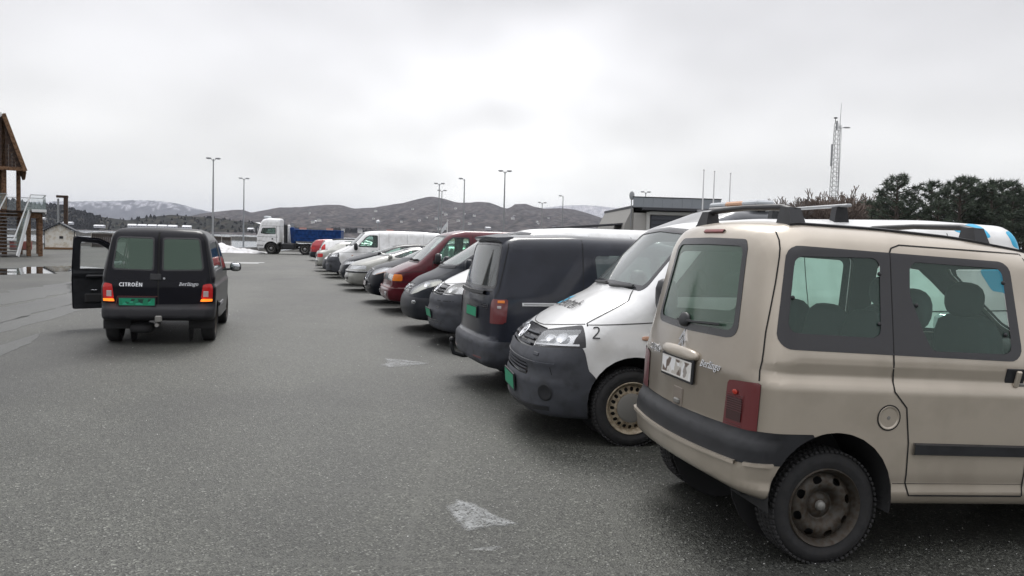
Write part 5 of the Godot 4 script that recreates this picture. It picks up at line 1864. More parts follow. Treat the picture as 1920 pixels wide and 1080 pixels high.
func beige_van() -> void:
	var c := car("parked_van", "beige small family van with black roof bars and misty tailgate glass, dirty rear", "van", spec(BER), 0.028, Vector3(1.628, 0, -5.264), 77.5)
	# it stands nose down, its rear high on the springs
	c.bt = Transform3D(Basis(), Vector3(2.69, 0, 0)) * Transform3D(Basis(Vector3(0, 0, 1), -0.042), Vector3.ZERO) * Transform3D(Basis(), Vector3(-2.69, 0, 0))
	var s: Dictionary = c.s
	var pm := paint("beige_paint", lin(0.48, 0.425, 0.35), 0.32, 0.4, 0.06, 0.8)
	arches(c, [-0.06], 0.26, 0.375)
	arches(c, [2.69], 0.28, 0.36)
	put(c, "bumper_band", inflate(take(c, "side", [[-0.9, 0.435], [-0.44, 0.445], [-0.2, 0.445], [-0.2, 0.620], [-0.5, 0.620], [-0.9, 0.578]]), 0.004), P_TRIM, false)
	put(c, "rear_bumper", take(c, "side", [[-0.9, 0.1], [-0.46, 0.1], [-0.42, 0.445], [-0.9, 0.435]]), pm, false)
	panel(c, "front_bumper", "side", [[3.12, 0.1], [3.7, 0.1], [3.7, 0.62], [3.12, 0.6]], 0, lim(), P_TRIM, false)
	# glass
	window(c, "tailgate_window", "rear", [[-0.3, 1.070], [0.46, 1.083], [0.56, 1.100], [0.55, 1.17], [0.48, 1.60], [0.43, 1.652], [-0.3, 1.662]], 0.06, lim(-5, -0.2), 0.042, false, null, mats["misted_glass"])
	var w := take(c, "side", [[-0.450, 1.072], [-0.372, 1.628], [1.030, 1.622], [1.090, 1.060]], 0.075, lim(-50, 50, -50, 50, 0.4))
	var halves := cut(w, region(w, "side", pv([[-2, 0], [-2, 3], [0.246, 3], [0.246, 0]]), 0.0))
	window_p(c, halves[0], [[-0.390, 1.160], [-0.335, 1.570], [0.178, 1.592], [0.168, 1.155]], 0.05)
	window_p(c, halves[1], [[0.362, 1.400], [0.370, 1.584], [0.975, 1.582], [1.020, 1.10], [0.490, 1.098], [0.440, 1.20]], 0.05)
	put(c, "window_gap", band_mesh(s, "side", [[0.246, 1.62], [0.246, 1.075]], 0.006, 0.0045), P_GAP, true)
	window(c, "front_window", "side", [[1.26, 1.08], [1.24, 1.61], [1.62, 1.58], [1.75, 1.50], [2.3, 1.12], [2.25, 1.07]], 0.04, lim(-5, 5, -5, 5, 0.4), 0.03, true)
	window(c, "windscreen", "front", [[-0.3, 1.10], [0.66, 1.13], [0.60, 1.54], [0.54, 1.60], [-0.3, 1.64]], 0.05, lim(1.5), 0.03, false, null, mats["screen_glass"])
	# rear lamps in three fields
	var lamp := put(c, "tail_lamp", inflate(take(c, "rear", [[0.560, 0.600], [0.95, 0.606], [0.95, 0.890], [0.575, 0.862]], 0.0, lim(-5, -0.508, 0.5, 1.0)), 0.006), P_RED, true)
	for sd in [1.0, -1.0]:
		var fr: Transform3D = on_skin(c, "rear", 0.650, 0.710, 0.010)
		if sd < 0: fr = Transform3D(fr.basis, Vector3(fr.origin.x, fr.origin.y, -fr.origin.z)).rotated_local(UP, 0.0)
		if sd > 0: commit("smoked_field", cbox(Vector3.ZERO, Vector3(0.125, 0.125, 0.003), 0.001), mats["smoked_lens"], lamp[0], fr)
		for k in 9:
			if sd > 0: commit("lens_rib", cbox(Vector3(0.0, -0.082 - k * 0.0 + (0.0 if k == 0 else 0.062 + k * 0.0125), 0.001), Vector3(0.15, 0.003, 0.003), 0.001), mats["dull_rib"], lamp[0], fr)
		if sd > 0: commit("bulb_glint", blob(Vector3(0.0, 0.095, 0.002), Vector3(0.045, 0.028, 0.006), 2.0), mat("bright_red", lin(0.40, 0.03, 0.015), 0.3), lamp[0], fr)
	commit("brake_light", band_mesh(s, "rear", [[-0.13, 1.698], [0.13, 1.698]], 0.026, 0.010), mat("dull_red_lens", lin(0.20, 0.035, 0.035), 0.3), c.root, c.bt)
	# seams
	seam(c, "side", [[0.246, 1.625], [0.262, 1.652], [0.32, 1.673], [1.165, 1.677]])
	seam(c, "side", [[0.246, 1.07], [0.26, 0.868], [0.345, 0.781], [0.381, 0.587], [0.396, 0.359], [0.420, 0.288], [1.165, 0.285]])
	seam(c, "side", [[1.165, 1.677], [1.17, 0.285]])
	seam(c, "side", [[-0.385, 1.70], [-0.43, 1.42], [-0.479, 1.155], [-0.515, 0.89]], true, 0.008)
	seam(c, "side", [[0.315, 0.352], [1.165, 0.350]], true, 0.006)
	put(c, "protection_strip", band_mesh(s, "side", [[0.415, 0.552], [2.1, 0.540]], 0.072, 0.018), P_TRIM, true)
	commit("bumper_ledge", join([band_mesh(s, "rear", [[-0.76, 0.437], [-0.4, 0.432], [0.0, 0.430], [0.4, 0.432], [0.74, 0.437]], 0.024, 0.022)]), pm, c.root, c.bt)
	put(c, "bumper_ledge", band_mesh(s, "side", [[-0.56, 0.440], [-0.43, 0.446]], 0.024, 0.020), pm, true)
	# filler cap
	var fx := on_skin(c, "side", 0.240, 0.724, 0.0)
	var cap := commit("fuel_cap", lathe([[0.068, -0.006], [0.064, 0.004], [0.056, 0.004], [0.05, -0.004], [0.036, -0.008], [0.0, -0.006]], 28), pm, c.root, c.bt * fx)
	commit("cap_ring", lathe([[0.073, 0.0025], [0.066, 0.0035]], 28), P_GAP, cap)
	commit("lock", lathe([[0.012, -0.004], [0.010, 0.002], [0, 0.002]], 12), mats["grey_cap"], cap)
	# sliding door handle in its recess
	var hx := on_skin(c, "side", 1.045, 0.965, 0.001)
	var hd := commit("door_handle", cbox(Vector3.ZERO, Vector3(0.13, 0.115, 0.008), 0.003), P_TRIM, c.root, c.bt * hx)
	commit("grip", cbox(Vector3(0.01, 0.0, 0.012), Vector3(0.035, 0.10, 0.022), 0.008), pm, hd)
	commit("grip", cbox(Vector3(0.05, -0.035, 0.008), Vector3(0.04, 0.02, 0.012), 0.004), mats["grey_cap"], hd)
	# tailgate fittings
	var g := on_skin(c, "rear", 0.0, 0.935, 0.0)
	commit("plate_light_hood", moved(blob(Vector3(0.0, 0, 0.0), Vector3(0.50, 0.075, 0.07), 3.4, 24, 10), Transform3D()), pm, c.root, c.bt * g)
	plate(c, "rear", 0.0, 0.838, 0.44, 0.115, mats["white_blotted"])
	var lx := on_skin(c, "rear", 0.03, 0.66, 0.001)
	var lk := commit("tailgate_handle", cbox(Vector3.ZERO, Vector3(0.13, 0.12, 0.012), 0.01), mat("beige_recess", lin(0.2, 0.17, 0.14), 0.6), c.root, c.bt * lx)
	commit("handle_grip", cbox(Vector3(0.01, -0.025, 0.012), Vector3(0.07, 0.03, 0.02), 0.006), mats["grey_cap"], lk)
	var bx := on_skin(c, "rear", -0.01, 1.022, 0.004)
	var em := Node3D.new()
	for k in 2:
		var y := -0.03 + k * 0.05
		var m := commit("chevron", prism(pv([[-0.05, y - 0.036], [-0.028, y - 0.04], [0.0, y + 0.002], [0.028, y - 0.04], [0.05, y - 0.036], [0.0, y + 0.036]]), 0.009), P_CHROME, c.root, c.bt * bx)
		m.name = "chevron"
	em.free()
	lettering(c.root, "badge_lettering", "CITROËN", 0.058, c.bt * on_skin(c, "rear", -0.45, 0.905, 0.002), P_CHROME, "Droid Sans", true)
	lettering(c.root, "badge_script", "Berlingo", 0.052, c.bt * on_skin(c, "rear", 0.39, 0.908, 0.002), P_CHROME, "Droid Serif", false, 0.005, 0.3)
	# rear wiper
	var wp := commit("wiper", band_mesh(s, "rear", [[-0.14, 1.128], [0.12, 1.134], [0.40, 1.150]], 0.016, 0.012, 0.010), P_TRIM, c.root, c.bt)
	commit("wiper_hub", blob(Vector3.ZERO, Vector3(0.15, 0.09, 0.04), 2.2), P_TRIM, wp, on_skin(c, "rear", -0.05, 1.135, 0.008))
	# window catches
	for q in [[-0.357, 1.346], [0.172, 1.504], [0.161, 1.23], [0.399, 1.344], [0.981, 1.501], [0.976, 1.208]]:
		commit("window_catch", blob(Vector3.ZERO, Vector3(0.024, 0.024, 0.016), 2.2, 10, 6), P_TRIM, c.root, c.bt * on_skin(c, "side", q[0], q[1], 0.004))
	# roof bars with their feet, and the black roof gutters
	put(c, "roof_gutter", band_mesh(s, "top", [[-0.30, 0.600], [0.4, 0.605], [1.2, 0.59], [1.6, 0.57]], 0.026, 0.012), P_TRIM, true)
	for x in [-0.25, 0.97]:
		var f := surf(s, "top", x, 0.56)
		var bar := commit("roof_bar", join([tube([f + Vector3(0, 0.065, 0.0), f + Vector3(0, 0.095, -0.14), Vector3(f.x, f.y + 0.105, 0), Vector3(f.x, f.y + 0.095, -f.z + 0.14), Vector3(f.x, f.y + 0.065, -f.z)], [0.022, 0.02, 0.018, 0.02, 0.022], 10)]), P_TRIM, c.root, c.bt)
		for sd in [1.0, -1.0]:
			commit("bar_foot", polys([[Vector3(f.x - 0.055, f.y - 0.03, (f.z + 0.055) * sd), Vector3(f.x + 0.055, f.y - 0.03, (f.z + 0.055) * sd), Vector3(f.x + 0.034, f.y + 0.09, (f.z - 0.0) * sd), Vector3(f.x - 0.034, f.y + 0.09, (f.z - 0.0) * sd)], [Vector3(f.x - 0.05, f.y - 0.01, (f.z - 0.11) * sd), Vector3(f.x + 0.05, f.y - 0.01, (f.z - 0.11) * sd), Vector3(f.x + 0.035, f.y + 0.09, (f.z - 0.1) * sd), Vector3(f.x - 0.035, f.y + 0.09, (f.z - 0.1) * sd)],
				[Vector3(f.x - 0.055, f.y - 0.03, (f.z + 0.055) * sd), Vector3(f.x - 0.034, f.y + 0.09, f.z * sd), Vector3(f.x - 0.035, f.y + 0.09, (f.z - 0.1) * sd), Vector3(f.x - 0.05, f.y - 0.01, (f.z - 0.11) * sd)], [Vector3(f.x + 0.055, f.y - 0.03, (f.z + 0.055) * sd), Vector3(f.x + 0.034, f.y + 0.09, f.z * sd), Vector3(f.x + 0.035, f.y + 0.09, (f.z - 0.1) * sd), Vector3(f.x + 0.05, f.y - 0.01, (f.z - 0.11) * sd)], [Vector3(f.x - 0.034, f.y + 0.09, f.z * sd), Vector3(f.x + 0.034, f.y + 0.09, f.z * sd), Vector3(f.x + 0.035, f.y + 0.09, (f.z - 0.1) * sd), Vector3(f.x - 0.035, f.y + 0.09, (f.z - 0.1) * sd)]]), P_TRIM, bar)
	finish(c, pm, "beige")
	add_wheels(c, steel_wheel("rusty", 0.318, true), [-0.04, 2.69], 0.695)
	underbody(c, -0.5, 3.2, 1.3, 0.27)
	var cl: Material = mats["seat_cloth"]
	seat(c, 1.22, 0.38, 0.55, cl)
	seat(c, 1.22, -0.38, 0.55, cl)
	for z in [0.42, 0.0, -0.42]:
		commit("rear_seat", blob(Vector3(0.38, 0.98, z), Vector3(0.16, 0.62, 0.42), 3.4, 18, 12), cl, c.root, c.bt)
	commit("headrest", blob(Vector3(0.72, 1.30, 0.36), Vector3(0.14, 0.26, 0.30), 2.4), cl, c.root, c.bt)
	commit("dashboard", blob(Vector3(2.25, 0.98, 0), Vector3(0.5, 0.22, 1.4), 4.0), P_LINING, c.root, c.bt)
	mirrors(c, 2.12, 1.13, 0.84, Vector3(0.14, 0.20, 0.22), P_TRIM)

func window_p(c: Dictionary, w: Array, pane: Array, rp: float) -> Array:
	var two := cut(w, region(w, "side", pv(pane), rp))
	var fr := put(c, "window", inflate(two[1], 0.003), P_BLACK, true)
	put(c, "pane", inflate(two[0], -0.002), mats["mint_glass"], true, fr)
	return fr

func transporter(called: String, label: String, at: Vector3, heading: float, cell: float, kind: int, pm: Material, lean := 0.0, group := "") -> Dictionary:
	# kind 0: sharp headlamps and chin; 1: older face with rectangular lamps
	var c := car(called, label, "van", spec(TRANSP), cell, at, heading, group)
	c.bt = Transform3D(Basis(Vector3(0, 0, 1), -lean), Vector3.ZERO)
	var s: Dictionary = c.s
	var grey: Material = mats["grey_plastic"]
	arches(c, [-0.03], 0.37, 0.405)
	arches(c, [-3.0], 0.37, 0.39)
	if kind == 0:
		var hl := take(c, "front", [[0.372, 0.962], [0.74, 1.035], [0.93, 1.03], [0.95, 0.858], [0.615, 0.832], [0.49, 0.826]], 0.012, lim(0.395))
		var two := cut(hl, region(hl, "front", pv([[0.40, 0.955], [0.80, 1.0], [0.84, 0.875], [0.62, 0.845], [0.50, 0.84]]), 0.015))
		var fr := put(c, "headlight", two[1], P_BLACK, true)
		put(c, "lamp_bowl", inflate(two[0], -0.035), mats["reflector"], true, fr)
		put(c, "lamp_glass", inflate(two[0], 0.002), P_CLEAR, true, fr)
		for q in [[0.60, 0.925, 0.05], [0.725, 0.935, 0.058]]:
			var p := surf(s, "front", q[0], q[1])
			var nn := nrm(s, p)
			var xf := Transform3D(Basis(UP.cross(nn).normalized(), nn.cross(UP.cross(nn).normalized()), nn), p - nn * 0.022)
			var rf := moved(lathe([[q[2], 0.012], [q[2] * 0.8, -0.006], [q[2] * 0.4, -0.012], [0, -0.013]], 18), xf)
			put(c, "reflector", rf, P_CHROME, true, fr)
		put(c, "lamp_blade", inflate(band_mesh(s, "front", [[0.50, 0.850], [0.66, 0.862], [0.86, 0.875]], 0.022, 0.006, 0.003), 0.0), mats["reflector"], true, fr)
		put(c, "lamp_blade", inflate(band_mesh(s, "front", [[0.47, 0.885], [0.56, 0.90]], 0.03, 0.004, -0.02), 0.0), mats["reflector"], true, fr)
	else:
		var hl := take(c, "front", [[0.43, 0.845], [0.44, 1.0], [0.80, 1.045], [0.92, 1.04], [0.93, 0.845]], 0.015, lim(0.34))
		var two := cut(hl, region(hl, "front", pv([[0.455, 0.86], [0.465, 0.985], [0.80, 1.025], [1.2, 1.025], [1.2, 0.86]]), 0.01))
		var fr := put(c, "headlight", two[1], P_BLACK, true)
		put(c, "lamp_bowl", inflate(two[0], -0.03), mats["reflector"], true, fr)
		put(c, "lamp_glass", inflate(two[0], 0.003), mat("milky_lens", lin(0.50, 0.50, 0.48, 0.35), 0.08), true, fr)
		put(c, "reflector", moved(lathe([[0.085, 0.01], [0.07, -0.015], [0.0, -0.03]], 20), on_skin(c, "front", 0.60, 0.93, -0.012)), P_CHROME, true, fr)
	# grille with slats
	var gr := take(c, "front", [[-0.3, 0.80], [0.47, 0.815], [0.40, 0.975], [-0.3, 0.985]], 0.0, lim(0.3, 5, 0.7, 0.985))
	var gn := put(c, "grille", inflate(gr, -0.012), P_BLACK, false)
	for y in [0.838, 0.882, 0.926]:
		commit("slat", join([band_mesh(s, "front", [[-0.40, y], [0.0, y - 0.004], [0.40, y]], 0.026, 0.012)]), grey if kind == 0 else P_TRIM, gn[0])
	# the bumper, its lower intake and lines
	if kind == 0:
		panel(c, "lower_intake", "front", [[-0.3, 0.575], [0.50, 0.575], [0.455, 0.675], [-0.3, 0.675]], 0.02, lim(0.3), P_BLACK, false, -0.015)
	panel(c, "front_bumper", "side", [[0.28, 0.1], [1.2, 0.1], [1.2, 0.84], [0.72, 0.835], [0.43, 0.862], [0.405, 0.82], [0.37, 0.66], [0.31, 0.60]], 0, lim(), grey, false, 0.004)
	if kind == 0:
		for y in [0.60, 0.628, 0.655]:
			commit("slat", join([band_mesh(s, "front", [[-0.46, y], [0.0, y], [0.46, y]], 0.012, 0.012)]), grey, c.root, c.bt)
		seam(c, "front", [[0.52, 0.684], [0.77, 0.688], [0.78, 0.60], [0.74, 0.562], [0.50, 0.565]])
		put(c, "bumper_ridge", band_mesh(s, "front", [[0.0, 0.698], [0.4, 0.698], [0.80, 0.704]], 0.026, 0.010), grey, true)
		put(c, "bumper_lip", band_mesh(s, "front", [[0.0, 0.30], [0.4, 0.305], [0.74, 0.32]], 0.05, 0.012), P_TRIM, true)
		put(c, "fog_lamp_cover", moved(lathe([[0.075, 0.002], [0.066, 0.007], [0.056, 0.003], [0.0, 0.003]], 20), on_skin(c, "front", 0.735, 0.46, 0.004)), P_TRIM, true)
		put(c, "washer_cap", moved(cbox(Vector3.ZERO, Vector3(0.09, 0.03, 0.01), 0.004), on_skin(c, "front", 0.60, 0.775, 0.006)), grey, true)
	else:
		put(c, "lower_intake", inflate(band_mesh(s, "front", [[-0.45, 0.63], [0.45, 0.63]], 0.10, 0.006), 0.0), P_BLACK, false)
		seam(c, "front", [[0.0, 0.72], [0.84, 0.74]])
		for y in [0.36, 0.40]: put(c, "lower_slat", band_mesh(s, "front", [[0.0, y], [0.6, y + 0.01]], 0.014, 0.004), P_BLACK, true)
	# ring emblem
	var lx := on_skin(c, "front", 0.0, 0.902, 0.014)
	var ring := []
	for k in 25: ring.append(Vector3(0.075 * cos(TAU * k / 24.0), 0.075 * sin(TAU * k / 24.0), 0))
	var vw := [tube(ring, 0.009, 6, false)]
	for q in [[Vector3(-0.026, 0.066, 0), Vector3(0, 0.010, 0)], [Vector3(0.026, 0.066, 0), Vector3(0, 0.010, 0)], [Vector3(-0.062, 0.036, 0), Vector3(-0.027, -0.055, 0)], [Vector3(-0.027, -0.055, 0), Vector3(0, 0.0, 0)], [Vector3(0, 0.0, 0), Vector3(0.027, -0.055, 0)], [Vector3(0.027, -0.055, 0), Vector3(0.062, 0.036, 0)]]:
		vw.append(beam(q[0], q[1], 0.012, 0.011, 0.003, Vector3(0, 0, 1)))
	commit("emblem", join(vw), P_CHROME, c.root, c.bt * lx)
	# glass
	window(c, "windscreen", "front", [[-0.3, 1.345], [0.40, 1.338], [0.66, 1.328], [0.785, 1.322], [0.715, 1.66], [0.645, 1.86], [-0.3, 1.905]], 0.05, lim(-0.95), 0.042, false, null, mats["screen_glass"])
	for q in [[[0.52, 1.335], [0.05, 1.35]], [[-0.10, 1.335], [-0.60, 1.35]]]:
		commit("wiper", band_mesh(s, "front", [q[0], q[1]], 0.022, 0.02, 0.008), P_TRIM, c.root, c.bt)
	window(c, "door_window", "side", [[-0.30, 1.285], [-1.14, 1.27], [-1.14, 1.775], [-0.80, 1.77], [-0.66, 1.69]], 0.04, lim(-5, 5, -5, 5, 0.4), 0.03, true)
	window(c, "rear_window", "rear", [[-0.3, 1.15], [0.72, 1.15], [0.62, 1.78], [-0.3, 1.80]], 0.05, lim(-5, -3.7), 0.04, false)
	panel(c, "tail_lamp", "rear", [[0.80, 0.80], [1.0, 0.80], [1.0, 1.25], [0.78, 1.25]], 0.0, lim(-5, -3.82), P_RED, true, 0.004)
	panel(c, "rear_bumper", "side", [[-4.2, 0.1], [-3.45, 0.1], [-3.45, 0.55], [-4.2, 0.6]], 0, lim(), grey, false, 0.004)
	# seams
	seam(c, "side", [[0.362, 1.03], [0.36, 1.052], [0.30, 1.085], [0.085, 1.193], [-0.013, 1.244], [-0.09, 1.325]], true, 0.012)
	seam(c, "side", [[0.36, 1.04], [-0.3, 1.072], [-1.18, 1.085]], true, 0.008)
	seam(c, "front", [[0.0, 0.985], [0.20, 0.988], [0.52, 1.018], [0.76, 1.045]], true, 0.010)
	seam(c, "side", [[-1.19, 1.84], [-1.19, 0.45]])
	seam(c, "side", [[-1.59, 1.84], [-1.59, 0.45]], true, 0.007)
	seam(c, "side", [[-2.34, 1.84], [-2.34, 0.45]])
	seam(c, "side", [[-3.03, 1.84], [-3.03, 0.85]], true, 0.007)
	seam(c, "side", [[-2.34, 1.13], [-3.75, 1.13]], true, 0.012)
	put(c, "door_handle", moved(cbox(Vector3.ZERO, Vector3(0.17, 0.04, 0.04), 0.015), on_skin(c, "side", -1.05, 1.12, 0.015)), P_TRIM, true)
	put(c, "side_repeater", moved(blob(Vector3.ZERO, Vector3(0.075, 0.038, 0.02), 2.6, 12, 6), on_skin(c, "side", -0.113, 0.934, 0.002)), mat("clear_amber", lin(0.55, 0.32, 0.22), 0.15), true)
	mirrors(c, -0.24, 1.30, 0.92, Vector3(0.16, 0.30, 0.24), P_TRIM, -1.0, 0.42 if lean > 0.0 else 0.0)
	cockpit(c, -1.0, 0.72, mats["seat_cloth"], -0.42, 1.14, 0.5)
	return c

func white_van() -> void:
	var pm := paint("white_paint", lin(0.80, 0.805, 0.80), 0.3, 0.0, 0.03, 0.8)
	var c := transporter("parked_van", "white delivery van with cyan graphics, grey bumper and the number 2", Vector3(0.905, 0, -7.885), -99.6, 0.030, 0, pm, 0.024)
	var s: Dictionary = c.s
	var cy: Material = mats["cyan_vinyl"]
	# printed film on the panels
	for q in [[[-3.30, 1.50], [-3.62, 1.56], [-3.78, 1.38], [-3.70, 1.27], [-3.42, 1.31]], [[-3.60, 1.20], [-3.86, 1.17], [-3.80, 0.95], [-3.68, 0.98]], [[-3.05, 1.885], [-3.45, 1.94], [-3.50, 1.80], [-3.30, 1.80]], [[-3.68, 1.86], [-3.72, 1.72], [-3.9, 1.66], [-4.05, 1.70], [-4.05, 1.82], [-3.85, 1.87]]]:
		put(c, "vinyl_graphic", inflate(take(c, "side", q, 0.02, lim(-50, 50, 0, 50, 0.2)), 0.001), cy, true)
	commit("vinyl_graphic", band_mesh(s, "top", [[0.24, 0.40], [0.26, 0.62]], 0.16, 0.002), cy, c.root, c.bt)
	var dg := on_skin(c, "side", 0.300, 0.978, 0.002)
	dg = Transform3D(Basis(Vector3(-dg.basis.x.x, dg.basis.x.y, dg.basis.x.z), Vector3(dg.basis.y.x, dg.basis.y.y, -dg.basis.y.z), Vector3(dg.basis.z.x, dg.basis.z.y, -dg.basis.z.z)), Vector3(dg.origin.x, dg.origin.y, -dg.origin.z))
	lettering(c.root, "number_lettering", "2", 0.145, c.bt * dg, mats["black_print"], "Droid Sans", false, 0.002)
	var hx := on_skin(c, "top", 0.31, 0.10, 0.002, Vector3(-1, 0.3, 0))
	lettering(c.root, "bonnet_lettering", "Sentreh", 0.20, c.bt * hx, mats["black_print"], "Droid Sans", false, 0.002)
	plate(c, "front", 0.02, 0.465, 0.50, 0.13, mats["green_plate"], 0.016)
	finish(c, pm)
	add_wheels(c, cream_wheel("cream", true), [0.0, -3.0], 0.795)
	underbody(c, -3.7, 0.5, 1.5, 0.3)
	# roof bars of its own
	for x in [-2.05]:
		var f := surf(s, "top", x, 0.66)
		var b := commit("roof_bar", beam(Vector3(x, f.y + 0.15, -0.78), Vector3(x, f.y + 0.15, 0.78), 0.05, 0.03, 0.008), mats["steel"], c.root, c.bt)
		for sd in [1.0, -1.0]: commit("bar_foot", polys([[Vector3(x - 0.08, f.y - 0.04, f.z * sd), Vector3(x + 0.08, f.y - 0.04, f.z * sd), Vector3(x + 0.05, f.y + 0.14, f.z * sd), Vector3(x - 0.05, f.y + 0.14, f.z * sd)], [Vector3(x - 0.08, f.y - 0.04, (f.z - 0.09) * sd), Vector3(x + 0.08, f.y - 0.04, (f.z - 0.09) * sd), Vector3(x + 0.05, f.y + 0.14, (f.z - 0.09) * sd), Vector3(x - 0.05, f.y + 0.14, (f.z - 0.09) * sd)], [Vector3(x - 0.08, f.y - 0.04, f.z * sd), Vector3(x - 0.05, f.y + 0.14, f.z * sd), Vector3(x - 0.05, f.y + 0.14, (f.z - 0.09) * sd), Vector3(x - 0.08, f.y - 0.04, (f.z - 0.09) * sd)], [Vector3(x + 0.08, f.y - 0.04, f.z * sd), Vector3(x + 0.05, f.y + 0.14, f.z * sd), Vector3(x + 0.05, f.y + 0.14, (f.z - 0.09) * sd), Vector3(x + 0.08, f.y - 0.04, (f.z - 0.09) * sd)]]), P_TRIM, b)

func grey_caddy() -> void:
	var c := car("parked_van", "dark grey compact van with a roof spoiler and tow hook, tail to the lane", "van", spec(CADDY), 0.034, Vector3(0.27, 0, -10.2), 74.5)
	var s: Dictionary = c.s
	var pm := paint("slate_paint", lin(0.023, 0.026, 0.036), 0.34, 0.0, 0.12, 0.5)
	arches(c, [0.0], 0.31, 0.375)
	arches(c, [2.68], 0.31, 0.37)
	panel(c, "rear_bumper", "side", [[-1.1, 0.1], [-0.30, 0.1], [-0.30, 0.585], [-0.70, 0.60], [-1.1, 0.62]], 0, lim(), mats["grey_plastic"], false, 0.004)
	window(c, "tailgate_window", "rear", [[-0.3, 1.16], [0.74, 1.18], [0.78, 1.22], [0.66, 1.66], [0.58, 1.705], [-0.3, 1.715]], 0.05, lim(-5, -0.42), 0.03, false, null, mats["dark_glass"])
	window(c, "side_window", "side", [[0.50, 1.26], [0.47, 1.60], [1.2, 1.60], [1.2, 1.26]], 0.05, lim(-5, 5, -5, 5, 0.4), 0.015, true, mats["slate_paint"], mats["teal_glass"])
	window(c, "front_window", "side", [[1.30, 1.25], [1.28, 1.62], [1.62, 1.60], [2.3, 1.18], [2.25, 1.14]], 0.04, lim(-5, 5, -5, 5, 0.4), 0.02, true)
	window(c, "windscreen", "front", [[-0.3, 1.14], [0.66, 1.17], [0.60, 1.60], [0.54, 1.66], [-0.3, 1.70]], 0.05, lim(1.5), 0.03, false, null, mats["screen_glass"])
	var lamp := put(c, "tail_lamp", inflate(take(c, "side", [[-1.0, 0.795], [-0.585, 0.80], [-0.56, 1.075], [-1.0, 1.065]], 0.0, lim(-5, 5, -5, 5, 0.765)), 0.008), P_RED, true)
	put(c, "lens_field", moved(cbox(Vector3.ZERO, Vector3(0.045, 0.03, 0.012), 0.003), on_skin(c, "side", -0.66, 0.985, 0.006)), mats["pale_lens"], true, lamp)
	put(c, "lens_field", moved(cbox(Vector3.ZERO, Vector3(0.08, 0.03, 0.012), 0.003), on_skin(c, "side", -0.64, 1.045, 0.006)), P_AMBER, true, lamp)
	# spoiler over the tailgate
	commit("roof_spoiler", polys([[Vector3(-0.635, 1.765, -0.56), Vector3(-0.65, 1.775, 0), Vector3(-0.635, 1.765, 0.56), Vector3(-0.45, 1.775, 0.62), Vector3(-0.45, 1.815, 0), Vector3(-0.45, 1.775, -0.62)], [Vector3(-0.635, 1.745, -0.56), Vector3(-0.65, 1.752, 0), Vector3(-0.635, 1.745, 0.56), Vector3(-0.50, 1.66, 0.66), Vector3(-0.55, 1.69, 0), Vector3(-0.50, 1.66, -0.66)], [Vector3(-0.635, 1.765, 0.56), Vector3(-0.635, 1.745, 0.56), Vector3(-0.50, 1.66, 0.66), Vector3(-0.45, 1.775, 0.62)], [Vector3(-0.635, 1.765, -0.56), Vector3(-0.635, 1.745, -0.56), Vector3(-0.50, 1.66, -0.66), Vector3(-0.45, 1.775, -0.62)], [Vector3(-0.635, 1.765, -0.56), Vector3(-0.65, 1.775, 0), Vector3(-0.65, 1.752, 0), Vector3(-0.635, 1.745, -0.56)], [Vector3(-0.635, 1.765, 0.56), Vector3(-0.65, 1.775, 0), Vector3(-0.65, 1.752, 0), Vector3(-0.635, 1.745, 0.56)]]), mats["slate_paint"], c.root)
	# sliding rail, seams, tailgate fittings
	put(c, "door_rail", band_mesh(s, "side", [[-0.40, 1.018], [1.15, 1.018]], 0.045, 0.012), mats["bright_rail"], true)
	put(c, "rail_groove", band_mesh(s, "side", [[-0.38, 1.018], [1.13, 1.018]], 0.008, 0.004, 0.012), P_GAP, true)
	put(c, "side_crease", band_mesh(s, "side", [[-0.5, 0.70], [2.1, 0.72]], 0.05, 0.006), pm, true)
	put(c, "sill_trim", band_mesh(s, "side", [[0.45, 0.42], [2.2, 0.42]], 0.12, 0.012), mats["grey_plastic"], true)
	seam(c, "side", [[0.345, 1.76], [0.335, 1.19], [0.33, 0.62]])
	seam(c, "side", [[1.25, 1.74], [1.25, 0.35]])
	seam(c, "side", [[-0.53, 1.70], [-0.66, 1.17], [-0.70, 1.09]])
	seam(c, "rear", [[0.0, 1.135], [0.5, 1.145], [0.72, 1.15]])
	commit("boot_ledge", band_mesh(s, "rear", [[-0.55, 1.125], [0.0, 1.115], [0.55, 1.125]], 0.05, 0.045), P_TRIM, c.root)
	lettering(c.root, "badge_lettering", "Caddy", 0.07, on_skin(c, "rear", 0.58, 0.98, 0.002), P_CHROME, "Droid Sans", true)
	plate(c, "rear", 0.10, 0.885, 0.46, 0.105, mats["green_plate"])
	put(c, "bumper_reflector", band_mesh(s, "rear", [[0.45, 0.395], [0.72, 0.40]], 0.022, 0.006), P_RED, true)
	# tow hook
	commit("tow_hook", tube([Vector3(-0.62, 0.34, 0.0), Vector3(-0.88, 0.33, 0.0), Vector3(-0.99, 0.36, 0.0), Vector3(-1.02, 0.44, 0.0), Vector3(-1.02, 0.50, 0)], [0.028, 0.028, 0.026, 0.024, 0.02], 10), P_TRIM, c.root)
	commit("tow_ball", blob(Vector3(-1.02, 0.525, 0), Vector3(0.06, 0.06, 0.06), 2.0), P_TRIM, c.root)
	finish(c, pm, "slate")
	add_wheels(c, steel_wheel("plain", 0.318, false), [0.0, 2.68], 0.755)
	underbody(c, -0.6, 3.2, 1.3, 0.28)
	cockpit(c, 1.35, 0.6, mats["seat_cloth"], 2.0, 1.0)
	mirrors(c, 2.1, 1.2, 0.88, Vector3(0.15, 0.2, 0.22), mats["slate_paint"])

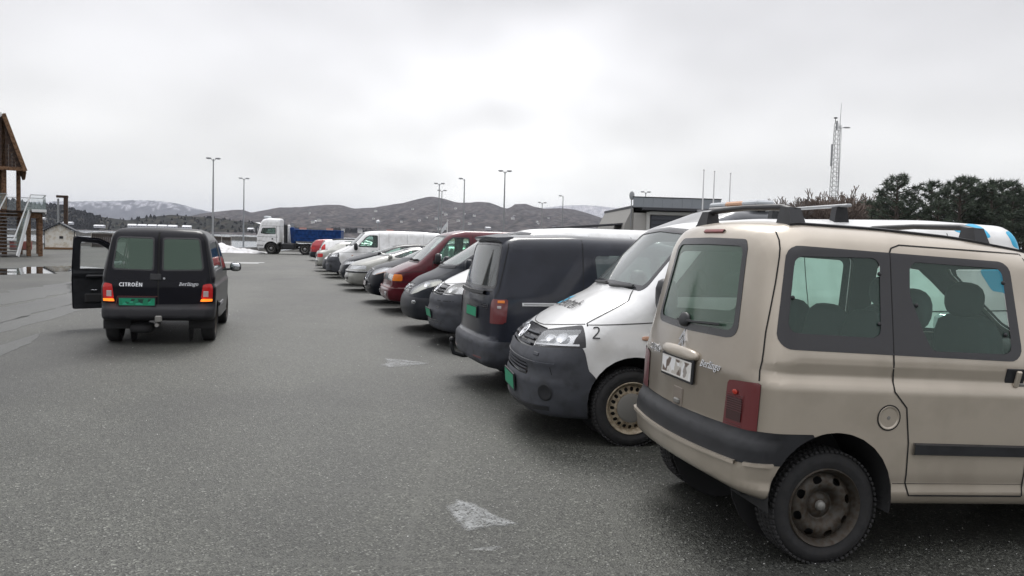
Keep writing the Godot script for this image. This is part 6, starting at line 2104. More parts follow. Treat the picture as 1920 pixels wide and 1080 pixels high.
func old_white_van() -> void:
	var pm := paint("white_paint", Color.WHITE)
	var c := transporter("parked_van", "older white van with clear rectangular headlamp, grey bumper and green plate", Vector3(-0.50, 0, -13.98), -105.5, 0.042, 1, pm)
	plate(c, "front", 0.06, 0.50, 0.50, 0.13, mats["green_plate"], 0.016)
	finish(c, pm)
	add_wheels(c, cream_wheel("cream_far", false), [0.0, -3.0], 0.795)
	underbody(c, -3.7, 0.5, 1.5, 0.3)

func dark_mpv() -> void:
	var sp := TRANSP.duplicate(true)
	sp.H = [[-4.0, 1.70], [-3.85, 1.84], [-3.0, 1.89], [-1.3, 1.89], [-0.85, 1.82], [0.22, 1.15], [0.55, 1.05], [0.80, 0.86], [0.92, 0.62]]
	sp.F = [[0.1, 0.70], [0.25, 0.81], [0.45, 0.86], [0.60, 0.85], [0.80, 0.76], [1.0, 0.55], [1.2, 0.2]]
	var c := car("parked_van", "dark slate people carrier van with an almond shaped headlamp", "van", spec(sp), 0.045, Vector3(-1.26, 0, -15.9), -105.5)
	var s: Dictionary = c.s
	var pm := paint("graphite_paint", lin(0.010, 0.013, 0.019), 0.34, 0.0, 0.10, 0.2)
	arches(c, [-0.03], 0.36, 0.40)
	arches(c, [-3.2], 0.36, 0.39)
	var hl := take(c, "front", [[0.36, 0.70], [0.40, 0.80], [0.58, 0.925], [0.78, 0.985], [0.90, 0.97], [0.84, 0.86], [0.66, 0.735], [0.48, 0.685]], 0.04, lim(0.25))
	var fr := put(c, "headlight", inflate(hl, -0.025), mat("cream_reflector", lin(0.5, 0.5, 0.42), 0.25, 0.5), true)
	put(c, "lamp_glass", inflate(hl, 0.004), P_CLEAR, true, fr)
	put(c, "reflector", moved(lathe([[0.07, 0.01], [0.055, -0.012], [0.0, -0.025]], 18), on_skin(c, "front", 0.72, 0.89, -0.008)), P_CHROME, true, fr)
	panel(c, "grille", "front", [[-0.3, 0.72], [0.32, 0.70], [0.34, 0.80], [0.28, 0.87], [-0.3, 0.88]], 0.02, lim(0.3), P_BLACK, false, -0.01)
	for y in [0.745, 0.79, 0.835]: commit("slat", join([band_mesh(s, "front", [[-0.30, y], [0.0, y], [0.30, y]], 0.016, 0.012)]), P_CHROME, c.root)
	commit("star_emblem", join([lathe([[0.075, 0.0], [0.075, 0.012], [0.062, 0.012], [0.062, 0.0]], 24), beam(Vector3(0, 0, 0.006), Vector3(0, 0.068, 0.006), 0.012, 0.008), beam(Vector3(0, 0, 0.006), Vector3(0.058, -0.034, 0.006), 0.012, 0.008), beam(Vector3(0, 0, 0.006), Vector3(-0.058, -0.034, 0.006), 0.012, 0.008)]), P_CHROME, c.root, on_skin(c, "front", 0, 0.79, 0.014))
	panel(c, "front_bumper", "side", [[0.28, 0.1], [1.2, 0.1], [1.2, 0.66], [0.60, 0.64], [0.33, 0.64]], 0, lim(), mat("dark_bumper", lin(0.014, 0.016, 0.022), 0.45), false, 0.006)
	put(c, "fog_lamp", moved(blob(Vector3.ZERO, Vector3(0.12, 0.075, 0.012), 2.8), on_skin(c, "front", 0.66, 0.555, 0.001)), mats["reflector"], true)
	seam(c, "side", [[0.40, 0.98], [0.20, 1.06], [0.0, 1.16]])
	seam(c, "side", [[-1.15, 1.75], [-1.15, 0.45]])
	window(c, "windscreen", "front", [[-0.3, 1.21], [0.66, 1.22], [0.78, 1.25], [0.66, 1.74], [0.58, 1.79], [-0.3, 1.81]], 0.05, lim(-0.9), 0.03, false, null, mats["screen_glass"])
	window(c, "door_window", "side", [[-0.12, 1.16], [-1.08, 1.16], [-1.08, 1.70], [-0.80, 1.69], [-0.62, 1.58]], 0.04, lim(-5, 5, -5, 5, 0.4), 0.03, true)
	commit("wiper", band_mesh(s, "front", [[0.60, 1.235], [0.1, 1.25]], 0.022, 0.03, 0.008), P_TRIM, c.root)
	commit("cowl", band_mesh(s, "front", [[-0.72, 1.205], [0, 1.19], [0.72, 1.205]], 0.07, 0.008), P_TRIM, c.root)
	mirrors(c, -0.2, 1.24, 0.92, Vector3(0.16, 0.26, 0.24), pm)
	finish(c, pm)
	add_wheels(c, alloy_wheel("alloy_van", 0.33), [0.0, -3.2], 0.80)
	underbody(c, -3.7, 0.5, 1.5, 0.3)
	cockpit(c, -1.0, 0.68, mats["seat_cloth"], -0.35, 1.04, 0.5)

func maroon_van() -> void:
	var sp := {"W": [[0.2, 0.82], [0.4, 0.90], [0.6, 0.915], [0.9, 0.918], [1.14, 0.90], [1.75, 0.80], [1.85, 0.77], [1.98, 0.72]], "T": [[-3.7, 0.04], [-3.0, 0.0], [-0.2, 0.0], [0.85, 0.09]],
		"H": [[-3.75, 1.74], [-3.6, 1.87], [-2.8, 1.93], [-0.95, 1.93], [-0.62, 1.86], [-0.50, 1.80], [0.16, 1.17], [0.30, 1.12], [0.72, 0.93], [0.84, 0.80], [0.9, 0.5]], "rh": 0.035, "crown": 0.035, "cw": 0.06,
		"F": [[0.1, 0.68], [0.25, 0.80], [0.36, 0.86], [0.55, 0.875], [0.59, 0.80], [0.90, 0.765], [1.0, 0.70], [1.2, 0.4]], "cf": 0.05, "cf4": 0.05, "R": [[0.2, -3.65], [0.4, -3.72], [1.1, -3.68], [1.9, -3.55]], "cr": 0.04, "B": [[-3.7, 0.32], [-3.2, 0.26], [0.4, 0.24], [0.9, 0.27]], "kt": 0.09, "kf": 0.07, "kr": 0.10}
	var c := car("parked_van", "maroon square van with an orange indicator beside its headlamp", "van", spec(sp), 0.042, Vector3(-2.25, 0, -19.77), -105.5)
	var s: Dictionary = c.s
	var pm := paint("maroon_paint", lin(0.105, 0.012, 0.020), 0.32, 0.1, 0.16, 0.8)
	arches(c, [-0.03], 0.34, 0.385)
	arches(c, [-2.92], 0.34, 0.375)
	var hl := take(c, "front", [[0.36, 0.735], [0.79, 0.735], [0.79, 0.885], [0.36, 0.885]], 0.01, lim(0.3))
	var fr := put(c, "headlight", inflate(hl, -0.02), mats["reflector"], true)
	put(c, "lamp_glass", inflate(hl, 0.003), P_CLEAR, true, fr)
	panel(c, "indicator", "front", [[0.792, 0.735], [1.0, 0.735], [1.0, 0.885], [0.792, 0.885]], 0.0, lim(0.5), P_AMBER, true, 0.004)
	panel(c, "grille", "front", [[-0.3, 0.735], [0.355, 0.735], [0.355, 0.885], [-0.3, 0.885]], 0.0, lim(0.3), P_BLACK, false, -0.01)
	for y in [0.76, 0.79, 0.82, 0.85]: commit("slat", join([band_mesh(s, "front", [[-0.37, y], [0, y], [0.37, y]], 0.012, 0.010)]), P_TRIM, c.root)
	put(c, "front_bumper", take(c, "side", [[0.36, 0.1], [1.2, 0.1], [1.2, 0.58], [0.36, 0.57]]), pm, false)
	put(c, "bumper_lip", band_mesh(s, "front", [[0.0, 0.575], [0.5, 0.575], [0.86, 0.572]], 0.03, 0.012), mat("pale_lip", lin(0.22, 0.1, 0.1), 0.4), true)
	put(c, "fog_lamp", moved(cbox(Vector3.ZERO, Vector3(0.16, 0.085, 0.02), 0.01), on_skin(c, "front", 0.58, 0.43, 0.006)), mats["reflector"], true)
	seam(c, "side", [[0.66, 0.715], [0.0, 0.715], [-1.2, 0.72]], true, 0.014)
	seam(c, "side", [[0.60, 0.91], [0.2, 0.955], [-1.1, 0.965]], true, 0.010)
	seam(c, "side", [[-0.18, 1.16], [-0.20, 0.76]])
	seam(c, "side", [[-1.13, 1.83], [-1.13, 0.4]])
	window(c, "windscreen", "front", [[-0.3, 1.19], [0.70, 1.19], [0.76, 1.21], [0.70, 1.74], [0.64, 1.80], [-0.3, 1.82]], 0.05, lim(-0.75), 0.03, false, null, mats["screen_glass"])
	window(c, "door_window", "side", [[-0.14, 1.14], [-1.06, 1.13], [-1.06, 1.77], [-0.66, 1.77], [-0.56, 1.70]], 0.04, lim(-5, 5, -5, 5, 0.4), 0.03, true)
	window(c, "side_window", "side", [[-1.22, 1.14], [-2.2, 1.14], [-2.2, 1.77], [-1.22, 1.77]], 0.05, lim(-5, 5, -5, 5, 0.4), 0.03, true)
	for q in [[[0.60, 1.19], [0.14, 1.21]], [[-0.05, 1.19], [-0.55, 1.21]]]: commit("wiper", band_mesh(s, "front", [q[0], q[1]], 0.02, 0.03, 0.006), P_TRIM, c.root)
	commit("cowl", band_mesh(s, "front", [[-0.74, 1.165], [0, 1.165], [0.74, 1.165]], 0.05, 0.006), P_TRIM, c.root)
	mirrors(c, -0.28, 1.26, 0.90, Vector3(0.14, 0.26, 0.22), P_TRIM)
	finish(c, pm)
	add_wheels(c, alloy_wheel("alloy_t", 0.32), [0.0, -2.92], 0.78)
	underbody(c, -3.4, 0.5, 1.4, 0.3)
	cockpit(c, -0.95, 0.7, mats["seat_cloth"], -0.3, 1.02, 0.48)

func low_spec(o: Dictionary) -> Dictionary:   # an ordinary car: x = 0 at the front axle, o.roof / o.hood heights, wb, tail
	var rf: float = o.roof
	var hd: float = o.hood
	var wb: float = o.wb
	var tail: float = o.tail
	var hw: float = o.hw
	var rear: Array = o.rear     # profile of the rear from the tail forward: [distance from tail, height]
	var hh := []
	for q in rear: hh.append([-wb - tail + q[0], q[1]])
	hh.append_array([[-1.75, rf], [-1.25, rf - 0.03], [-0.95, rf - 0.10], [-0.02, hd + 0.10], [0.15, hd + 0.05], [0.55, hd - 0.06], [0.82, hd - 0.20], [0.95, hd - 0.42]])
	return {"W": [[0.18, hw - 0.10], [0.35, hw - 0.02], [0.55, hw], [0.80, hw - 0.005], [hd + 0.08, hw - 0.05], [rf - 0.08, hw - 0.29], [rf + 0.05, hw - 0.38]], "T": [[-wb - tail, 0.10], [-wb, 0.0], [0.0, 0.0], [0.9, 0.12]],
		"H": hh, "rh": 0.07, "crown": 0.07, "cw": 0.14, "F": [[0.1, 0.72], [0.25, 0.86], [0.45, 0.90], [0.65, 0.88], [hd - 0.05, 0.74], [hd + 0.1, 0.5]], "cf": 0.16, "cf4": 0.24,
		"R": [[0.15, -wb - tail + 0.12], [0.30, -wb - tail + 0.01], [0.5, -wb - tail], [0.6, -wb - tail + 0.05], [0.95, -wb - tail + 0.07], [1.1, -wb - tail + 0.1], [1.7, -wb - tail + 0.35]], "cr": 0.12, "B": [[-wb - tail, 0.30], [-wb - 0.3, 0.20], [0.4, 0.18], [0.9, 0.24]], "kt": 0.13, "kf": 0.16, "kr": 0.13}

func common_car(c: Dictionary, o: Dictionary, pm: Material) -> void:
	var hd: float = o.hood
	var rf: float = o.roof
	var wb: float = o.wb
	window(c, "windscreen", "front", [[-0.3, hd + 0.13], [0.62, hd + 0.14], [0.68, hd + 0.17], [0.54, rf - 0.12], [0.48, rf - 0.08], [-0.3, rf - 0.06]], 0.05, lim(-1.3, 1), 0.03, false, null, mats["screen_glass"])
	window(c, "door_window", "side", [[-0.45, hd + 0.10], [-1.38, hd + 0.08], [-1.38, rf - 0.10], [-1.15, rf - 0.12], [-0.9, rf - 0.20]], 0.03, lim(-5, 5, -5, 5, 0.3), 0.025, true)
	window(c, "door_window", "side", [[-1.46, hd + 0.08], [-2.30, hd + 0.08], [-2.36, rf - 0.14], [-2.0, rf - 0.10], [-1.46, rf - 0.10]], 0.03, lim(-5, 5, -5, 5, 0.3), 0.025, true)
	put(c, "door_handle", moved(cbox(Vector3.ZERO, Vector3(0.16, 0.03, 0.03), 0.01), on_skin(c, "side", -1.25, hd - 0.06, 0.01)), P_TRIM, true)
	put(c, "side_strip", band_mesh(c.s, "side", [[-0.5, 0.56], [-2.2, 0.56]], 0.05, 0.012), P_TRIM, true)
	seam(c, "side", [[-0.42, hd], [-0.45, 0.35]])
	seam(c, "side", [[-1.42, hd + 0.06], [-1.42, 0.32]])
	seam(c, "side", [[-2.4, hd + 0.06], [-2.3, 0.6]])
	mirrors(c, -0.42, hd + 0.13, o.hw - 0.02, Vector3(0.13, 0.15, 0.2), pm)
	arches(c, [0.0, -wb], o.R + 0.01, o.R + 0.06)
	finish(c, pm)
	add_wheels(c, alloy_wheel("alloy_%s" % o.R, o.R), [0.0, -wb], o.hw - 0.115)
	underbody(c, -wb - 0.5, 0.5, 1.3, 0.25)
	cockpit(c, -1.35, 0.5, mats["seat_cloth"], -0.62, hd - 0.06, 0.38)

func dark_suv() -> void:
	var o := {"roof": 1.68, "hood": 1.04, "wb": 2.77, "tail": 0.95, "hw": 0.94, "R": 0.36, "rear": [[0.0, 1.2], [0.25, 1.5], [0.7, 1.62], [1.6, 1.69]]}
	var c := car("parked_car", "black crossover car with a long swept headlamp and chrome grille", "car", spec(low_spec(o)), 0.045, Vector3(-3.05, 0, -22.2), -105.5)
	var s: Dictionary = c.s
	var pm := paint("black_paint", lin(0.004, 0.005, 0.009), 0.3, 0.0, 0.10, 0.25)
	var hl := take(c, "front", [[0.40, 0.745], [0.46, 0.86], [0.70, 0.94], [0.90, 0.955], [0.92, 0.90], [0.80, 0.78], [0.62, 0.735]], 0.03, lim(0.2))
	var fr := put(c, "headlight", inflate(hl, -0.02), mats["reflector"], true)
	put(c, "lamp_glass", inflate(hl, 0.004), P_CLEAR, true, fr)
	put(c, "lamp_rim", inflate(band_mesh(s, "front", [[0.70, 0.755], [0.84, 0.82], [0.90, 0.90]], 0.02, 0.006), 0.004), mat("clear_amber", Color.BLACK), true, fr)
	panel(c, "grille", "front", [[-0.3, 0.60], [0.28, 0.62], [0.36, 0.86], [-0.3, 0.88]], 0.03, lim(0.3), P_BLACK, false, -0.01)
	for k in 9: commit("slat", band_mesh(s, "front", [[-0.28 + k * 0.07, 0.63], [-0.29 + k * 0.0725, 0.85]], 0.012, 0.012), P_CHROME, c.root)
	put(c, "grille_rim", band_mesh(s, "front", [[0.0, 0.885], [0.34, 0.87], [0.38, 0.84], [0.30, 0.61], [0.0, 0.595]], 0.02, 0.014), P_CHROME, true)
	commit("lower_intake", band_mesh(s, "front", [[-0.6, 0.44], [0.6, 0.44]], 0.14, 0.006), P_BLACK, c.root)
	plate(c, "front", 0.0, 0.50, 0.52, 0.11, mats["pale_lens"])
	common_car(c, o, pm)

func silver_estate() -> void:
	var o := {"roof": 1.44, "hood": 0.98, "wb": 2.66, "tail": 1.1, "hw": 0.88, "R": 0.315, "rear": [[0.0, 0.95], [0.2, 1.25], [0.5, 1.40], [1.2, 1.44]]}
	var c := car("parked_car", "silver estate car with square headlamps and a chrome strip on its bumper", "car", spec(low_spec(o)), 0.045, Vector3(-4.5, 0, -26.68), -105.5)
	var s: Dictionary = c.s
	var pm := paint("silver_paint", lin(0.40, 0.40, 0.37), 0.3, 0.5, 0.12, 0.8)
	var hl := take(c, "front", [[0.40, 0.68], [0.88, 0.69], [0.88, 0.82], [0.40, 0.81]], 0.01, lim(0.3))
	var fr := put(c, "headlight", inflate(hl, -0.02), mats["reflector"], true)
	put(c, "lamp_glass", inflate(hl, 0.004), P_CLEAR, true, fr)
	panel(c, "grille", "front", [[-0.3, 0.68], [0.38, 0.68], [0.38, 0.81], [-0.3, 0.82]], 0.01, lim(0.3), P_BLACK, false, -0.008)
	put(c, "bumper_strip", band_mesh(s, "front", [[0.0, 0.60], [0.5, 0.60], [0.86, 0.60]], 0.05, 0.014), P_TRIM, true)
	put(c, "chrome_strip", band_mesh(s, "front", [[0.0, 0.635], [0.5, 0.635], [0.86, 0.635]], 0.018, 0.018), P_CHROME, true)
	commit("lower_intake", band_mesh(s, "front", [[-0.5, 0.40], [0.5, 0.40]], 0.10, 0.006), P_BLACK, c.root)
	common_car(c, o, pm)
	# the dark hatchback beyond it
	var o2 := {"roof": 1.50, "hood": 1.0, "wb": 2.6, "tail": 0.8, "hw": 0.88, "R": 0.31, "rear": [[0.0, 1.0], [0.2, 1.3], [0.5, 1.46], [1.1, 1.50]]}
	var d := car("parked_car", "dark hatchback half hidden between the silver estate and a white van", "car", spec(low_spec(o2)), 0.05, Vector3(-5.3, 0, -29.6), -105.5)
	var hm := take(d, "front", [[0.42, 0.70], [0.88, 0.76], [0.86, 0.86], [0.46, 0.82]], 0.02, lim(0.25))
	var f2 := put(d, "headlight", inflate(hm, -0.02), mats["reflector"], true)
	put(d, "lamp_glass", inflate(hm, 0.004), P_CLEAR, true, f2)
	commit("lower_intake", band_mesh(d.s, "front", [[-0.5, 0.42], [0.5, 0.42]], 0.14, 0.006), P_BLACK, d.root)
	common_car(d, o2, paint("night_paint", lin(0.010, 0.012, 0.017), 0.3, 0.0, 0.1, 0.3))

func far_row() -> void:
	var pm := paint("white_paint", Color.WHITE)
	var c := transporter("parked_van", "white panel van with a dark bumper and mirror, far down the row", Vector3(-6.85, 0, -34.3), -105.5, 0.05, 0, pm)
	finish(c, pm)
	add_wheels(c, cream_wheel("cream_far", false), [0.0, -3.0], 0.795)
	underbody(c, -3.7, 0.5, 1.5, 0.3)
	# small white car with a dark front
	var o := {"roof": 1.46, "hood": 0.92, "wb": 2.5, "tail": 0.7, "hw": 0.84, "R": 0.30, "rear": [[0.0, 1.0], [0.2, 1.3], [0.5, 1.42], [1.0, 1.46]]}
	var d := car("parked_car", "small white car showing only a black bumper and bonnet beyond the white van", "car", spec(low_spec(o)), 0.05, Vector3(-7.55, 0, -36.7), -105.5)
	panel(d, "front_bumper", "side", [[0.30, 0.1], [1.2, 0.1], [1.2, 0.70], [0.30, 0.66]], 0, lim(), mats["dark_bumper"], false, 0.006)
	var hm := take(d, "front", [[0.42, 0.71], [0.86, 0.75], [0.84, 0.84], [0.46, 0.80]], 0.02, lim(0.25))
	var f2 := put(d, "headlight", inflate(hm, -0.02), mats["reflector"], true)
	put(d, "lamp_glass", inflate(hm, 0.004), P_CLEAR, true, f2)
	common_car(d, o, pm)
	# silver saloon, tail to the lane
	var tails := [
		["parked_car", "silver saloon car with a red corner lamp, boot towards the lane", paint("silver_paint", Color.WHITE), {"roof": 1.43, "hood": 0.95, "wb": 2.7, "tail": 1.05, "hw": 0.88, "R": 0.31, "rear": [[0.0, 0.90], [0.15, 0.99], [0.55, 1.03], [1.15, 1.38], [1.7, 1.43]]}, Vector3(-8.5, 0, -40.0), [[0.50, 0.68], [0.95, 0.68], [0.95, 0.86], [0.50, 0.84]], 0.95, 1.05],
		["parked_car", "white estate car with tall red lamps and roof rails", paint("white_paint", Color.WHITE), {"roof": 1.55, "hood": 1.0, "wb": 2.7, "tail": 0.95, "hw": 0.89, "R": 0.32, "rear": [[0.0, 1.05], [0.15, 1.32], [0.4, 1.48], [1.2, 1.55]]}, Vector3(-9.3, 0, -43.6), [[0.62, 0.80], [0.95, 0.80], [0.95, 1.30], [0.66, 1.30]], 1.02, 1.42],
		["parked_car", "red hatchback with a black bumper at the row's far end", paint("red_paint", lin(0.36, 0.02, 0.03), 0.35, 0.0, 0.1, 0.8), {"roof": 1.45, "hood": 0.95, "wb": 2.5, "tail": 0.75, "hw": 0.85, "R": 0.30, "rear": [[0.0, 1.0], [0.15, 1.2], [0.5, 1.40], [1.1, 1.45]]}, Vector3(-12.9, 0, -55.5), [[0.55, 0.75], [0.95, 0.75], [0.95, 0.92], [0.58, 0.92]], 0.98, 1.32]]
	for q in tails:
		var oo: Dictionary = q[3]
		# x = 0 is the front axle; the given spot is the rear axle
		var at: Vector3 = q[4] + Vector3(sin(deg_to_rad(74.5)), 0, -cos(deg_to_rad(74.5))) * float(oo.wb)
		var e := car(q[0], q[1], "car", spec(low_spec(oo)), 0.05, at, 74.5)
		var x1: float = -float(oo.wb) - float(oo.tail)
		panel(e, "tail_lamp", "rear", q[5], 0.01, lim(-10, x1 + 0.34), mat("tail_red", lin(0.5, 0.02, 0.02), 0.2), true, 0.006)
		window(e, "rear_window", "rear", [[-0.3, q[6]], [0.58, q[6]], [0.52, q[7]], [-0.3, q[7] + 0.02]], 0.04, lim(-10, x1 + 1.6), 0.03, false)
		if oo.wb < 2.6: panel(e, "rear_bumper", "side", [[x1 - 0.3, 0.1], [x1 + 0.45, 0.1], [x1 + 0.45, 0.60], [x1 - 0.3, 0.62]], 0, lim(), mats["dark_bumper"], false, 0.006)
		else: commit("bumper_strip", band_mesh(e.s, "rear", [[-0.75, 0.50], [0, 0.50], [0.75, 0.50]], 0.05, 0.012), P_TRIM, e.root)
		plate(e, "rear", 0.0, 0.76, 0.50, 0.11, mats["pale_lens"])
		if q[7] > 1.4:
			put(e, "roof_rail", band_mesh(e.s, "top", [[x1 + 0.7, 0.52], [x1 + 2.4, 0.52]], 0.03, 0.05), P_TRIM, true)
		commit("exhaust", tube([Vector3(x1 - 0.01, 0.26, 0.45), Vector3(x1 + 0.3, 0.26, 0.45)], 0.03, 8), mats["steel"], e.root)
		common_car(e, oo, q[2])

func black_van() -> void:
	var narrow := BER.duplicate(true)
	for q in narrow.W: q[1] -= 0.047
	narrow.B = [[-0.7, 0.385], [-0.4, 0.36], [0.5, 0.34], [1.0, 0.27], [3.2, 0.25], [3.5, 0.3]]
	var c := car("black_van", "black small van driving off with its left front door open, brake lamps lit", "van", spec(narrow), 0.034, Vector3(-5.52, 0, -13.06), -15.5)
	var s: Dictionary = c.s
	var pm := paint("dusty_black_paint", lin(0.005, 0.005, 0.009), 0.36, 0.0, 0.10, 0.25)
	arches(c, [0.0], 0.29, 0.355)
	arches(c, [2.69], 0.29, 0.355)
	var lamp_red := take(c, "rear", [[0.612, 0.70], [0.95, 0.70], [0.95, 0.945], [0.640, 0.925]], 0.0, lim(-5, -0.5, 0.5, 1.0))
	var lamp_lit := take(c, "rear", [[0.600, 0.660], [0.95, 0.660], [0.95, 0.70], [0.612, 0.70]], 0.0, lim(-5, -0.5, 0.5, 1.0))
	var fr := put(c, "tail_lamp", inflate(lamp_red, 0.006), mat("tail_red", Color.BLACK), true)
	put(c, "lit_lens", inflate(lamp_lit, 0.006), mats["lit_lamp"], true, fr)
	put(c, "pale_lens", moved(cbox(Vector3.ZERO, Vector3(0.075, 0.09, 0.012), 0.004), on_skin(c, "rear", 0.68, 0.775, 0.008)), mats["pale_lens"], true, fr)
	for sd in [1.0, -1.0]:
		var p := on_skin(c, "rear", 0.66, 0.675, 0.03).origin
		var l := OmniLight3D.new()
		l.name = "brake_glow"
		l.light_color = Color(1.0, 0.35, 0.1)
		l.light_energy = 0.003
		l.light_size = 0.03
		l.omni_range = 6.0
		l.omni_attenuation = 2.0
		l.shadow_enabled = true
		l.position = Vector3(p.x - 0.01, p.y, p.z * sd)
		c.root.add_child(l, true)
	panel(c, "rear_bumper", "side", [[-0.9, 0.1], [-0.25, 0.1], [-0.25, 0.55], [-0.44, 0.648], [-0.9, 0.575]], 0, lim(), mat("night_plastic", lin(0.010, 0.010, 0.013), 0.55), false, 0.004)
	panel(c, "front_bumper", "side", [[3.12, 0.1], [3.7, 0.1], [3.7, 0.62], [3.12, 0.6]], 0, lim(), P_TRIM, false)
	var tg := window(c, "rear_door_window", "rear", [[0.055, 1.12], [0.63, 1.13], [0.65, 1.17], [0.595, 1.60], [0.55, 1.635], [0.055, 1.63]], 0.04, lim(-5, -0.3), 0.022, true, null, mats["misted_glass"])
	window(c, "side_window", "side", [[-0.36, 1.12], [-0.31, 1.58], [1.04, 1.60], [1.10, 1.12]], 0.05, lim(-5, 5, -5, 5, 0.4), 0.03, true)
	window(c, "windscreen", "front", [[-0.3, 1.10], [0.66, 1.13], [0.60, 1.54], [0.54, 1.60], [-0.3, 1.64]], 0.05, lim(1.5), 0.03, false, null, mats["screen_glass"])
	# the front doors: shut on one side, swung open on the other
	var outline := [[1.22, 0.335], [1.20, 1.60], [1.62, 1.57], [1.78, 1.50], [2.30, 1.10], [2.30, 0.60], [2.20, 0.335]]
	var dm := take(c, "side", outline, 0.03, lim(-5, 5, -5, 5, 0.4))
	var wl := [[1.32, 1.03], [1.30, 1.52], [1.60, 1.49], [1.74, 1.42], [2.18, 1.03]]
	var two := cut(dm, region(dm, "side", pv(wl), 0.04))
	var shut := commit("front_door", two[1], pm, c.root)
	commit("pane", inflate(two[0], -0.003), P_GLASS, shut)
	var hinge := Vector3(2.28, 0, -0.79)
	var xf := Transform3D(Basis(), hinge) * Transform3D(Basis(UP, deg_to_rad(-57.0)), Vector3.ZERO) * Transform3D(Basis(), -hinge)
	var open := commit("front_door", mir(two[1]), pm, c.root, xf)
	tag(open, "front door swung wide open")
	commit("pane", mir(two[0]), mat("clear_pane", lin(0.20, 0.30, 0.25, 0.22), 0.03), open)
	var inner := mir(inflate(two[1], -0.055, true))
	commit("door_trim", inner, P_TRIM, open)
	# edge of the door all round
	var ev := PackedVector3Array()
	var en := PackedVector3Array()
	var et := PackedInt32Array()
	for ring in [outline, wl]:
		var off := ev.size()
		var cnt := 0
		for i in ring.size():
			for k in 5:
				var q := Vector2(ring[i][0], ring[i][1]).lerp(Vector2(ring[(i + 1) % ring.size()][0], ring[(i + 1) % ring.size()][1]), k / 5.0)
				q = q.move_toward(Vector2(1.75, 0.95) if ring == outline else Vector2(1.7, 1.27), 0.012)
				var p := surf(s, "side", q.x, q.y)
				var nn := nrm(s, p)
				var e := (p - Vector3(1.75, 0.95, p.z)).normalized()
				for z in [0.0, -0.055]:
					var pp: Vector3 = p + nn * z
					ev.append(Vector3(pp.x, pp.y, -pp.z))
					en.append(Vector3(e.x, e.y, 0))
				cnt += 1
		for i in cnt:
			var a := off + i * 2
			var b := off + ((i + 1) % cnt) * 2
			et.append_array([a, a + 1, b, a + 1, b + 1, b])
	commit("door_edge", [ev, en, et], pm, open)
	commit("door_pocket", cbox(Vector3(1.75, 0.52, -0.755), Vector3(0.7, 0.16, 0.07), 0.02), P_LINING, open)
	commit("arm_rest", cbox(Vector3(1.72, 0.90, -0.74), Vector3(0.6, 0.06, 0.07), 0.02), P_TRIM, open)
	commit("inner_handle", cbox(Vector3(1.55, 0.66, -0.735), Vector3(0.10, 0.02, 0.03), 0.006), P_CHROME, open)
	seam(c, "rear", [[0.0, 1.70], [0.0, 0.62]], true, 0.014)
	commit("door_gap", band_mesh(s, "rear", [[0.012, 1.72], [0.012, 0.60]], 0.016, 0.003), P_GAP, c.root)
	seam(c, "side", [[-0.385, 1.70], [-0.479, 1.158], [-0.51, 0.96]], true, 0.012)
	put(c, "crease_line", band_mesh(s, "rear", [[0.06, 0.985], [0.60, 0.985]], 0.012, 0.004), pm, true)
	put(c, "protection_strip", band_mesh(s, "side", [[0.43, 0.545], [1.15, 0.54]], 0.07, 0.016), mat("pale_strip", lin(0.22, 0.22, 0.23), 0.5), true)
	plate(c, "rear", -0.285, 0.655, 0.50, 0.105, mats["green_blotted"])
	commit("plate_surround", join([band_mesh(s, "rear", [[-0.56, 0.735], [0.0, 0.735]], 0.014, 0.012), band_mesh(s, "rear", [[-0.56, 0.735], [-0.585, 0.60]], 0.014, 0.012)]), mat("dull_maroon", lin(0.08, 0.02, 0.02), 0.5), c.root)
	lettering(c.root, "badge_lettering", "CITROËN", 0.078, on_skin(c, "rear", -0.375, 0.912, 0.003), P_CHROME, "Droid Sans", true, 0.006)
	lettering(c.root, "badge_script", "Berlingo", 0.068, on_skin(c, "rear", 0.44, 0.925, 0.003), P_CHROME, "Droid Serif", false, 0.006, 0.3)
	commit("door_handle", cbox(Vector3.ZERO, Vector3(0.16, 0.10, 0.02), 0.02), P_TRIM, c.root, on_skin(c, "rear", -0.03, 1.03, 0.004))
	commit("lock", lathe([[0.018, -0.004], [0.016, 0.008], [0, 0.008]], 12), mats["steel"], c.root, on_skin(c, "rear", 0.09, 1.01, 0.006))
	commit("tow_socket", join([cbox(Vector3(-0.66, 0.40, 0.02), Vector3(0.06, 0.10, 0.10), 0.015), tube([Vector3(-0.55, 0.30, 0.0), Vector3(-0.70, 0.31, 0.0)], 0.03, 8)]), mats["grey_cap"], c.root)
	finish(c, pm)
	add_wheels(c, steel_wheel("plain_b", 0.315, false), [0.0, 2.69], 0.69)
	underbody(c, -0.45, 3.2, 1.1, 0.40)
	commit("exhaust", blob(Vector3(-0.35, 0.24, -0.25), Vector3(0.4, 0.16, 0.35), 3.0), P_LINING, c.root)
	commit("load_bulkhead", cbox(Vector3(1.15, 1.0, 0), Vector3(0.03, 1.2, 1.4), 0.01), P_LINING, c.root)
	cockpit(c, 1.45, 0.52, mats["seat_cloth"], 2.25, 1.0, 0.38)
	mirrors(c, 2.16, 1.10, 0.85, Vector3(0.13, 0.17, 0.2), P_TRIM)

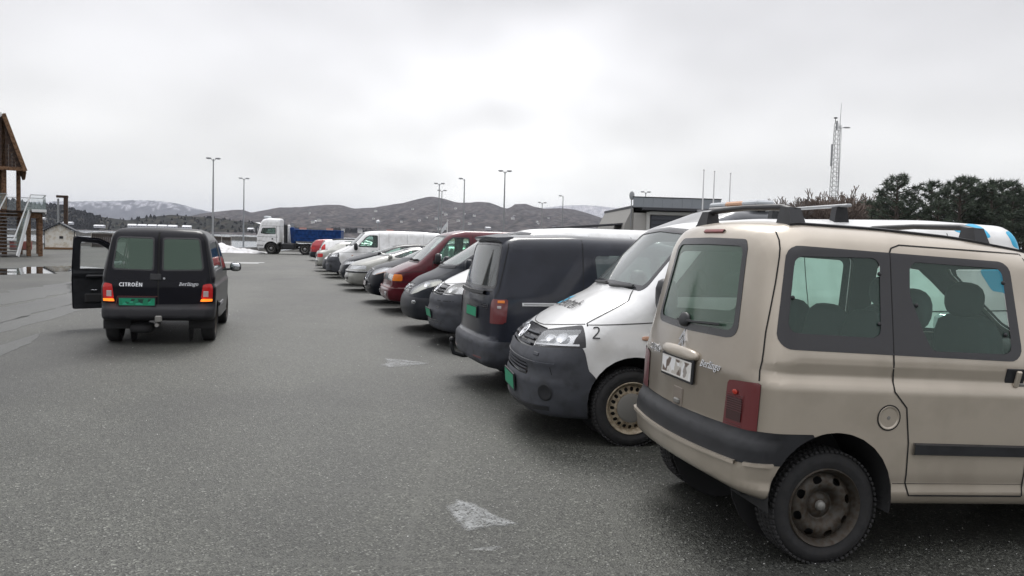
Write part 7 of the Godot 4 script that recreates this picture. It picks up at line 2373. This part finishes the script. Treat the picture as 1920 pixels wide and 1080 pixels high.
func beacon_van() -> void:
	# a taller vehicle standing behind the near vans, only its raked screen and roof in view
	var sp := {"W": [[0.3, 0.9], [0.6, 1.0], [1.3, 1.0], [2.2, 0.92], [2.4, 0.85]], "T": [[-4.4, 0.0], [0.9, 0.1]], "H": [[-4.6, 1.35], [-2.75, 1.38], [-2.6, 1.6], [-2.25, 2.28], [-2.0, 2.36], [-0.95, 2.36], [0.25, 1.92], [0.9, 1.55], [1.1, 1.1]], "rh": 0.08, "F": [[0.2, 0.9], [0.6, 1.05], [1.2, 1.0], [1.6, 0.8]], "cf": 0.1, "cf4": 0.1, "R": [[0.3, -4.5], [2.3, -4.4]], "cr": 0.03, "B": [[-4.5, 0.4], [0.9, 0.35]], "kt": 0.12}
	var c := car("beacon_pickup", "tall dark grey pickup with a raked screen and amber beacon bar behind the white van", "pickup", spec(sp), 0.055, Vector3(2.50, 0, -14.1), -105.5)
	var s: Dictionary = c.s
	var pm := paint("anthracite_paint", lin(0.085, 0.09, 0.10), 0.35, 0.2, 0.1, 0.6)
	window(c, "windscreen", "front", [[-0.3, 1.50], [0.80, 1.52], [0.72, 1.84], [-0.3, 1.88]], 0.05, lim(0.1), 0.04, false, null, mats["dark_glass"])
	window(c, "door_window", "side", [[0.35, 1.30], [-1.0, 1.30], [-1.0, 1.95], [-0.4, 1.95]], 0.05, lim(-5, 5, -5, 5, 0.4), 0.03, true, null, mats["dark_glass"])
	arches(c, [0.0, -3.4], 0.4, 0.44)
	put(c, "roof_rail", band_mesh(s, "top", [[-1.0, 0.62], [-2.1, 0.62]], 0.04, 0.05), mats["steel"], true)
	finish(c, pm)
	add_wheels(c, alloy_wheel("alloy_big", 0.37), [0.0, -3.4], 0.86)
	underbody(c, -4.2, 0.6, 1.5, 0.4)
	var y := surf(s, "top", -1.5, 0.0).y
	var bb := commit("beacon_bar", cbox(Vector3(-1.5, y + 0.04, 0), Vector3(0.42, 0.06, 1.5), 0.02), mat("beacon_base", lin(0.3, 0.3, 0.3), 0.4), c.root)
	for z in [-0.55, 0.0, 0.55]:
		commit("beacon_lens", cbox(Vector3(-1.5, y + 0.11, z), Vector3(0.34, 0.09, 0.5), 0.03), mat("amber_beacon", lin(0.6, 0.35, 0.22), 0.2) if z == 0.0 else mat("clear_beacon", lin(0.5, 0.53, 0.55), 0.2), bb)
	for z in [0.68, -0.68]: commit("bar_support", cbox(Vector3(-1.5, y + 0.0, z), Vector3(0.1, 0.1, 0.08), 0.01), P_TRIM, bb)

func lorry() -> void:
	# x forward, front axle at 0
	var k := 0.90
	var o := thing("lorry", "white cabbed lorry with a blue tipper body standing across the lot", "lorry", Vector3(-20.55, 0, -70.9), deg_to_rad(90.0 + 96.0))
	o.scale = Vector3.ONE * k
	var white := paint("lorry_white", lin(0.84, 0.845, 0.85), 0.4, 0.0, 0.08, 0.5)
	var blue := paint("tipper_blue", lin(0.012, 0.055, 0.21), 0.5, 0.0, 0.25, 0.2)
	var dark: Material = P_TRIM
	# cab: one moulded shell
	var sp := {"W": [[0.4, 1.12], [0.9, 1.2], [2.0, 1.2], [3.0, 1.18], [3.3, 1.1]], "T": [[-1.2, 0.0], [1.4, 0.05]], "H": [[-1.3, 3.22], [-0.9, 3.34], [0.4, 3.36], [0.95, 3.22], [1.25, 2.9], [1.45, 2.3]], "rh": 0.1, "crown": 0.05, "cw": 0.03, "F": [[0.3, 1.28], [0.8, 1.42], [1.6, 1.42], [1.75, 1.38], [2.7, 1.14], [3.4, 0.9]], "cf": 0.05, "cf4": 0.04, "R": [[0.4, -0.55], [1.0, -0.62], [1.1, -0.78], [3.4, -0.78]], "cr": 0.01, "B": [[-1.0, 1.0], [-0.62, 0.95], [0.62, 0.45], [1.4, 0.38]], "kt": 0.18, "kf": 0.2, "kr": 0.1}
	var c := {"s": spec(sp), "m": shell(spec(sp), 0.06), "root": o, "bt": Transform3D()}
	arches(c, [0.0], 0.52, 0.66)
	window(c, "windscreen", "front", [[-0.3, 1.72], [1.0, 1.75], [0.95, 2.55], [-0.3, 2.62]], 0.06, lim(0.7), 0.04, false, null, mats["dark_glass"])
	window(c, "door_window", "side", [[0.98, 1.92], [0.80, 2.42], [-0.42, 2.48], [-0.42, 1.86], [0.55, 1.84]], 0.05, lim(-5, 5, -5, 5, 0.6), 0.06, true)
	for q in [[[0.72, 0.78], [1.36, 0.80]], [[0.66, 0.5], [1.32, 0.52]]]: put(c, "step", band_mesh(c.s, "side", q, 0.05, 0.012), dark, true)
	seam(c, "side", [[-0.50, 2.6], [-0.50, 1.1]], true, 0.03)
	seam(c, "side", [[1.30, 1.6], [-0.6, 1.58]], true, 0.025)
	seam(c, "side", [[1.30, 1.25], [0.55, 1.15]], true, 0.025)
	seam(c, "side", [[0.85, 2.6], [-0.9, 2.62]], true, 0.025)
	put(c, "headlight", moved(cbox(Vector3.ZERO, Vector3(0.45, 0.22, 0.03), 0.02), on_skin(c, "front", 0.85, 0.75, 0.004)), mats["reflector"], true)
	commit("grille", band_mesh(c.s, "front", [[-0.8, 1.2], [0.8, 1.2]], 0.45, 0.01), P_BLACK, o)
	put(c, "door_handle", moved(cbox(Vector3.ZERO, Vector3(0.14, 0.14, 0.03), 0.02), on_skin(c, "side", -0.12, 1.42, 0.006)), dark, true)
	mirrors(c, 1.25, 2.1, 1.26, Vector3(0.14, 0.55, 0.22), dark)
	commit("sun_visor", moved(cbox(Vector3.ZERO, Vector3(0.36, 0.03, 2.0), 0.01), Transform3D(Basis(Vector3(0, 0, 1), 0.35), Vector3(1.30, 2.85, 0))), white, o)
	for z in [-0.5, 0.5]: commit("beacon", blob(Vector3(0.55, 3.43, z), Vector3(0.5, 0.26, 0.36), 3.0), mat("clear_beacon", Color.BLACK), o)
	finish(c, white)
	cockpit(c, -0.25, 1.25, mats["seat_cloth"], 0.95, 1.62, 0.6)
	# chassis
	commit("chassis", join([beam(Vector3(0.8, 0.85, 0.4), Vector3(-6.2, 0.85, 0.4), 0.12, 0.28), beam(Vector3(0.8, 0.85, -0.4), Vector3(-6.2, 0.85, -0.4), 0.12, 0.28)]), P_LINING, o)
	for z in [1.05, -1.05]:
		commit("fuel_tank", cbox(Vector3(-1.6, 0.75, z * 0.9), Vector3(1.2, 0.6, 0.55), 0.1), dark, o)
		commit("side_guard", join([cbox(Vector3(-1.7, 0.55, z * 1.1), Vector3(1.5, 0.14, 0.04), 0.02), cbox(Vector3(-1.7, 0.85, z * 1.1), Vector3(1.5, 0.14, 0.04), 0.02)]), dark, o)
		commit("rear_mudguard", moved(cbox(Vector3.ZERO, Vector3(2.5, 0.06, 0.5), 0.02), Transform3D(Basis(), Vector3(-3.75, 1.16, z * 0.88))), dark, o)
	for z in [0.75, -0.75]: commit("air_stack", cbox(Vector3(-1.30, 1.9, z * 1.2), Vector3(0.3, 1.8, 0.4), 0.08), white if z > 0 else P_TRIM, o)
	commit("crane_column", join([beam(Vector3(-1.9, 1.0, 0), Vector3(-1.75, 2.55, 0), 0.6, 0.4, 0.05), beam(Vector3(-1.75, 2.5, 0), Vector3(-2.2, 2.1, 0.3), 0.2, 0.2, 0.02)]), blue, o)
	commit("round_board", lathe([[0.24, -0.02], [0.24, 0.02], [0, 0.02]], 24), mats["galvanised"], o, Transform3D(Basis(), Vector3(-1.55, 2.75, 1.0)))
	# tipper body with its ribs and rails
	var L := 4.35
	var bx := -2.1
	commit("tipper_body", polys([[Vector3(bx, 1.25, 1.2), Vector3(bx - L, 1.25, 1.2), Vector3(bx - L, 2.3, 1.25), Vector3(bx, 2.3, 1.25)], [Vector3(bx, 1.25, -1.2), Vector3(bx - L, 1.25, -1.2), Vector3(bx - L, 2.3, -1.25), Vector3(bx, 2.3, -1.25)], [Vector3(bx, 1.25, -1.2), Vector3(bx, 1.25, 1.2), Vector3(bx, 2.5, 1.25), Vector3(bx, 2.5, -1.25)], [Vector3(bx - L, 1.25, -1.2), Vector3(bx - L, 1.25, 1.2), Vector3(bx - L, 2.3, 1.25), Vector3(bx - L, 2.3, -1.25)], [Vector3(bx, 1.25, -1.2), Vector3(bx - L, 1.25, -1.2), Vector3(bx - L, 1.25, 1.2), Vector3(bx, 1.25, 1.2)]]), blue, o)
	for z in [1.24, -1.24]:
		for y in [1.28, 1.62, 1.96]: commit("side_rail", cbox(Vector3(bx - L * 0.5, y, z), Vector3(L, 0.05, 0.07), 0.015), blue, o)
		commit("top_rail", cbox(Vector3(bx - L * 0.5, 2.32, z), Vector3(L + 0.06, 0.11, 0.12), 0.03), blue, o)
		for i in 3: commit("side_post", cbox(Vector3(bx - 0.06 - i * (L - 0.12) * 0.5, 1.78, z), Vector3(0.14, 1.1, 0.11), 0.03), blue, o)
	var wo := {"key": "lorry", "R": 0.52, "w": 0.32, "rim": 0.31, "rimmat": mats["grey_cap"], "hubmat": mats["steel"], "dish": [[0.0, -0.02], [0.3, -0.02], [0.5, -0.10], [0.85, -0.12], [1.0, -0.06]], "holes": 10, "hole": [0.72, 0.03, 0.03], "hub": 0.09, "bolts": 10, "bolt_r": 0.14, "seg": 32}
	c.root = o
	add_wheels(c, wo, [0.0, -3.1, -4.4], 1.03)
